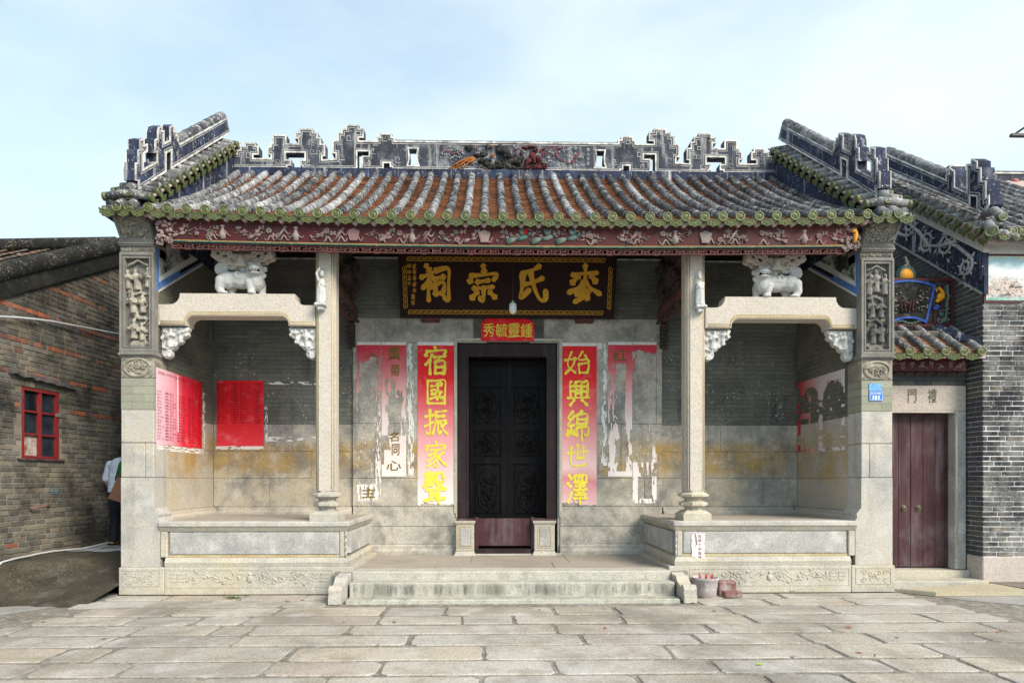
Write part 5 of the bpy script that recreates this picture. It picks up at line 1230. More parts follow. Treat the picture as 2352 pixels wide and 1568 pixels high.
# ------------------------------------------------------------------ main doorway
YDF = YD+.06
dr = MB().box(-.845, -.685, YDF, YDF+.16, .93, 3.87).box(.665, .82, YDF, YDF+.16, .93, 3.87).box(-.685, .665, YDF, YDF+.16, 3.66, 3.87).build('door_frame', FRAMEW, hall)
mb = MB(); 
for x in (-.70, .65): mb.box(x, x+.03, YDF-.012, YDF+.1, .95, 3.69)
mb.box(-.67, .65, YDF-.012, YDF+.1, 3.655, 3.685); mb.build('frame_moulding', FRAMEW, dr)
thr = MB().cbox(-.51, .375, YD-.03, YD+.1, .47, .93, .008).build('door_threshold', MAROON, hall)
for a, b, c, d in ((-.56, -.502, .36, .95), (.377, .43, .36, .95)): MB().box(a, b, YD-.06, YD+.1, c, d).build('threshold_post', MAROON, thr)
for a, b in ((-.86, -.562), (.432, .82)): MB().box(a, b, YD-.04, YD+.1, .866, .93).build('threshold_rail', MAROON, thr)
MB().box(-.56, .43, YD-.10, YD+.1, .345, .43).build('threshold_foot', FRAMEW, thr)
for s, (a, b) in ((-1, (-.87, -.57)), (1, (.425, .765))):
    yf = YD-.16
    ds = MB().cbox(a, b, yf, YD, .40, .84, .01).frus((a-.006, b+.006, yf-.006, YD), .84, (a-.02, b+.02, yf-.025, YD), .875).box(a-.02, b+.02, yf-.025, YD, .875, .897).frus((a-.03, b+.03, yf-.035, YD), F, (a, b, yf, YD), .40).build('door_stone', GRANW, hall)
    c = (a+b)/2; st_ = MB().cbox(c-.085, c+.085, yf-.012, yf+.02, .48, .79, .01).build('stone_panel', GRANG, ds)
    mb = MB(); ring(mb, [(c-.11, .455), (c+.11, .455), (c+.11, .815), (c-.11, .815)], 0, .012, yf-.008, yf+.002, 'y'); mb.build('panel_line', LINE, ds)
sill = MB().cbox(-.9, .88, YD-.13, YD+.02, F-.01, .352, .005).build('door_sill', GRAN, hall)
# carved double doors, set back behind the frame
YL = 2.16
for s, (a, b) in ((-1, (-.70, -.012)), (1, (-.008, .68))):
    lf = MB().box(a, b, YL+.02, YL+.06, .45, 3.66).build('door_leaf', DWOOD, hall)
    fr = MB(); w = .1
    fr.box(a, a+w, YL-.01, YL+.025, .45, 3.66); fr.box(b-w, b, YL-.01, YL+.025, .45, 3.66)
    zs_ = [(.45, .96), (1.86, 1.96), (2.43, 2.53), (3.20, 3.32), (3.58, 3.66)]
    for z0, z1 in zs_: fr.box(a+w, b-w, YL-.01, YL+.025, z0, z1)
    fr.build('door_rail', DWOOD, lf)
    random.seed(101)
    for z0, z1 in ((.96, 1.86), (1.96, 2.43), (2.53, 3.20)):
        c = ((a+b)/2, (z0+z1)/2); pw, ph = (b-a)/2-w-.03, (z1-z0)/2-.03
        mb = MB(); mb.cbox(c[0]-pw, c[0]+pw, YL+.006, YL+.03, c[1]-ph, c[1]+ph, .008)
        P = [(c[0]+pw*.82*math.cos(t)*(1+.07*math.cos(8*t)), c[1]+ph*.86*math.sin(t)*(1+.07*math.cos(8*t))) for t in [2*math.pi*k/40 for k in range(41)]]
        mb.tube([(p[0], YL+.002, p[1]) for p in P], .013, 6)
        mb.build('door_panel', DWOOD, lf)
        mb = MB(); 
        for k in range(4): mb.tube([(c[0]+pw*.5*math.sin(k*2+u*2), YL+.0, c[1]-ph*.7+ph*1.4*u) for u in [q/8 for q in range(9)]], .006, 5)
        for k in range(26):
            t, r_ = random.uniform(0, 6.28), random.uniform(.1, .75); leaf(mb, (c[0]+pw*.8*r_*math.cos(t), YL+.002, c[1]+ph*.8*r_*math.sin(t)), random.uniform(.06, .10), random.uniform(0, 6.28), .4, .3)
        for k in range(3): rosette(mb, (c[0]+random.uniform(-.4, .4)*pw, YL-.002, c[1]+random.uniform(-.5, .5)*ph), .06, 7, .6)
        mb.build('flower_carving', DWOOD, lf)
MB().box(-.9, .9, 2.12, 2.3, 3.67, 3.9).build('door_head', DWOOD, hall)
MB().box(-1.0, -.72, 2.08, 2.3, .3, 3.9).box(.70, 1.0, 2.08, 2.3, .3, 3.9).build('door_jamb', DWOOD, hall)
# interior floor of the hall
MB().box(-4.9, 4.9, 2.07, 6.2, .2, F-.02).build('interior_floor', FLOOR, hall)
pieces('brick', 'bricks', UNIT, bricks)
# ------------------------------------------------------------------ stone lions on the beams and the scroll capitals over them
for s, M in sides():
    random.seed(200)
    S0 = Matrix.Translation((-3.80, .22, 4.172)); Ms = (M @ S0) if M else S0
    t = thing('stone_lion', (s*3.80, .22, 4.176), 'white stone lion turning its head right, on the left granite beam' if s < 0 else 'white stone lion turning its head left, on the right granite beam', 'statue', 'stone lions on the porch beams')
    mb = MB(Ms)
    mb.limb((-.18, 0, .23), .115, (.14, 0, .235), .12); mb.blob((-.2, -.02, .22), (.13, .12, .13)); mb.blob((.2, -.02, .2), (.115, .125, .14)); mb.blob((.0, 0, .2), (.18, .11, .1))
    for x, y in ((-.27, -.07), (-.17, .07)):
        mb.limb((x, y, .2), .085, (x-.03, y, .10), .062); mb.limb((x-.03, y, .10), .06, (x, y, .03), .052); mb.blob((x+.03, y-.02, .028), (.07, .05, .03))
    for x, y in ((.13, -.08), (.24, .04)):
        mb.limb((x, y, .17), .07, (x+.015, y, .07), .052); mb.blob((x+.03, y-.02, .03), (.062, .05, .034))
        for k in range(3): mb.blob((x+.055+.004*k, y-.05+.03*k, .02), (.02, .018, .018))
    mb.blob((.215, -.07, .35), (.115, .115, .10)); mb.blob((.215, -.06, .41), (.09, .09, .05))        # head
    mb.blob((.225, -.165, .345), (.085, .05, .035)); mb.blob((.225, -.16, .285), (.078, .05, .024)); mb.blob((.225, -.19, .365), (.034, .03, .02))   # muzzle, jaw, nose
    for a in (-1, 1):
        mb.blob((.22+a*.05, -.16, .395), (.022, .022, .02)); mb.blob((.215+a*.12, -.05, .37), (.026, .03, .045))
        mb.blob((.22+a*.05, -.155, .42), (.034, .02, .012))
    for k in range(14):
        u = k/13*math.pi*1.1-.1; mb.blob((.2+.13*math.cos(u+math.pi*.95), -.07, .27-.05*math.sin(u)), (.026, .026, .026))
    for k in range(7): u = 1.2+k*.42; mb.limb((-.25, 0, .36), .04, (-.25+.11*math.cos(u), -.03, .375+.085*math.sin(u)), .03)
    mb.tube([(Vector((.05*math.cos(k*.5)-.05+.02*k*.2, -.115, .27+.045*math.sin(k*.5)))) for k in range(12)], .012, 6)
    mb.limb((.0, .02, .33), .05, (.0, .02, .5), .045)
    mb.limb((.03, .02, .42), .04, (.12, 0, .40), .035); mb.limb((-.03, .02, .42), .04, (-.16, 0, .40), .035)
    mb.sculpt('body', WST, t, .0095, 1)
    mb = MB(Ms); mb.box(.158, .292, -.207, -.15, .300, .326); mb.build('mouth_shade', BLK, t)  # black block painted in as the shade between the open jaws
    mb = MB(Ms)
    for k in range(4): mb.box(.175+.028*k, .194+.028*k, -.212, -.18, .305, .32)
    mb.build('teeth', WST, t)
    mb = MB(Ms)
    for a in (-1, 1): mb.blob((.22+a*.05, -.179, .395), (.009, .007, .009), None, True)
    mb.build('pupil', BLK, t)
    # capital of cloud scrolls
    mb = MB(Ms); o = -.085
    mb.cbox(-.08, .08, -.10, .1, .40, .45, .01); mb.blob((0, -.02, .55+o), (.09, .09, .06)); mb.blob((0, -.06, .60+o), (.05, .06, .08))
    for a in (-1, 1):
        for (u, w, r) in ((.10, .505, .05), (.2, .555, .06), (.30, .60, .055), (.38, .64, .045), (.07, .62, .05), (.17, .66, .055), (.28, .70, .05)):
            pts = spiral((a*u, w+o), r, 0 if a > 0 else math.pi, 1.15, -.04, 12, a); mb.tube(pts, .022, 7); mb.tube([(p[0], .09, p[2]) for p in pts], .022, 6)
            mb.blob((a*u, .04, w+o), (.02, .07, .02))
        mb.limb((0, .02, .54+o), .045, (a*.4, .02, .68+o), .035); mb.cbox(min(a*.36, a*.425), max(a*.36, a*.425), -.06, .12, .62+o, .74+o, .01)
    mb.cbox(-.42, .42, -.05, .1, .72+o, .82, .01)
    mb.sculpt('scroll_capital', GRANB, hall, .0105, 1)
# small figures standing on brackets on the column faces
for s, M in sides():
    t = thing('column_figure', (s*2.655, .02, 3.95), 'small white stone figure with raised arm on the left column' if s < 0 else 'small white robed stone figure with clasped hands on the right column', 'statue', 'figures on the column faces')
    x0, yb, z0 = -2.655, .025, 4.035
    mb = MB(M)
    mb.cbox(x0-.07, x0+.075, -.035, .09, 3.985, 4.03, .012); mb.cbox(x0-.04, x0+.05, -.01, .09, 3.93, 3.985, .01); mb.blob((x0-.055, .0, 4.0), (.03, .05, .03)); mb.blob((x0+.06, .0, 4.0), (.03, .05, .03))
    mb.build('bracket', WST, t)
    mb = MB(M)
    mb.tube([(x0, yb, z0-.01), (x0, yb, z0+.1), (x0+.01, yb-.005, z0+.22), (x0+.015, yb, z0+.33)], [.062, .052, .056, .03], 10)
    mb.blob((x0+.02, yb-.01, z0+.385), (.03, .033, .038)); mb.blob((x0+.02, yb, z0+.425), (.03, .028, .022))
    if s < 0: mb.limb((x0-.03, yb, z0+.31), .022, (x0-.05, yb-.02, z0+.40), .02); mb.limb((x0-.05, yb-.02, z0+.40), .018, (x0-.01, yb-.02, z0+.47), .016)
    else: mb.limb((x0-.03, yb-.01, z0+.3), .022, (x0-.01, yb-.05, z0+.22), .018); mb.blob((x0+.02, yb, z0+.455), (.024, .024, .022))
    mb.limb((x0+.045, yb, z0+.3), .022, (x0+.03, yb-.05, z0+.24), .018)
    mb.tube([(x0+.05, yb-.01, z0), (x0+.05, yb-.01, z0+.12), (x0+.052, yb-.02, z0+.20)], [.03, .028, .02], 8); mb.blob((x0+.055, yb-.025, z0+.235), (.022, .022, .026))
    for k in range(5): mb.tube([(x0-.045+.022*k, yb-.052+abs(k-2)*.008, z0), (x0-.03+.017*k, yb-.045, z0+.2)], .006, 5)
    mb.sculpt('figure', WST, t, .007, 1)

# ------------------------------------------------------------------ name board over the door
def plane_M(x, y, z, tilt): return Matrix.Translation((x, y, z)) @ Matrix.Rotation(tilt, 4, 'X')
PW, PH, PT = 3.56, 1.02, math.atan(.24/.99)
PM = plane_M(-.015, 1.66, 4.262, PT)
pq = thing('name_board', (-.015, 1.66, 4.262), 'long dark name board with four large gold characters above the door', 'sign')
MB(PM).cbox(-PW/2, PW/2, 0, .06, 0, PH, .006).build('board', PLAQ, pq)
mb = MB(PM); ring(mb, [(-PW/2, 0), (PW/2, 0), (PW/2, PH), (-PW/2, PH)], 0, .05, -.012, .0, 'y'); mb.build('board_rim', PLAQ, pq)
mb = MB(PM); w_, lo, hi, th = .0955, .062, .128, .0085
def seg(x0, x1, z0, z1): mb.box(min(x0, x1), max(x0, x1), -.004, .0, min(z0, z1), max(z0, z1))
nu = int((PW-.26)/w_)
for i in range(nu):
    a = -PW/2+.13+i*w_
    for base in (0, PH-.19):
        l_, h_ = base+lo, base+hi; m_ = (l_+h_)/2
        seg(a, a+w_*.86, l_, l_+th); seg(a+w_*.14, a+w_, h_-th, h_); seg(a, a+th, l_, m_); seg(a+w_-th, a+w_, m_, h_)
        seg(a, a+w_*.5, m_-th/2, m_+th/2) if 0 else seg(a+w_*.14, a+w_*.14+th, m_, h_); seg(a+w_*.14, a+w_*.62, m_-th/2, m_+th/2); seg(a+w_*.86-th, a+w_*.86, l_, m_)
nv = int((PH-.30)/w_)
for i in range(nv):
    b = .15+i*w_
    for sg in (-1, 1):
        e0, e1 = sg*(PW/2-.062), sg*(PW/2-.128); em = (e0+e1)/2
        seg(e0, e0-sg*th, b, b+w_*.86); seg(e1, e1+sg*th, b+w_*.14, b+w_); seg(e0, em, b, b+th); seg(em, e1, b+w_-th, b+w_); seg(em, e1, b+w_*.14, b+w_*.14+th); seg(em-th/2, em+th/2, b+w_*.14, b+w_*.62); seg(e0, em, b+w_*.86-th, b+w_*.86)
mb.build('gold_fret_border', GOLD, pq)
def on_board(px, py):
    # place on the tilted board: its height above the lower edge and its x
    for _ in range(6):
        w = 0
    X, Z = at(px, py, 1.5); w = (Z-4.262)/math.cos(PT)
    for _ in range(4):
        Y = 1.66-w*math.sin(PT); X, Z = at(px, py, Y); w = (Z-4.262)/math.cos(PT)
    return X+.015, w
mb = MB(PM)
for ch, (x0, x1, y0, y1) in zip('祠宗氏麥', ((965, 1037, 604, 697), (1073, 1147, 606, 697), (1183, 1257, 605, 698), (1301, 1381, 605, 698))):
    a, b = on_board((x0+x1)/2, y1), on_board((x0+x1)/2, y0); xa, xb = on_board(x0, y1)[0], on_board(x1, y1)[0]
    mb = MB(PM); brush(mb, ch, xa+.02, xb-.02, a[1]+.03, b[1]-.03, lambda x, z, k: (x, -.004-.0006*k, z), .082); mb.build('character', GOLD, pq)
mb = MB(PM)
for k, ch in enumerate('貳零零肆年重修'):
    y = 612+k*13.8; a = on_board(952-(k > 4)*3, y); put(mb, ch, a[0]-.033, a[0]+.033, a[1]-.04, a[1]+.04, lambda x, z: (x, -.005, z), .008)
for k, ch in enumerate('甲申孟冬'):
    y = 612+k*13; a = on_board(940, y); put(mb, ch, a[0]-.03, a[0]+.03, a[1]-.035, a[1]+.035, lambda x, z: (x, -.005, z), .008)
mb.build('small_lettering', GOLD, pq)
MB().cbox(-1.45, -1.15, 1.62, 1.75, 4.205, 4.256, .005).build('support_block', REDB, pq); MB().cbox(1.12, 1.42, 1.62, 1.75, 4.205, 4.256, .005).build('support_block', REDB, pq)

# ------------------------------------------------------------------ paper on the walls
def sheet_y(x0, x1, z0, z1, y, keep=None, cell=.012, curl=0):
    """thin paper on a wall facing the camera; keep(u, w) tells where paper is left"""
    nx, nz = max(2, int((x1-x0)/cell)), max(2, int((z1-z0)/cell)); v = []; f = []; sd_ = random.random()*40
    for j in range(nz+1):
        for i in range(nx+1):
            u, w = i/nx, j/nz; b = noise.noise(Vector((u*3+sd_, w*8, 0)))+.6*noise.noise(Vector((u*9+sd_, w*22, 5)))
            v.append((x0+(x1-x0)*u, y-.003-.003*b-curl*max(0, .06-w)*((.5-u)**2), z0+(z1-z0)*w))
    for j in range(nz):
        for i in range(nx):
            if keep is None or keep((i+.5)/nx+.02*noise.noise(Vector((i*.31+sd_, j*.31, 0))), (j+.5)/nz+.006*noise.noise(Vector((i*.3, j*.3+sd_, 7)))): f.append([j*(nx+1)+i, j*(nx+1)+i+1, (j+1)*(nx+1)+i+1, (j+1)*(nx+1)+i])
    used = sorted({i for q in f for i in q}); mp_ = {a: b for b, a in enumerate(used)}
    return MB().add([v[i] for i in used], [[mp_[i] for i in q] for q in f])
def fb2(u, w, s, sd_=0): return noise.fractal(Vector((u*s+sd_, w*s*1.3, sd_*.7)), 1, 2, 5)
YP = YD-.004
def couplet(name, label, x0, x1, z0, z1, mat, chars, boxes, seed):
    t = thing(name, ((x0+x1)/2, YP, z0), label, 'couplet', 'paired door couplets')
    rag = lambda u, w: w > .012+.022*fb2(u, .1, 5, seed) if u < .95 else w > .01
    sheet_y(x0, x1, z0, z1-.055, YP, rag, .011).build('paper', mat, t)
    sheet_y(x0, x1, z1-.055, z1, YP, None, .03).build('top_strip', WHP, t)
    for ch, (a, b, c, d) in zip(chars, boxes):
        mb = MB(); brush(mb, ch, a+.012, b-.012, c+.012, d-.012, lambda x, z, k: (x, YP-.0085-.0005*k, z), .058); mb.build('character', YEL, t)
def bx_l(L, ox): 
    o = []
    for xa, xb, ya, yb in L:
        pa, pb = (ox+xa/1.96)*.5742, (ox+xb/1.96)*.5742; qa, qb = (1300+ya/1.96)*.5742, (1300+yb/1.96)*.5742
        o.append((PX(pa, YP), PX(pb, YP), PZ((pa+pb)/2, qb, YP), PZ((pa+pb)/2, qa, YP)))
    return o
couplet('couplet_scroll', 'red couplet fading to white, five yellow characters, left of the door', -1.52, -.91, 1.137, 3.882, COUP, '宿國振家聲',
        bx_l([(680,868,168,398),(690,860,422,630),(676,868,658,874),(684,860,908,1122),(672,860,1148,1395)], 1350), 3.3)
couplet('couplet_scroll', 'red couplet fading to stained pink, five yellow characters, right of the door', .895, 1.487, 1.136, 3.88, COUPR, '始興綿世澤',
        bx_l([(306,510,202,394),(330,508,428,640),(318,502,672,902),(328,496,932,1120),(330,490,1162,1400)], 2100), 8.1)
# torn older couplets
def torn(label, x0, x1, z0, z1, mat, keep, glyphs, y=YP+.0, white=True, cat='couplet'):
    t = thing('torn_couplet', ((x0+x1)/2, y, z0), label, cat, 'torn older couplets')
    sheet_y(x0, x1, z0, z1-.05, y, keep, .0065).build('paper', mat, t)['kind'] = 'stuff'
    if white: sheet_y(x0, x1, z1-.05, z1, y, (lambda u, w: True), .03).build('top_strip', WHP, t)
    if glyphs:
        for ch, a, b, c, d in glyphs: mb = MB(); put(mb, ch, a, b, c, d, lambda x, z: (x, y-.0075, z), .012, .03); mb.build('character', OLIVE, t)
    return t
def Z5(y): return PZ(900, (1300+y/1.96)*.5742, YP)
def keepA(u, w):
    n = fb2(u, w, 9, 1.3)
    if w > .885+.05*u+.02*n: return True
    if w < .12: return w > .01+.03*n and n+.35*(.5-abs(u-.45)) > -.05
    if u < .1 and w > .70: return n > -.15
    return (u > .78 and fb2(u, w, 16, 5) > (.05 if w > .3 else -.1) and w > .1) or fb2(u, w, 14, 9) > .62
a, b = PX(819.5, YP), PX(875, YP)
torn('mostly torn away red couplet strip, farthest left of the door', a, b, 1.185, 3.878, OLDP, keepA, [('主', a+.08, b-.09, 1.28, 1.45), ('人', a+.12, b-.02, 3.615, 3.70)])
a, b = PX(876.5, YP), PX(933, YP)
def keepB(u, w):
    n = fb2(u, w, 7, 4.1)
    if w > .80: return True
    if w < .09: return True
    if w < .31: return u > .28+.25*n or w < .2 and u > .1
    if w > .6: return (u < .32+.35*n) or (u > .55 and w < .76 and n > -.12) or w > .79-.1*u+.05*n
    return (u < .28+.3*n) or (u > .78 and n > -.1)
torn('faded pink couplet strip with a torn middle, beside the left red couplet', a, b, Z5(1185), 3.878, OLDP, keepB,
     [('黄', a+.10, b-.09, Z5(275), Z5(168)), ('菊', a+.14, b-.11, Z5(400), Z5(308)), ('名', a+.12, b-.12, Z5(912), Z5(835)), ('同', a+.17, b-.11, Z5(1020), Z5(930)), ('心', a+.08, b-.08, Z5(1140), Z5(1060))])
a, b = PX(1396.5, YP), PX(1452, YP)
def keepC(u, w):
    n = fb2(u, w, 7, 7.7)
    if w > .86+.0*n: return True
    if w < .04: return True
    if u > .72+.12*n: return w > .36 or n > -.05
    if u < .32+.25*n: return fb2(u, w, 5, 2.2) > -.22
    return False
torn('faded pink couplet strip with only its edges left, beside the right red couplet', a, b, Z5(1185), 3.897, OLDP, keepC, [('红', a+.09, b-.09, Z5(275), Z5(185))])
a, b = PX(1453, YP), PX(1508, YP)
def keepD(u, w):
    n = fb2(u, w, 9, 3.9)
    if w > .972-.03*u+.012*n: return True
    if u < .1 and w > .83: return n > -.1
    if .17 < w < .26: return n > -.02 or u < .2 and n > -.3
    if w < .2 and u < .22: return n > -.35
    if u > .8 and w < .40: return fb2(u, w, 12, 2) > -.08
    if w < .03: return n > -.2
    return fb2(u, w, 15, 9) > .66
torn('last scraps of a torn white couplet, farthest right of the door', a, b, Z5(1397), 3.9, OLDP, keepD, None)
tag(sheet_y(-1.70, -1.53, Z5(1178), 3.86, YP+.0005, lambda u, w: abs(u-.35-.15*fb2(.2, w, 6, 1)) < .22+.3*fb2(u, w, 10, 2) and fb2(u*.4, w, 11, 5) > -.28, .0085).build('paper_residue', WHP), 'ragged white strip of glued paper between the two left couplets', 'paper', 'scraps of old paper')
tag(sheet_y(1.50, 1.665, Z5(1100), 3.88, YP+.0005, lambda u, w: abs(u-.75) < .2+.4*fb2(u, w, 9, 6) and fb2(u*.3, w, 9, 3) > -.12 or w > .95 and fb2(u, w, 6, 1) > -.1, .0085).build('paper_residue', WHP), 'ragged white strip of glued paper between the two right couplets', 'paper', 'scraps of old paper')
# banner over the door
t = thing('door_banner', (0, YD-.02, 3.86), 'small red banner with four yellow characters over the door', 'banner')
bx0, bx1 = PX(1105, YD-.03), PX(1227, YD-.03); bz0, bz1 = PZ(1164, 783, YD-.03), PZ(1164, 731, YD-.03)
sheet_y(bx0, bx1, bz0, bz1, YD-.03, lambda u, w: not (w > .86 and (u < .09-(1-w)*.3 or u > .86+(1-w)*.7)), .011).build('paper', REDP, t)
MB().box(bx0-.13, bx1+.16, YD-.022, YD+.01, bz0+.005, bz1+.01).build('backing_stone', weather('sooty_stone', (.06, .06, .058), (.11, .105, .1), 4, fleck=[((.55, .5, .5), 30, .64, .7)]), t)
mb = MB(); cw = (bx1-bx0-.06)/4
for k, ch in enumerate('秀毓靈鍾'): mb = MB(); put(mb, ch, bx0+.03+cw*k+.005, bx0+.03+cw*(k+1)-.005, bz0+.065, bz1-.085, lambda x, z: (x, YD-.041, z), .006, .02); mb.build('character', YEL, t)
# red notices in the left bay
def scribble(mb, x, z, w, h, place):
    """a few brush strokes of a handwritten, unreadable character"""
    for k in range(4):
        a, b = random.uniform(0, .8), random.uniform(.05, .9)
        if random.random() < .55: q = [(a, b), (a+random.uniform(.3, .6), b+random.uniform(-.05, .1))]
        else: q = [(a+.3, b+.3), (a+.3+random.uniform(-.25, .2), b-.25)]
        (x0, z0), (x1, z1) = [(x+min(1, p[0])*w, z+min(1, max(0, p[1]))*h) for p in q]; t_ = .0022
        d = Vector((x1-x0, z1-z0)); d = d.normalized() if d.length > 0 else Vector((1, 0)); n_ = Vector((-d.y, d.x))*t_
        mb.add([place(x0-n_.x, z0-n_.y), place(x1-n_.x, z1-n_.y), place(x1+n_.x, z1+n_.y), place(x0+n_.x, z0+n_.y)], [[0, 1, 2, 3]])
def notice_rows(mb, u0, u1, zt, rows, dz, cols, place, h=.033):
    for r in range(rows):
        z = zt-r*dz
        for c in range(cols):
            ua = u0+(u1-u0)*c/cols
            put(mb, '麦', ua, ua+h, z, z+h, place, .0, .03)
            for k in range(random.choice((2, 2, 4))): scribble(mb, ua+h*1.15*(k+1), z, h*.95, h, place)
            ub = ua+(u1-u0)/cols*.60
            for k, ch in enumerate(random.choice(('5人100元', '6人120元', '9人200元', '5人260元', '4人80元', '7人140元'))): put(mb, ch, ub+h*.62*k, ub+h*.62*k+h*.55, z, z+h*.9, place, .0, .03)
random.seed(31)
x0, x1, z0, z1 = -4.875, -4.09, 2.14, 3.235; yb = YB-.006
t = thing('wall_notice', ((x0+x1)/2, yb, z0), 'bright red paper notice with ink rows on the back wall of the left bay', 'notice', 'red paper notices')
sheet_y(x0, x1, z0, z1, yb, None, .03).build('paper', REDP, t)
mb = MB(); notice_rows(mb, x0+.015, x1-.01, z1-.075, 15, .046, 2, lambda x, z: (x, yb-.0075, z)); mb.build('handwriting', INK, t)
t = thing('paper_residue', (-3.9, yb, 2.1), 'white paper scraps around the red notice on the left bay wall', 'paper', 'scraps of old paper')
mb = MB()
for q in (sheet_y(-4.89, -4.10, 2.085, 2.15, yb+.002, lambda u, w: fb2(u, w*.2, 8, 4) > -.15-.2*w, .009), sheet_y(-4.08, -4.03, 2.2, 2.8, yb+.002, lambda u, w: fb2(u*.3, w, 7, 2) > -.05, .009),
          sheet_y(-4.06, -3.2, 3.15, 3.22, yb+.002, lambda u, w: fb2(u, w*.2, 6, 9) > .05 and w > .3, .009), sheet_y(-4.02, -3.2, 2.22, 2.3, yb+.002, lambda u, w: fb2(u, w*.3, 5, 12) > .18, .009)):
    q.build('paper_scrap', WHP, t)
# notice on the left side wall (drawn in y, z on the plane x = -4.93)
def sheet_x(y0, y1, z0, z1, x, sgn, keep=None, cell=.012):
    q = sheet_y(y0, y1, z0, z1, 0, keep, cell)
    return MB().add([(x-sgn*p[1], p[0], p[2]) for p in q.v], q.f)
random.seed(32)
xw = -XI+.0005
t = thing('wall_notice', (xw, .7, 2.06), 'large red paper notice bleached white at its left, on the left side wall', 'notice', 'red paper notices')
sheet_x(.05, 1.40, 2.06, 3.14, xw, 1, lambda u, w: w > .02*fb2(u, 0, 6, 2)+.012, .011).build('paper', POSTL, t)
mb = MB(); notice_rows(mb, .08, 1.39, 2.80, 16, .044, 4, lambda y, z: (xw+.0085, y, z), .030)
for k, ch in enumerate('2023年'): put(mb, ch, .10+.035*k, .13+.035*k, 3.06, 3.10, lambda y, z: (xw+.0085, y, z), 0)
for k in range(16): scribble(mb, .10+.035*5+.036*k, 3.06, .032, .04, lambda y, z: (xw+.0085, y, z))
mb.build('handwriting', INK, t)
mb = MB().tube([(xw+.012, .62, 3.12), (xw+.014, .625, 2.3), (xw+.012, .62, 2.27)], .006, 5); mb.build('string', WHP, t)
t = thing('paper_residue', (xw, .7, 2.0), 'white paper scraps below the red notice on the left side wall', 'paper', 'scraps of old paper')
q = sheet_x(.06, 1.45, 1.99, 2.07, xw-.001, 1, lambda u, w: fb2(u, w*.4, 9, 7) > .0-.25*w, .009); q2 = sheet_x(1.42, 1.5, 2.1, 3.0, xw-.001, 1, lambda u, w: fb2(u*.4, w, 8, 6) > -.02, .009); q.build('paper_scrap', WHP, t); q2.build('paper_scrap', WHP, t)
# torn notice on the right side wall
random.seed(33); xw = XI-.0005
def keepR(u, w):    # u: 0 near the front, 1 at the back corner
    n = fb2(u, w, 6, 5.5)
    if w > .93: return True
    e1 = ((u-.22)/.2)**2+((w-.72)/.17)**2; e2 = ((u-.70)/.16)**2+((w-.74)/.15)**2
    if w > .70 and e1 > 1+.2*n and e2 > 1+.2*n: return u < .95 and (w > .8 or u < .08 or .4 < u < .56)
    if u < .06: return w < .05 or fb2(u*.3, w, 8, 2) > .0
    if .44 < u < .52: return fb2(u*.3, w, 9, 3) > -.05
    if .7 < u < .74: return fb2(u*.3, w, 9, 9) > .02 and w > .35
    if u > .93: return fb2(u*.3, w, 7, 8) > -.12
    if .52 < u < .95 and .44+.1*(u-.5) < w < .47+.1*u: return u > .72
    if w < .045: return n > -.1
    return fb2(u, w, 14, 1) > .6
t = thing('wall_notice', (xw, 1, 2.0), 'torn pink and white paper notice on the right side wall', 'notice', 'red paper notices')
sheet_x(.40, 1.78, 2.02, 3.22, xw, -1, keepR, .0085).build('paper', SCRAP, t)
mb = MB()
for k, ch in enumerate('2023年'): put(mb, ch, .86-.035*k, .83-.035*k, 3.06, 3.10, lambda y, z: (xw-.0085, y, z), 0)
for k in range(9): scribble(mb, .47+.032*k, 3.06, .028, .038, lambda y, z: (xw-.0085, y, z))
mb.build('handwriting', INK, t)
# white paper on the right bench
t = thing('paper_notice', (2.45, -.01, .5), 'torn white paper with red brush characters on the right bench', 'notice')
px0, px1 = PX(1588, 0), PX(1619, 0); pz0, pz1 = PZ(1600, 1284, 0), PZ(1600, 1224, 0)
def keepP(u, w):
    n = fb2(u, w, 4, 6)
    if w < .1: return .3+.3*n < u < .85+.2*n
    if u < .30 and w > .97: return False
    d = u-(.32-.22*(w-.7)) if w > .45 else 1
    if w > .5 and 0 < u-(.18+.5*(1-w)*.5) < .10*(w > .55)+.06: return False
    return .02+.03*n < u < .97+.05*n
sheet_y(px0, px1, pz0, pz1, -.002, keepP, .006).build('paper', WHP, t)
mb = MB(); xc = PX(1607, 0)
for k, ch in enumerate('街頭土地福神'):
    zc = PZ(1600, 1230.5+k*9.6, 0); put(mb, ch, xc-.024, xc+.022, zc-.023, zc+.023, lambda x, z: (x, -.0095, z), .0, .04)
mb.build('small_lettering', REDI, t)

# ------------------------------------------------------------------ number plates, bulb, incense pot, bricks
def rrect(x0, x1, z0, z1, r, n=4):
    P = []
    for cx_, cz_, a in ((x1-r, z1-r, 0), (x0+r, z1-r, 90), (x0+r, z0+r, 180), (x1-r, z0+r, 270)):
        for k in range(n+1): P.append((cx_+r*math.cos(R(a+90*k/n)), cz_+r*math.sin(R(a+90*k/n))))
    return P
yq = -.008
a, b = PX(1996.5, yq), PX(2028, yq); c, d = PZ(2012, 920, yq), PZ(2012, 897.5, yq)
t = thing('number_plate', ((a+b)/2, yq, c), 'bright blue enamel plate reading 118 on the right pillar', 'sign')
MB().prism(rrect(a, b, c, d, .008), -.012, -.004).build('plate', SIGNB, t)
mb = MB(); ring(mb, rrect(a+.007, b-.007, c+.007, d-.007, .012), 0, .0035, -.0135, -.0115, 'y'); mb.build('white_border', WHITE, t)
mb = MB()
for k, ch in enumerate('118'): put(mb, ch, a+.046+.036*k, a+.046+.028+.036*k-(.008 if ch == '1' else 0), c+.018, c+.074, lambda x, z: (x, -.014, z), .01, 0)
for k, ch in enumerate('盖舟村麦家'): put(mb, ch, a+.024+.029*k, a+.049+.029*k, d-.05, d-.022, lambda x, z: (x, -.014, z), .008, 0)
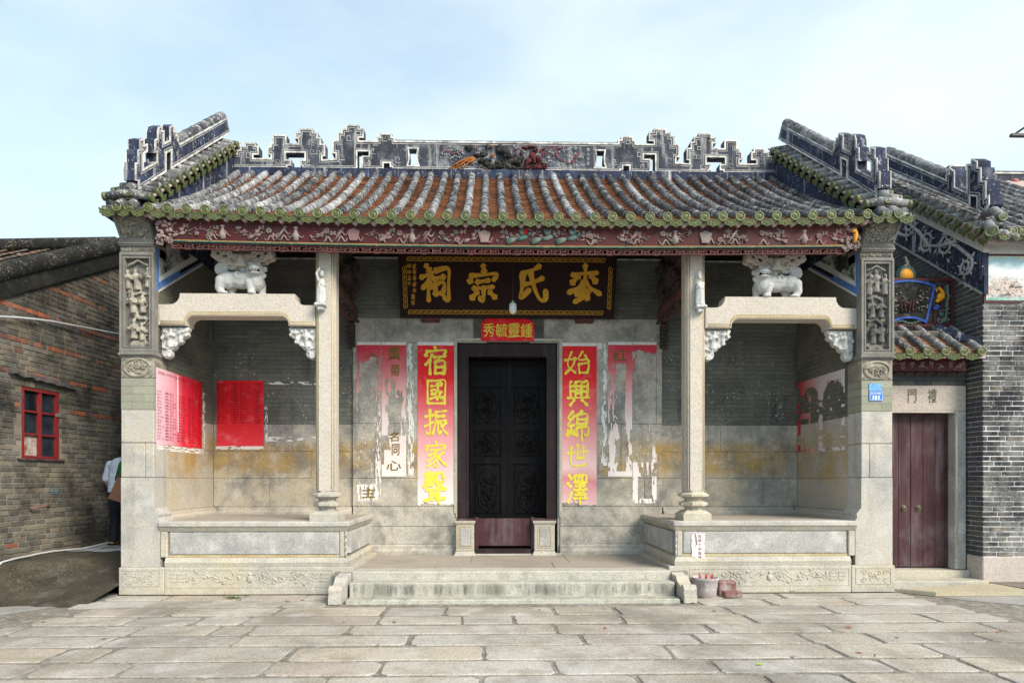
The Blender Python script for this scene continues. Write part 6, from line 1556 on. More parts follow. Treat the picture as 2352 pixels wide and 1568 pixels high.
mb.build('small_lettering', WHITE, t)
c2, d2 = PZ(2012, 897, yq), PZ(2012, 880.5, yq)
t = thing('blank_plate', ((a+b)/2, yq, c2), 'pale faded blank blue plate above the number plate', 'sign')
MB().box(a-.004, b-.018, -.009, -.002, c2+.003, d2).build('plate', SIGNF, t)
mb = MB()
for x in (a+.01, b-.03): mb.lathe([(.004, -.012), (.004, -.008)], 8, (x, 0, (c2+d2)/2), axis='y')
mb.build('screw', METAL, t)
t = thing('hanging_bulb', (0, 1.0, 4.1), 'white light bulb hanging on a thin wire in front of the name board', 'light bulb')
bxp, bzp = at(1178, 708, 1.0)
MB().lathe([(.004, .115), (.02, .11), (.022, .085), (.052, .075), (.058, .05), (.058, -.03), (.05, -.06), (.03, -.082), (.006, -.09)], 20, (bxp, 1.0, bzp)).build('bulb', BULB, t)
MB().lathe([(.016, .10), (.019, .105), (.018, .13), (.008, .14)], 12, (bxp, 1.0, bzp)).tube([(bxp, 1.0, bzp+.13), (bxp+.003, 1.0, bzp+.5), (bxp, 1.0, 5.6)], .0035, 6).build('wire', METAL, t)
pxx, pyy = 2.625, -.235
t = thing('incense_pot', (pxx, pyy, 0), 'round ash-grey incense pot with red sticks by the right step stone', 'pot')
MB().lathe([(.145, 0), (.15, .01), (.158, .10), (.172, .215), (.182, .23), (.183, .255), (.172, .258), (.162, .235), (.15, .21), (.001, .21)], 28, (pxx, pyy, 0)).build('pot_body', CERAM, t)
MB().lathe([(.160, .225), (.12, .236), (.05, .24), (.001, .238)], 20, (pxx, pyy, 0)).build('ash', ASH, t)
random.seed(51); mb = MB()
for cx_, n_ in ((-.08, 8), (.0, 9), (.075, 7)):
    for k in range(n_):
        x, y = pxx+cx_+random.uniform(-.02, .02), pyy-.03+random.uniform(-.03, .03); h = random.uniform(.03, .075)
        mb.tube([(x, y, .225), (x+random.uniform(-.012, .012), y, .235+h)], .0035, 5)
mb.build('incense_sticks', INC, t)
for (x0, x1, y0, y1, z0, z1, rz_, lab) in ((2.83, 3.08, -.40, -.285, .0, .085, .03, 'ash-stained red brick lying in front beside the incense pot'), (2.82, 3.06, -.24, -.10, .0, .195, -.05, 'taller ash-stained broken brick against the right plinth, behind the red brick')):
    t = MB(TRS((x0+x1)/2, (y0+y1)/2, 0, 1, 1, 1, rz_)).cbox(-(x1-x0)/2, (x1-x0)/2, -(y1-y0)/2, (y1-y0)/2, z0, z1, .012).build('loose_brick', OBRK)
    tag(t, lab, 'brick', 'loose bricks by the pot')
# ------------------------------------------------------------------ side gateway between the hall and the house on the right
random.seed(61)
gw = thing('side_gateway', (6.2, .8, 0), 'side gateway with a maroon plank door, granite lintel and small tiled roof', 'gateway')
gc = MB().box(5.40, 5.64, .74, 1.1, 0, 3.86).box(6.84, 6.99, .74, 1.1, 0, 3.86).box(5.64, 6.84, .74, 1.1, 2.66, 3.86).build('gate_wall', DMORT, gw)
MB().cbox(5.43, 6.985, .70, .98, 2.632, 3.02, .008).build('lintel', weather('pink_granite', (.46, .40, .36), (.42, .37, .33), 2, speck=((.25, .12, .09), 45, .66, .6)), gw)
MB().cbox(5.43, 6.80, .690, .74, 2.60, 2.632, .006).build('lintel_bead', GRANW, gw)
for a, b in ((5.42, 5.658), (6.815, 6.985)): MB().cbox(a, b, .70, .98, .21, 2.63, .008).build('jamb', GRANG, gw)
MB().tube([(6.838, .703, .6), (6.838, .703, 2.6)], .016, 6).build('jamb_bead', GRANW, gw)
INCISED = weather('incised_grey', (.16, .14, .11), (.12, .11, .09), 6)
for ch, px in (('門', 2095), ('禮', 2141)):
    xc, zc = at(px, 909, .7); mb = MB(); put(mb, ch, xc-.068, xc+.068, zc-.105, zc+.105, lambda x, z: (x, .696, z), .01, .02); mb.build('character', INCISED, gw)
for a, b in ((5.66, 6.232), (6.238, 6.81)):
    lf = MB().box(a, b, .875, .92, .22, 2.64).build('door_leaf', MAROON, gw)
    nb_ = 3
    for k in range(nb_): MB().cbox(a+(b-a)*k/nb_+.002, a+(b-a)*(k+1)/nb_-.002, .862+random.uniform(-.002, .002), .88, .23, 2.63, .004).build('door_plank', MAROON, lf)
MB().box(6.775, 6.83, .845, .95, .206, 2.631).box(5.64, 5.69, .845, .95, .206, 2.631).box(5.69, 6.775, .85, .95, 2.58, 2.631).build('door_frame', MAROON, gw)
for px in (2076, 2110):
    xc, zc = at(px, 1165, .85)
    mb = MB().lathe([(.04, 0), (.036, -.008), (.024, -.012), (.022, -.03), (.008, -.034)], 14, (xc, .86, zc), axis='y')
    mb.tube([(xc+.026*math.sin(2*math.pi*k/14), .835, zc-.02+.028*math.cos(2*math.pi*k/14)) for k in range(15)], .005, 6)
    mb.build('door_ring', weather('old_brass', (.2, .18, .13), (.14, .12, .09), 9, rough=.4), gw)
MB().cbox(5.42, 6.985, .62, .98, .08, .205, .01).build('sill', GRANW, gw)
MB().cbox(5.42, 7.0, .28, .62, -.02, .10, .012).build('step', GRANW, gw)
MB().hexa([(5.45, -.05, 0), (5.75, -.33, 0), (7.15, -.33, 0), (7.05, .3, 0), (5.45, -.05, .05), (5.75, -.33, .055), (7.15, -.33, .06), (7.05, .3, .065)]).build('step', weather('worn_yellow_stone', (.46, .40, .28), (.4, .36, .27), 2, speck=((.25, .22, .17), 60, .58, .5), bump=(.6, 30)), gw)
gb = []
gb += face_y(courses(5.42, 6.99, 3.022, 3.23, .07, .26, .007), .715, .03, NBD, gc)
gb += face_y(courses(5.42, 6.99, 3.23, 3.85, .07, .26, .007), .73, .02, NBD, gc, 0)
pieces('brick', 'bricks', UNITC, gb)
# fascia
fs = MB().box(5.40, 6.86, .545, .60, 3.215, 3.40).build('fascia_board', RED, gw)
mb = MB()
for k in range(9):
    x = 5.6+k*.145; z = 3.31+random.uniform(-.02, .02); rosette(mb, (x, .54, z), .035, 6, .35)
    for q in range(5): leaf(mb, (x+random.uniform(-.05, .05), .541, z+random.uniform(-.05, .05)), .05, random.uniform(0, 6.28), .4, .2)
for k in range(3): mb.box(6.70+.045*k, 6.74+.045*k, .53, .55, 3.26+.03*k, 3.30+.03*k)
mb.build('carving', PALEC, fs)
mb = MB()
for k in range(9): mb.box(5.5+k*.16, 5.6+k*.16, .60, .63, 3.19, 3.2); mb.box(5.5+k*.16, 5.51+k*.16, .60, .63, 3.15, 3.2)
mb.build('fretted_valance', REDB, fs)
# roof
YGE, YGR = .30, .86
def zg(y): return 3.462+.80*(y-YGE)
rg2 = MB().prism([(YGE+.02, zg(YGE)-.10), (YGR, zg(YGR)-.1), (YGR, zg(YGR)-.04), (YGE+.02, zg(YGE)-.045)], 5.42, 6.98, 'x').build('roof', EAVE, gw)
xs = [5.56+.268*k for k in range(6)]
gt = []; ge = []; gd = []; gpn = []
for x in xs:
    for y, z, a in along(x, YGE+.02, YGR, .19, zg): gt.append((TRS(x, y, z-.01, 1.05, 1, 1.05, random.uniform(-.02, .02), a), TILE, rg2, 1))
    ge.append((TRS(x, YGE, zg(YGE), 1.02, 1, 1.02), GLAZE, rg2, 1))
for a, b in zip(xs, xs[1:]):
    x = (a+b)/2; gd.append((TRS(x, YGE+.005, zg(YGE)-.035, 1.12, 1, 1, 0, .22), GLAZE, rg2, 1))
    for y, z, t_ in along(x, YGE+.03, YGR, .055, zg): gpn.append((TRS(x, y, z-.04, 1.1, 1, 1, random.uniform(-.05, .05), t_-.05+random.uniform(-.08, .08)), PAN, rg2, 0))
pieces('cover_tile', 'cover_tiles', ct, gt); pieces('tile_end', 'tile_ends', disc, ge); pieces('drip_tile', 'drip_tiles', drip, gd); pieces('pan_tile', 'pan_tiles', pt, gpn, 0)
MB().hexa([(6.55, YGR-.04, 3.90), (6.98, YGE+.1, 3.55), (6.98, YGR+.1, 3.55), (6.55, YGR+.1, 3.80), (6.62, YGR-.04, 4.0), (6.985, YGE+.12, 3.66), (6.985, YGR+.1, 3.68), (6.62, YGR+.1, 4.0)]).build('corner_flashing', BLUE, gw)
# painted relief on its ridge: fan panel, bat, leaf scrolls, orange sun on lotus petals
YG = .90
pr = MB().box(5.46, 6.985, YG-.02, YG+.14, 3.78, 3.96).build('ridge_base', BLK, gw)
pn = MB().cbox(5.50, 6.93, YG, YG+.12, 3.96, 4.72, .01).build('relief_panel', BLKR, gw)
mb = MB(); ring(mb, [(5.50, 3.965), (6.93, 3.965), (6.93, 4.72), (5.50, 4.72)], 0, .045, YG-.02, YG+.01, 'y'); mb.box(6.62, 6.66, YG-.015, YG, 4.0, 4.3); mb.box(6.66, 6.86, YG-.015, YG, 4.27, 4.30); mb.box(6.74, 6.77, YG-.015, YG, 4.3, 4.6); mb.build('red_frame', RED, pn)
cx_, cz_ = 6.208, 3.62
fan = [(cx_+1.06*math.sin(t), cz_+1.06*math.cos(t)) for t in [R(-23+46*k/12) for k in range(13)]]+[(cx_+.55*math.sin(t), cz_-.08+.55*math.cos(t)) for t in [R(30-60*k/10) for k in range(11)]]
fan = [(x, z) for x, z in fan]
MB().prism(fan, YG-.03, YG, 'y').build('fan_ground', BLKR, pn)
mb = MB(); ring(mb, fan, -.004, .026, YG-.045, YG-.028, 'y'); mb.build('fan_border', COBALT, pn)
mb = MB(); random.seed(62)
for k in range(60): mb.blob((cx_+random.uniform(-.3, .3), YG-.032, random.uniform(4.18, 4.58)), (random.uniform(.015, .04), .018, random.uniform(.012, .035)), None, True)
mb.build('fan_relief', BLKR, pn)
mb = MB()
for k in range(4): mb.tube([(cx_-.12+.05*k, YG-.05, 4.18), (cx_-.1+.05*k+random.uniform(-.05, .05), YG-.05, 4.36)], .01, 6)
mb.build('red_branches', MARR, pn)
mb = MB()
for k in range(34): leaf(mb, (cx_+random.choice((-1, 1))*random.uniform(.12, .3), YG-.045, random.uniform(4.15, 4.55)), .035, random.uniform(0, 6.28), .6, .3)
mb.build('pale_leaves', GST, pn)
mb = MB(); 
mb.blob((6.70, YG-.03, 4.42), (.05, .035, .07)); mb.blob((6.655, YG-.04, 4.36), (.035, .03, .03)); mb.tube([(6.66, YG-.03, 4.5), (6.64, YG-.03, 4.55), (6.68, YG-.03, 4.57), (6.74, YG-.03, 4.5), (6.75, YG-.03, 4.42), (6.71, YG-.03, 4.36)], [.012, .02, .022, .028, .03, .012], 7); mb.build('orange_bat', ORANGE, pn)
mb = MB().tube(spiral((6.655, 4.26), .04, 0, 1.3, YG-.03), .014, 6); mb.blob((6.63, YG-.02, 4.25), (.03, .02, .03)); mb.build('blue_cloud', COBALT, pn)
mb = MB(); mb.tube([(6.76, YG-.015, 4.03), (6.81, YG-.015, 4.12), (6.83, YG-.015, 4.3), (6.84, YG-.015, 4.5), (6.83, YG-.015, 4.62)], .014, 6)
for k in range(16): z = 4.06+.034*k; leaf(mb, (6.83, YG-.018, z), .055, random.choice((.5, 2.6)), .5, .25)
for c in ((6.72, 4.06, .05), (6.80, 4.08, .04), (6.74, 4.16, .035)): mb.tube(spiral(c[:2], c[2], 2, 1.2, YG-.015), .012, 6)
for k in range(9): mb.blob((cx_-.2+.05*k, YG-.02, 4.03+.02*math.sin(k)), (.032, .02, .022), None, True)
mb.build('leaf_scroll', TEALC, pn)
dc = (6.208, 4.98-.2, 0)
mb = MB(); zc = 4.776
mb.lathe([(.10, .02), (.13, -.01), (.125, -.03), (.11, -.032), (.10, -.02)], 24, (6.208, YG+.03, zc), axis='y')
for k in range(22): t_ = 2*math.pi*k/22; leaf(mb, (6.208+.115*math.cos(t_), YG+.03, zc+.115*math.sin(t_)), .055, t_, .55, .3)
for s in (-1, 1):
    for k in range(4): mb.tube([(6.208+s*(.03+.05*k), YG+.02, 4.68), (6.208+s*(.1+.07*k), YG+.01, 4.63+.012*k), (6.208+s*(.16+.09*k), YG+.02, 4.64+.025*k)], [.02, .028, .01], 7, flat=.8)
for k in range(5): leaf(mb, (6.208-.1+.05*k, YG, 4.66), .07, R(-130+20*k), .5, .3)
mb.build('lotus_petals', TEALD, gw)
MB().lathe([(.001, -.022), (.10, -.022), (.105, -.005), (.105, .06)], 28, (6.208, YG+.03, zc), axis='y').build('orange_sun', ORANGE, gw)
mb = MB()
for k in range(9): mb.blob((6.208+random.uniform(-.025, .025), YG+.03, 4.92+.016*k), (.035-.002*k, .03, .025))
mb.build('finial', GSTD, gw)
MB().blob((6.62, YG+.05, 4.75), (.13, .05, .06)).blob((6.55, YG+.05, 4.76), (.07, .05, .05)).blob((6.7, YG+.05, 4.74), (.06, .05, .05)).build('scroll_crest', BLKR, gw)

# ------------------------------------------------------------------ house on the right
random.seed(71)
nh = thing('neighbour_house', (8.5, 2.5, 0), 'grey brick house with fretted gable ridge and painted panel, at the right edge', 'building')
XN, YN = 7.0, .40
def ncap(y): return 5.055+.772*(y-.15)
nw = MB().box(XN+.008, 10.5, YN+.008, 6.5, 0, 5.1).prism([(YN+.02, 5.101), (3.4, 7.4), (6.5, 5.101)], XN+.008, 7.5, 'x').build('house_wall', WMORT, nh)
nb = []
rects = courses(XN, 10.5, .44, 4.19, .0745, .24, .016, jl=.3)
nb += face_y(rects, YN, .03, NB, nw, jit=.006)
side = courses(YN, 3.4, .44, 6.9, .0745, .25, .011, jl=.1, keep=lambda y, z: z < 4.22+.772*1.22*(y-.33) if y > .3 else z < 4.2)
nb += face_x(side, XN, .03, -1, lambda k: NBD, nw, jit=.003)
pieces('brick', 'bricks', UNITC, nb)
MB().cbox(XN-.012, 10.5, YN-.012, YN+.3, -.03, .438, .012).build('foot_stone', weather('pink_foot_granite', (.47, .42, .385), (.42, .38, .35), 2, speck=((.25, .18, .15), 60, .6, .5)), nh)
MB().cbox(XN-.014, XN+.2, YN+.3, 3.4, -.03, .438, .01).build('foot_stone', weather('rusty_foot_stone', (.09, .05, .025), (.14, .1, .06), 3), nh)
MB().hexa([(7.05, -.2, -.02), (8.4, -.2, -.02), (8.4, .39, -.02), (7.05, .39, -.02), (7.2, -.12, .06), (8.4, -.12, .05), (8.4, .39, .07), (7.05, .39, .07)]).build('foot_slab', weather('dark_slab', (.2, .17, .15), (.14, .12, .11), 3), nh)
# painted panel and frieze under the eaves
MB().box(XN-.004, 10.5, YN-.02, YN+.05, 4.92, 5.16).box(8.903, 10.5, YN-.008, YN+.05, 4.193, 4.919).build('frieze', GPLA, nh)
MB().box(XN-.006, 10.5, YN-.05, YN+.05, 5.05, 5.10).build('frieze_moulding', GPLA, nh)
MB().box(XN+.005, 8.9, YN-.012, YN+.03, 4.195, 4.918).build('panel_frame', RED, nh)
mm = Mat('seascape_painting'); zz = mm.n('ShaderNodeMapRange'); mm.l(mm.xyz()[2], zz.inputs[0]); zz.inputs[1].default_value = 4.23; zz.inputs[2].default_value = 4.89
base = mm.ramp(mm.math('ADD', zz.outputs[0], mm.math('MULTIPLY', mm.math('SUBTRACT', mm.noise(3, 4, .6), .5), .5)), [(.02, (.12, .4, .36)), (.12, (.5, .55, .52)), (.3, (.5, .47, .44)), (.5, (.62, .66, .66)), (.72, (.66, .72, .72)), (.85, (.25, .42, .5)), (.98, (.5, .52, .36))])
rock = mm.ramp(mm.noise(9, 6, .75, stretch=(1, 1, 1.5)), [(.38, (.02, .025, .03)), (.46, (.18, .15, .13)), (.52, (.6, .56, .52)), (.6, (.3, .12, .09)), (.66, (.03, .14, .08))])
SEAS = mm.done(mm.mix(mm.math('MULTIPLY', mm.band(zz.outputs[0], .06, .5, .14), mm.ramp(mm.noise(4, 3, .5, off=2), [(.36, 0), (.46, 1)])), base, rock), .7)
MB().box(XN+.035, 8.87, YN-.016, YN+.02, 4.232, 4.888).build('seascape_painting', SEAS, nh)
# eaves and front slope
def znr(y): return 5.14+.74*(y-.1)
nr = MB().prism([(.12, znr(.12)-.1), (3.3, znr(3.3)-.1), (3.3, znr(3.3)-.04), (.12, znr(.12)-.05)], 7.0, 10.5, 'x').build('roof', EAVE, nh)
nt_, ne, nd, npn = [], [], [], []
xs = [7.03+.165, 7.24+.1]+[7.34+.255*k for k in range(1, 9)]
for i, x in enumerate(xs):
    for y, z, a in along(x, .12, 3.2, .19, znr): nt_.append((TRS(x, y, z-.01, 1, 1, 1, random.uniform(-.02, .02), a), TILE, nr, seen((x, y, z))))
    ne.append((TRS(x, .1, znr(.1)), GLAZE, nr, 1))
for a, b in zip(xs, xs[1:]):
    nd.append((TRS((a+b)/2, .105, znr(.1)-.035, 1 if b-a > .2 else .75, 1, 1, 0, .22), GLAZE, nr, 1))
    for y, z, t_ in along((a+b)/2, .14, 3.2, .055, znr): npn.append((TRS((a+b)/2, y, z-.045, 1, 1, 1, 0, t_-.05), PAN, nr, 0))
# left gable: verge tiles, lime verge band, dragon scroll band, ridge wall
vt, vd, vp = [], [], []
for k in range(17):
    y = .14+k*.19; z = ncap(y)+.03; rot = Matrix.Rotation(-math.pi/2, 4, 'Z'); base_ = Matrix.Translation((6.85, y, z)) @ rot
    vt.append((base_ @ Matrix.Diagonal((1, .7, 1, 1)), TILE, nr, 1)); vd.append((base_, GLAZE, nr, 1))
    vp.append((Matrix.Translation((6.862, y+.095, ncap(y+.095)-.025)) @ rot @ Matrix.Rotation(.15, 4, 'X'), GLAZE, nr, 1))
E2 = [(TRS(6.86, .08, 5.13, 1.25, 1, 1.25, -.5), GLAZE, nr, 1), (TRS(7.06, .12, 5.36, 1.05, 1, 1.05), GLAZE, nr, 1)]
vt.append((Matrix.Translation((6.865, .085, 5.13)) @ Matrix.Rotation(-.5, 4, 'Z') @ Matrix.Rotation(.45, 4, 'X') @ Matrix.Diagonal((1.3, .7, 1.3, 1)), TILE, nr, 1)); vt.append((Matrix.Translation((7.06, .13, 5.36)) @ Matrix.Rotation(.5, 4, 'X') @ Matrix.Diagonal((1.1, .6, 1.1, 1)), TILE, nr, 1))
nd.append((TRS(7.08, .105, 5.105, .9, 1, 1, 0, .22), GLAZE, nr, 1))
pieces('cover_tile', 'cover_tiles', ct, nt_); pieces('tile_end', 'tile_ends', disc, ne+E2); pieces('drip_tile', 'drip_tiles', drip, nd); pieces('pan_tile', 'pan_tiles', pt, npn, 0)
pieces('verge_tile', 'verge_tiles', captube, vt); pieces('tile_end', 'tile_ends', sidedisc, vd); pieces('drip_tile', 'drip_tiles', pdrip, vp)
slab_ = lambda y0, y1, o0, o1, x0, x1, nm, mt: MB().prism([(y0, ncap(y0)+o0), (y1, ncap(y1)+o0), (y1, ncap(y1)+o1), (y0, ncap(y0)+o1)], x0, x1, 'x').build(nm, mt, nh)
slab_(.2, 3.3, -.10, .05, 6.90, 7.3, 'verge_pans', EAVE)
slab_(.34, 3.3, -.28, -.08, 6.955, 7.05, 'verge_band', GPLA)
slab_(.36, 3.3, -.90, -.26, 6.985, 7.05, 'blue_band', BLUE)
slab_(.40, 3.3, -.925, -.89, 6.97, 7.05, 'band_line', TRIMG)
MB().prism([(YN-.02, 4.55), (YN+.06, 4.50), (YN+.05, 5.1), (YN-.06, 5.1)], 6.96, 7.05, 'x').build('band_end', BLUE, nh)
GM = Matrix(((0, 1, 0, 6.975), (1, 0, 0, 0), (0, 0, 1, 0), (0, 0, 0, 1)))
mb = MB(GM); random.seed(72)
for k, (y, o, r_, sg) in enumerate(((.70, -.64, .15, 1), (1.10, -.47, .19, -1), (1.53, -.57, .17, 1), (1.95, -.46, .17, -1), (2.36, -.56, .16, 1))):
    c = (y, ncap(y)+o); t0 = 2.2+k
    P = [(c[0]+r_*(1-.86*q/26)*math.cos(t0+sg*11*q/26), 0, c[1]+r_*(1-.86*q/26)*math.sin(t0+sg*11*q/26)) for q in range(27)]
    mb.tube(P, [.024-.010*q/26 for q in range(27)], 6)
    for q in range(0, 20, 2):
        a_ = t0+sg*11*q/26; leaf(mb, P[q], random.uniform(.06, .10), a_+sg*.6, .32, .2); leaf(mb, P[q], random.uniform(.03, .06), a_+math.pi+sg*.5, .4, .2)
    nx_ = (y+.42, ncap(y+.42)-.53+.1*sg); mb.tube([P[0], ((P[0][0]+nx_[0])/2, 0, (P[0][2]+nx_[1])/2+.05*sg), (nx_[0], 0, nx_[1])], [.026, .03, .015], 6)
for k in range(12): y = .52+.17*k; leaf(mb, (y, 0, ncap(y)-.33-.4*(k % 2)), .10, random.uniform(0, 6.28), .35, .2)
mb.build('dragon_scroll', SCRW, nh)
P = [(.40,5.50),(.30,5.61),(.30,5.76),(.36,5.74),(.36,5.99),(.45,6.03),(.45,6.23),(.52,6.27),(.52,6.36),(.64,6.46),(.64,6.37),(.73,6.43),(.73,6.0),(.97,6.19),(.97,6.44),(1.09,6.56),(1.09,6.46),(1.16,6.47),(1.16,6.40),(2.75,7.69),(2.9,7.50),(.66,5.74),(.66,5.90),(.535,5.83),(.535,5.64)]
gr = MB().prism(P, 7.02, 7.22, 'x').build('gable_ridge', BLUE, nh)
tb = MB(); ring(tb, P, 0, .024, 7.008, 7.023, 'x'); tb.build('white_trim', TRIM, gr)
tb = MB(); ring(tb, P, .045, .06, 7.012, 7.022, 'x')
for yy, zz_ in ((.42, 5.75), (.5, 5.95), (.58, 6.1), (.62, 6.25), (.75, 5.9), (.95, 6.05), (1.1, 6.2), (1.2, 6.3), (.9, 5.95)):
    for dy, dz, w, h in ((0, 0, .08, .014), (0, 0, .014, .08), (.04, .04, .06, .014)): tb.box(7.012, 7.022, yy+dy, yy+dy+w, zz_+dz, zz_+dz+h)
tb.build('fret_relief', TRIMG, gr)
cp = MB(); cp.tube([(7.12, 1.17+1.6*k/14, 6.44+1.27*k/14) for k in range(15)], [.095 if k % 2 else .085 for k in range(15)], 10); cp.build('ridge_cap', TILE, gr)
# its main ridge behind
mr = MB().box(7.3, 10.5, 3.25, 3.45, 7.0, 7.62).build('main_ridge', BLUEG, nh)
MB().box(7.3, 10.5, 3.235, 3.25, 7.56, 7.59).box(7.3, 10.5, 3.235, 3.25, 7.04, 7.065).build('white_trim', TRIM, mr)
xr, zr = at(2190, 398, 3.3); fo = [(xr-.35, 7.0), (xr-.35, 7.45), (xr-.22, 7.45), (xr-.22, 7.6), (xr-.12, 7.6), (xr-.12, 7.72), (xr+.22, 7.72), (xr+.22, 7.58), (xr+.35, 7.58), (xr+.35, 7.0)]
fe = MB().prism(fo, 3.25, 3.42, 'y').build('ridge_fret', BLUEG, mr)
tb = MB(); ring(tb, fo, 0, .03, 3.235, 3.252, 'y'); ring(tb, fo, .07, .09, 3.238, 3.252, 'y'); ring(tb, fo, .14, .16, 3.238, 3.252, 'y'); tb.build('white_trim', TRIM, fe)
random.seed(73); mb = MB()
for k in range(40): x, z = at(random.uniform(2295, 2352), random.uniform(415, 444), 3.2); mb.blob((x, 3.24, z), (.06, .04, .05), None, True)
mb.build('rock_relief', BLKR, mr)
mb = MB(); x, z = at(2325, 428, 3.2); mb.limb((x-.1, 3.2, z-.02), .06, (x+.12, 3.2, z+.02), .05); mb.blob((x+.06, 3.19, z+.1), (.06, .04, .05)); mb.build('pink_relief', PINKF, mr)
a, b = at(2318, 708, .36), at(2365, 692, .1); tag(MB().tube([(a[0], .37, a[1]), (b[0], .1, b[1])], .014, 8).build('wall_pipe', PVC), 'white plastic pipe leaning out from the wall below the painted panel', 'pipe')
t = thing('street_lamp', (9.3, 1, 0), 'dark flat street lamp head on an arm, at the right edge against the sky', 'lamp')
MB().tube([(9.3, 1, 0), (9.3, 1, 7.4)], [.07, .05], 10).build('pole', METAL, t)
MB().cbox(7.93, 8.75, .97, 1.03, 7.0, 7.055, .012).build('lamp_head', METAL, t)
MB().tube([(8.02, 1, 7.06), (8.5, 1, 7.38), (9.3, 1, 7.35)], .016, 8).tube([(8.7, 1, 7.02), (9.3, 1, 7.02)], .025, 8).build('arm', METAL, t)

# ------------------------------------------------------------------ old brick house on the left, across the alley
random.seed(81)
TH = R(3.6); HM = Matrix.Translation((-7.1, 1.5, 0)) @ Matrix.Rotation(-TH, 4, 'Z') @ Matrix.Translation((0, -1.5, 0))
oh = thing('old_brick_house', (-8.5, 1.5, 0), 'old brick house with red brick courses and a red window, left of the alley', 'building')
def vz(y): return 4.10+.535*(y-.115) if y < 2.75 else 4.10+.535*2.635-.535*(y-2.75)
WP = [(-2.2, 0), (6.5, 0), (6.5, vz(6.5)+.1), (2.75, vz(2.75)+.1), (-2.2, vz(-2.2)+.1)]
SWAP = Matrix(((0, 1, 0, 0), (1, 0, 0, 0), (0, 0, 1, 0), (0, 0, 0, 1)))
hw = plate(WP, [[(.59, 1.89), (1.31, 1.89), (1.31, 2.96), (.59, 2.96)]], -.3, -.010, HM @ SWAP).build('house_wall', HMORT, oh)
MB(HM).box(-6, -.3, -2.2, -1.95, 0, 3.3).build('front_wall', HB, oh)
hb = []
WIN = (.60, 1.30, 1.90, 2.95)
hkeep = (lambda y, z: z < vz(y)-.03 and not (WIN[0]-.06 < y < WIN[1]+.06 and WIN[2]-.04 < z < WIN[3]+.02))
rects = [r for r in courses(-1.2, 4.4, .2, 5.6, .0785, .215, .017, jl=.2, keep=hkeep) if r[4] % 6 != 1]+[r for r in courses(-1.2, 4.4, .2, 5.6, .0785, .12, .016, jl=.15, keep=hkeep) if r[4] % 6 == 1]
for it in face_x(rects, 0, .035, 1, lambda k: HR if (k % 6 == 1 and k > 25 and random.random() < .8) or random.random() < .012 else HB, hw, jit=.005):
    w = seen(HM @ it[0].translation); hb.append((HM @ it[0] @ Matrix.Rotation(random.uniform(-.01, .01), 4, 'X'), it[1], hw, w))
pieces('brick', 'bricks', UNITC, hb)
# verge: black plastered band, rounded cap, tiled slope behind
seg_ = []
for k in range(13):
    y = -2.2+k*(4.95/12); seg_.append((y, vz(y)))
P = [(y, z-.02) for y, z in seg_]+[(6.5, vz(6.5)-.02), (6.5, vz(6.5)+.24)]+[(y, z+.24) for y, z in reversed(seg_)]
MB(HM).prism(P, -.25, .05, 'x').build('verge_band', weather('black_verge', (.007, .007, .007), (.013, .013, .012), 2, patch=[((.06, .06, .055), 3, .62, .5), ((.03, .035, .01), 2, .62, .6, 8)], fleck=[((.3, .3, .28), 30, .62, .6)], bump=(.5, 30)), oh)
CAPM = weather('mossy_cap', (.009, .009, .0085), (.018, .0175, .015), 4, patch=[((.035, .04, .008), 2.5, .62, .6), ((.007, .007, .007), 2, .52, .7, 8)], fleck=[((.32, .31, .29), 40, .57, .8)], bump=(.7, 35))
mb = MB(HM); mb.tube([(-.02, y, vz(y)+.33) for y in [-2.2+4.95*k/16 for k in range(17)]]+[(-.02, 2.95, vz(2.95)+.30), (-.02, 6.5, vz(6.5)+.33)], .125, 12, flat=1.1); mb.build('verge_cap', CAPM, oh)
ot = MB(HM); random.seed(82)
rs = MB(HM).prism([(-2.4, vz(-2.4)+.12), (2.75, vz(2.75)+.12), (6.5, vz(6.5)+.12), (6.5, vz(6.5)+.2), (2.75, vz(2.75)+.2), (-2.4, vz(-2.4)+.2)], -8, -.1, 'x').build('roof', CAPM, oh)
OT = weather('old_pan_tile', (.12, .085, .06), (.075, .06, .05), 4, pieces_=[(.10, .075, .055), (.16, .10, .07), (.30, .16, .11), (.07, .06, .05), (.09, .08, .07)], amt=.9, patch=[((.06, .07, .02), 2, .62, .6), ((.03, .03, .03), 1.4, .55, .6, 4)])
ol = []
for i in range(16):
    x = -.22-.2*i
    for y in [-2.3+.13*k for k in range(39)]:
        if y < 2.7: ol.append((HM @ TRS(x, y, vz(y)+.25+.03*(i % 2), 1.15, 1.4, 1, random.uniform(-.06, .06), math.atan(.535)+random.uniform(-.06, .04)), OT, rs, seen(HM @ Vector((x, y, vz(y)+.25)))))
pieces('roof_tile', 'roof_tiles', pt, ol)
mb = MB(HM); mb.tube([(-.1, 2.78, vz(2.75)+.36), (-8, 2.78, vz(2.75)+.36)], .13, 10); mb.build('ridge_cap', CAPM, oh)
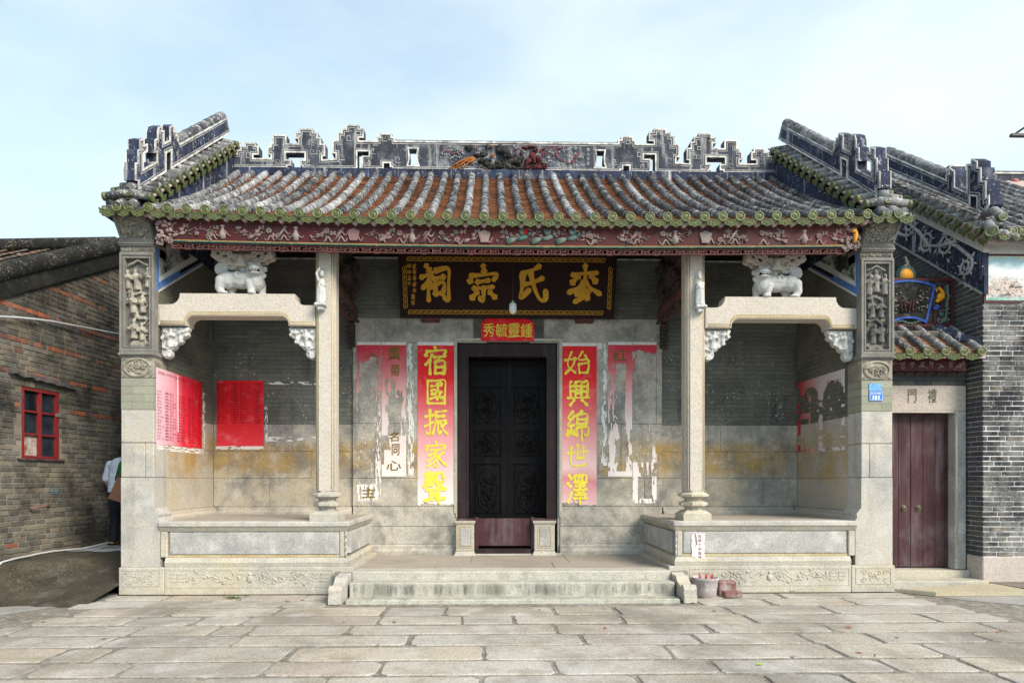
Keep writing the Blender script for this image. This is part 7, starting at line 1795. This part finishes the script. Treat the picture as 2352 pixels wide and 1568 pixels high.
# window
wn_ = MB(HM); y0, y1, z0, z1 = WIN
wn_.box(-.1, -.01, y0-.005, y0+.04, z0, z1); wn_.box(-.1, -.01, y1-.04, y1+.005, z0, z1); wn_.box(-.1, -.01, y0+.04, y1-.04, z1-.045, z1); wn_.box(-.1, -.01, y0+.04, y1-.04, z0, z0+.04)
win = wn_.build('window', WINR, oh)
mb = MB(HM); ym = (y0+y1)/2; mb.box(-.09, -.02, ym-.027, ym+.027, z0+.04, z1-.045)
for z in (z0+.36, z0+.70): mb.box(-.085, -.03, y0+.04, ym-.027, z-.014, z+.014); mb.box(-.085, -.03, ym+.027, y1-.04, z-.014, z+.014)
mb.build('glazing_bar', WINR, win)
for a, b in ((y0+.04, ym-.027), (ym+.027, y1-.04)):
    for k, (c, d) in enumerate(((z0+.04, z0+.346), (z0+.374, z0+.686), (z0+.714, z1-.045))):
        MB(HM).box(-.07, -.062, a, b, c, d).build('pane', RUST if (k == 0 and a < ym-.1) else GLASS, win)
    for k in range(2): MB(HM).tube([(-.10, a+(b-a)*(k+1)/3, z0+.05), (-.10, a+(b-a)*(k+1)/3, z1-.06)], .008, 6).build('window_bar', METAL, win)
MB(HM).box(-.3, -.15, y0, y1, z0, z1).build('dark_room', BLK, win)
MB(HM).cbox(-.02, .03, y0-.10, y1+.08, z0-.035, z0-.005, .006).build('window_sill', MAROON, win)
random.seed(83); mb = MB(HM); hp, N_ = [], 30
for k in range(N_+1):
    u = k/N_; y = y0-.25+(y1-y0+.55)*u; z = z1+.19-.06*u+.025*noise.noise(Vector((u*9, 1, 0))); d = .07+.025*noise.noise(Vector((u*8, 5, 0)))
    hp.append([(-.02, y, z-.05+.02*noise.noise(Vector((u*14, 9, 0)))), (d, y, z-.045+.03*noise.noise(Vector((u*16, 3, 0)))), (d*.8, y, z+.01), (-.02, y, z+.05)])
mb.add([q for w in hp for q in w], [[4*k+i_, 4*k+(i_+1) % 4, 4*k+4+(i_+1) % 4, 4*k+4+i_] for k in range(N_) for i_ in range(4)]+[[0, 1, 2, 3], [4*N_+3, 4*N_+2, 4*N_+1, 4*N_]])
mb.build('window_hood', weather('crumbled_render', (.05, .048, .045), (.09, .085, .08), 5, fleck=[((.3, .3, .28), 30, .62, .6)], bump=(.8, 25)), win)
pts = []
for px, py in ((-30, 724), (0, 727), (40, 729), (80, 733), (120, 738), (160, 746), (200, 753), (240, 761), (285, 769)):
    y, z = onX(px, py, -7.02); x = -7.06+.0629*(y-1.5)+.03; y, z = onX(px, py, x); pts.append((x, y, z))
tag(MB().tube(pts, .017, 8).build('wall_conduit', PVC), 'white cable pipe sagging along the old brick house wall', 'pipe')
pts = []
for k in range(14):
    y = -.5+.25*k; x = -7.06+.0629*(y-1.5)+.13+.04*math.sin(k*.9); pts.append((x, y, alley_z(x, y)+.03))
tag(MB().tube(pts, .015, 8).build('ground_pipe', PVC), 'pale plastic pipe lying on the alley ground along the brick house', 'pipe')
mb = MB(HM); mb.tube([(.02, .70, 1.16), (.07, .74, 1.16), (.08, 1.0, 1.19), (.03, 1.05, 1.2)], .018, 6)
t = mb.build('rusty_bracket', weather('rust', (.12, .06, .04), (.2, .12, .1), 9)); tag(t, 'rusty iron bar fixed to the old brick wall below the red window', 'bracket')
mb = MB(HM)
for k, ch in enumerate('303'): put(mb, ch, 1.10+.09*k, 1.17+.09*k, 1.36-.0*k, 1.46, lambda y, z: (.006, y, z), .01, .05)
mb.build('chalk_mark', weather('blue_chalk', (.10, .3, .4), (.12, .2, .22), 20, patch=[((.12, .12, .11), 14, .5, .9)]), oh)

# ------------------------------------------------------------------ people in the alley
def person(name, loc, label, yaw, shirt, lower, skirt=False, bow=.0):
    t = thing(name, loc, label, 'person')
    z0 = loc[2]; B = Matrix.Translation(loc) @ Matrix.Rotation(yaw, 4, 'Z')     # local: facing +Y
    b = MB(B)
    b.blob((0, .05+bow, 1.60), (.077, .095, .115)); b.blob((0, .13+bow, 1.56), (.05, .05, .06)); b.blob((0, .155+bow, 1.585), (.014, .02, .02))
    for s in (-1, 1): b.blob((s*.078, .04+bow, 1.59), (.012, .02, .03))
    b.limb((0, .0, 1.38), .06, (0, .04+bow, 1.52), .055); b.limb((0, 0, 1.35), .13, (0, 0, 1.0), .13)
    ends_ = []
    for s in (-1, 1):
        sh, el, wr = (s*.19, -.01, 1.37), (s*.245, -.05, 1.10), (s*.235, .10, .90)
        b.limb(sh, .052, el, .042); b.limb(el, .042, wr, .028)
        hx, hy, hz = wr; b.blob((hx, hy+.04, hz-.05), (.022, .042, .045))
        for k, L in enumerate((.065, .075, .072, .055)): p = (hx, hy+.025+.018*k-.01, hz-.085); q = (p[0]-s*.01, p[1]+.02, p[2]-L*.55); b.limb(p, .0095, q, .009, 6); b.limb(q, .009, (q[0]-s*.012, q[1]+.008, q[2]-L*.4), .008, 6)
        b.limb((hx, hy+.07, hz-.03), .011, (hx-s*.012, hy+.10, hz-.075), .009, 6)
        kn, an = (s*.10, .02, .50), (s*.105, -.03, .09)
        b.limb((s*.09, 0, .92), .085, kn, .058); b.limb(kn, .055, an, .038); b.limb((s*.105, -.05, .04), .036, (s*.125, .13, .03), .03)
    b.sculpt('body', SKIN, t, .0085, 2)
    c = MB(B); c.limb((0, .0, 1.36), .145, (0, 0, 1.15), .15); c.blob((0, -.03, 1.33), (.19, .11, .09)); c.blob((0, -.02, 1.22), (.19, .125, .16)); c.tube([(0, 0, 1.2), (0, 0, .90)], [.165, .185], 14, flat=1)
    for s in (-1, 1): c.limb((s*.18, -.01, 1.375), .075, (s*.235, -.04, 1.13), .07)
    c.blob((0, .02, 1.43), (.075, .07, .04)); c.sculpt('shirt', shirt, t, .012, 3)
    c = MB(B)
    if skirt: c.tube([(0, 0, .98), (0, 0, .8), (0, 0, .4)], [.15, .18, .21], 14)
    else:
        c.blob((0, -.01, .92), (.165, .12, .12))
        for s in (-1, 1): c.limb((s*.085, -.01, .9), .10, (s*.10, .01, .5), .08); c.limb((s*.10, .01, .5), .08, (s*.107, -.03, .09), .068)
    c.sculpt('trousers' if not skirt else 'skirt', lower, t, .012, 3)
    h = MB(B); h.blob((0, .03+bow, 1.635), (.085, .10, .095)); h.blob((0, -.02+bow, 1.59), (.078, .065, .09)); h.sculpt('hair', HAIR, t, .01, 2)
    for s in (-1, 1):
        MB(B).cbox(s*.11-.05, s*.11+.05, -.11, .165, .0, .025, .008).build('sandal', BLK, t); MB(B).tube([(s*.11-.045, .06, .02), (s*.11, .07, .072), (s*.11+.045, .06, .02)], .014, 6).tube([(s*.11-.045, -.02, .02), (s*.11, -.03, .09), (s*.11+.045, -.02, .02)], .012, 6).build('sandal_strap', BLK, t)
    return t, B
zA = alley_z(-6.7, 2.1)+.006
person('person', (-6.66, 2.12, zA), 'person in a pale blue shirt and dark trousers, back turned, in the alley', R(-14), SHIRT, TROU, False, .09)
p2, B2 = person('person', (-6.26, 1.9, alley_z(-6.3, 1.9)+.006), 'person in green with a brown shoulder bag, mostly hidden by the left pillar', R(15), GREENF, LBLUE, True)
t = thing('shoulder_bag', (-6.5, 1.78, 1.3), 'large brown leather shoulder bag held in front of the pale blue shirt', 'bag')
bz, by = alley_z(-6.3, 1.9), 1.74
MB().prism([(-6.60, bz+.82), (-6.36, bz+.74), (-6.28, bz+1.0), (-6.33, bz+1.18), (-6.45, bz+1.16)], by-.05, by+.05, 'y').build('bag_body', BAG, t)
MB().tube([(-6.45, by, bz+1.14), (-6.40, by+.03, bz+1.30), (-6.32, by+.06, bz+1.37), (-6.28, by+.05, bz+1.15)], .014, 7).build('strap', BAG, t)

# ------------------------------------------------------------------ drain, weeds, fallen leaves
gx, gy = ground(246, 1393); gt_ = MB(Matrix.Translation((gx, gy+.1, .0)) @ Matrix.Rotation(.1, 4, 'Z'))
for k in range(7): gt_.cbox(-.42, .42, -.15+.045*k, -.12+.045*k, -.02, .012, .003)
for x in (-.42, -.01, .40): gt_.cbox(x, x+.03, -.17, .17, -.02, .010, .003)
tag(gt_.build('drain_grate', GRATE), 'slotted concrete drain cover in front of the left pillar', 'drain')
random.seed(91)
def tuft(x, y, z, r, n, lab, mat=WEED):
    mb = MB()
    for k in range(n):
        a = random.uniform(0, 6.28); rr = r*random.random(); L = random.uniform(.03, .06); p = Vector((x+rr*math.cos(a), y-abs(rr*math.sin(a))*.4, z)); d = Vector((random.uniform(-.6, .6), random.uniform(-.8, .1), random.uniform(.4, 1))).normalized()
        sd_ = d.cross(Vector((0, 0, 1))); sd_ = (sd_.normalized() if sd_.length > .01 else Vector((1, 0, 0)))*.007
        mb.add([tuple(p), tuple(p+d*L*.5+sd_), tuple(p+d*L), tuple(p+d*L*.5-sd_)], [[0, 1, 2, 3]])
    o = mb.build('weed', mat); tag(o, lab, 'weed', 'weeds in the stone joints')
for (px, py, r, n, lab) in ((315, 1359, .06, 26, 'green weed at the foot of the left pillar'), (410, 1360, .05, 20, 'small green weed under the left plinth, nearest the left pillar'), (535, 1374, .13, 60, 'wide low weed in the paving joint before the left plinth'), (608, 1360, .05, 18, 'tiny weed under the middle of the left plinth'), (728, 1359, .10, 44, 'bushy weed under the right end of the left plinth'), (790, 1376, .05, 26, 'green weed beside the left step stone'), (1562, 1378, .09, 34, 'weed at the right end of the lowest step'), (1820, 1359, .10, 30, 'dry weed at the foot of the right plinth'), (2010, 1508, .02, 3, 'grass blade on the right paving')):
    x, y = ground(px, py, .0); tuft(x, max(y, -1.2) if py < 1400 else y, .0, r, n, lab)
x, y = ground(2092, 1526); 
lf_ = MB().add([(-.03, 0, .002), (-.005, -.012, .006), (.03, 0, .003), (-.005, .012, .006)], [[0, 1, 2, 3]])
spots = [(868, 1481, 'red leaf by the second joint'), (930, 1388, ''), (1015, 1394, ''), (790, 1428, ''), (1240, 1399, ''), (1390, 1441, ''), (1640, 1402, ''), (1592, 1383, ''), (1948, 1440, ''), (1940, 1338, ''), (1813, 1452, ''), (2290, 1451, ''), (1972, 1498, ''), (1825, 1507, ''), (2060, 1463, ''), (100, 1428, ''), (238, 1467, ''), (205, 1488, ''), (1270, 1432, ''), (905, 1428, '')]
where = ['on the paving left of centre, lowest', 'just below the lowest step, left half', 'just below the lowest step, near its middle', 'on the paving below the left step stone', 'below the lowest step, right half', 'on the right half of the paving, third row', 'beside the right step stone on the paving', 'against the right step stone', 'on the right paving below the right pillar', 'on the paving against the right plinth', 'on the paving below the incense pot', 'near the right edge of the paving', 'near the bottom right of the paving', 'at the bottom of the right paving', 'on the paving below the side gateway', 'on the cement at the far left', 'on the left paving, sixth row', 'on the left paving, near the bottom', 'in the middle of the paving', 'on the paving left of the steps']
for (px, py, _), wh in zip(spots, where):
    x, y = ground(px, py, .008)
    mb = MB(TRS(x, y, .008, random.uniform(.8, 1.5), random.uniform(.9, 1.6), 1, random.uniform(0, 6.28), random.uniform(-.3, .3))); mb.add(lf_.v, lf_.f)
    tag(mb.build('fallen_leaf', LEAFR, fix=False), 'small red-brown fallen leaf '+wh, 'leaf', 'fallen leaves')
x, y = ground(1745, 1525, .008); mb = MB(TRS(x, y, .01, 1.3, 1.7, 1, .3)); mb.add(lf_.v, lf_.f); tag(mb.build('fallen_leaf', LEAFG, fix=False), 'single bright green leaf near the bottom of the right paving', 'leaf', 'fallen leaves')
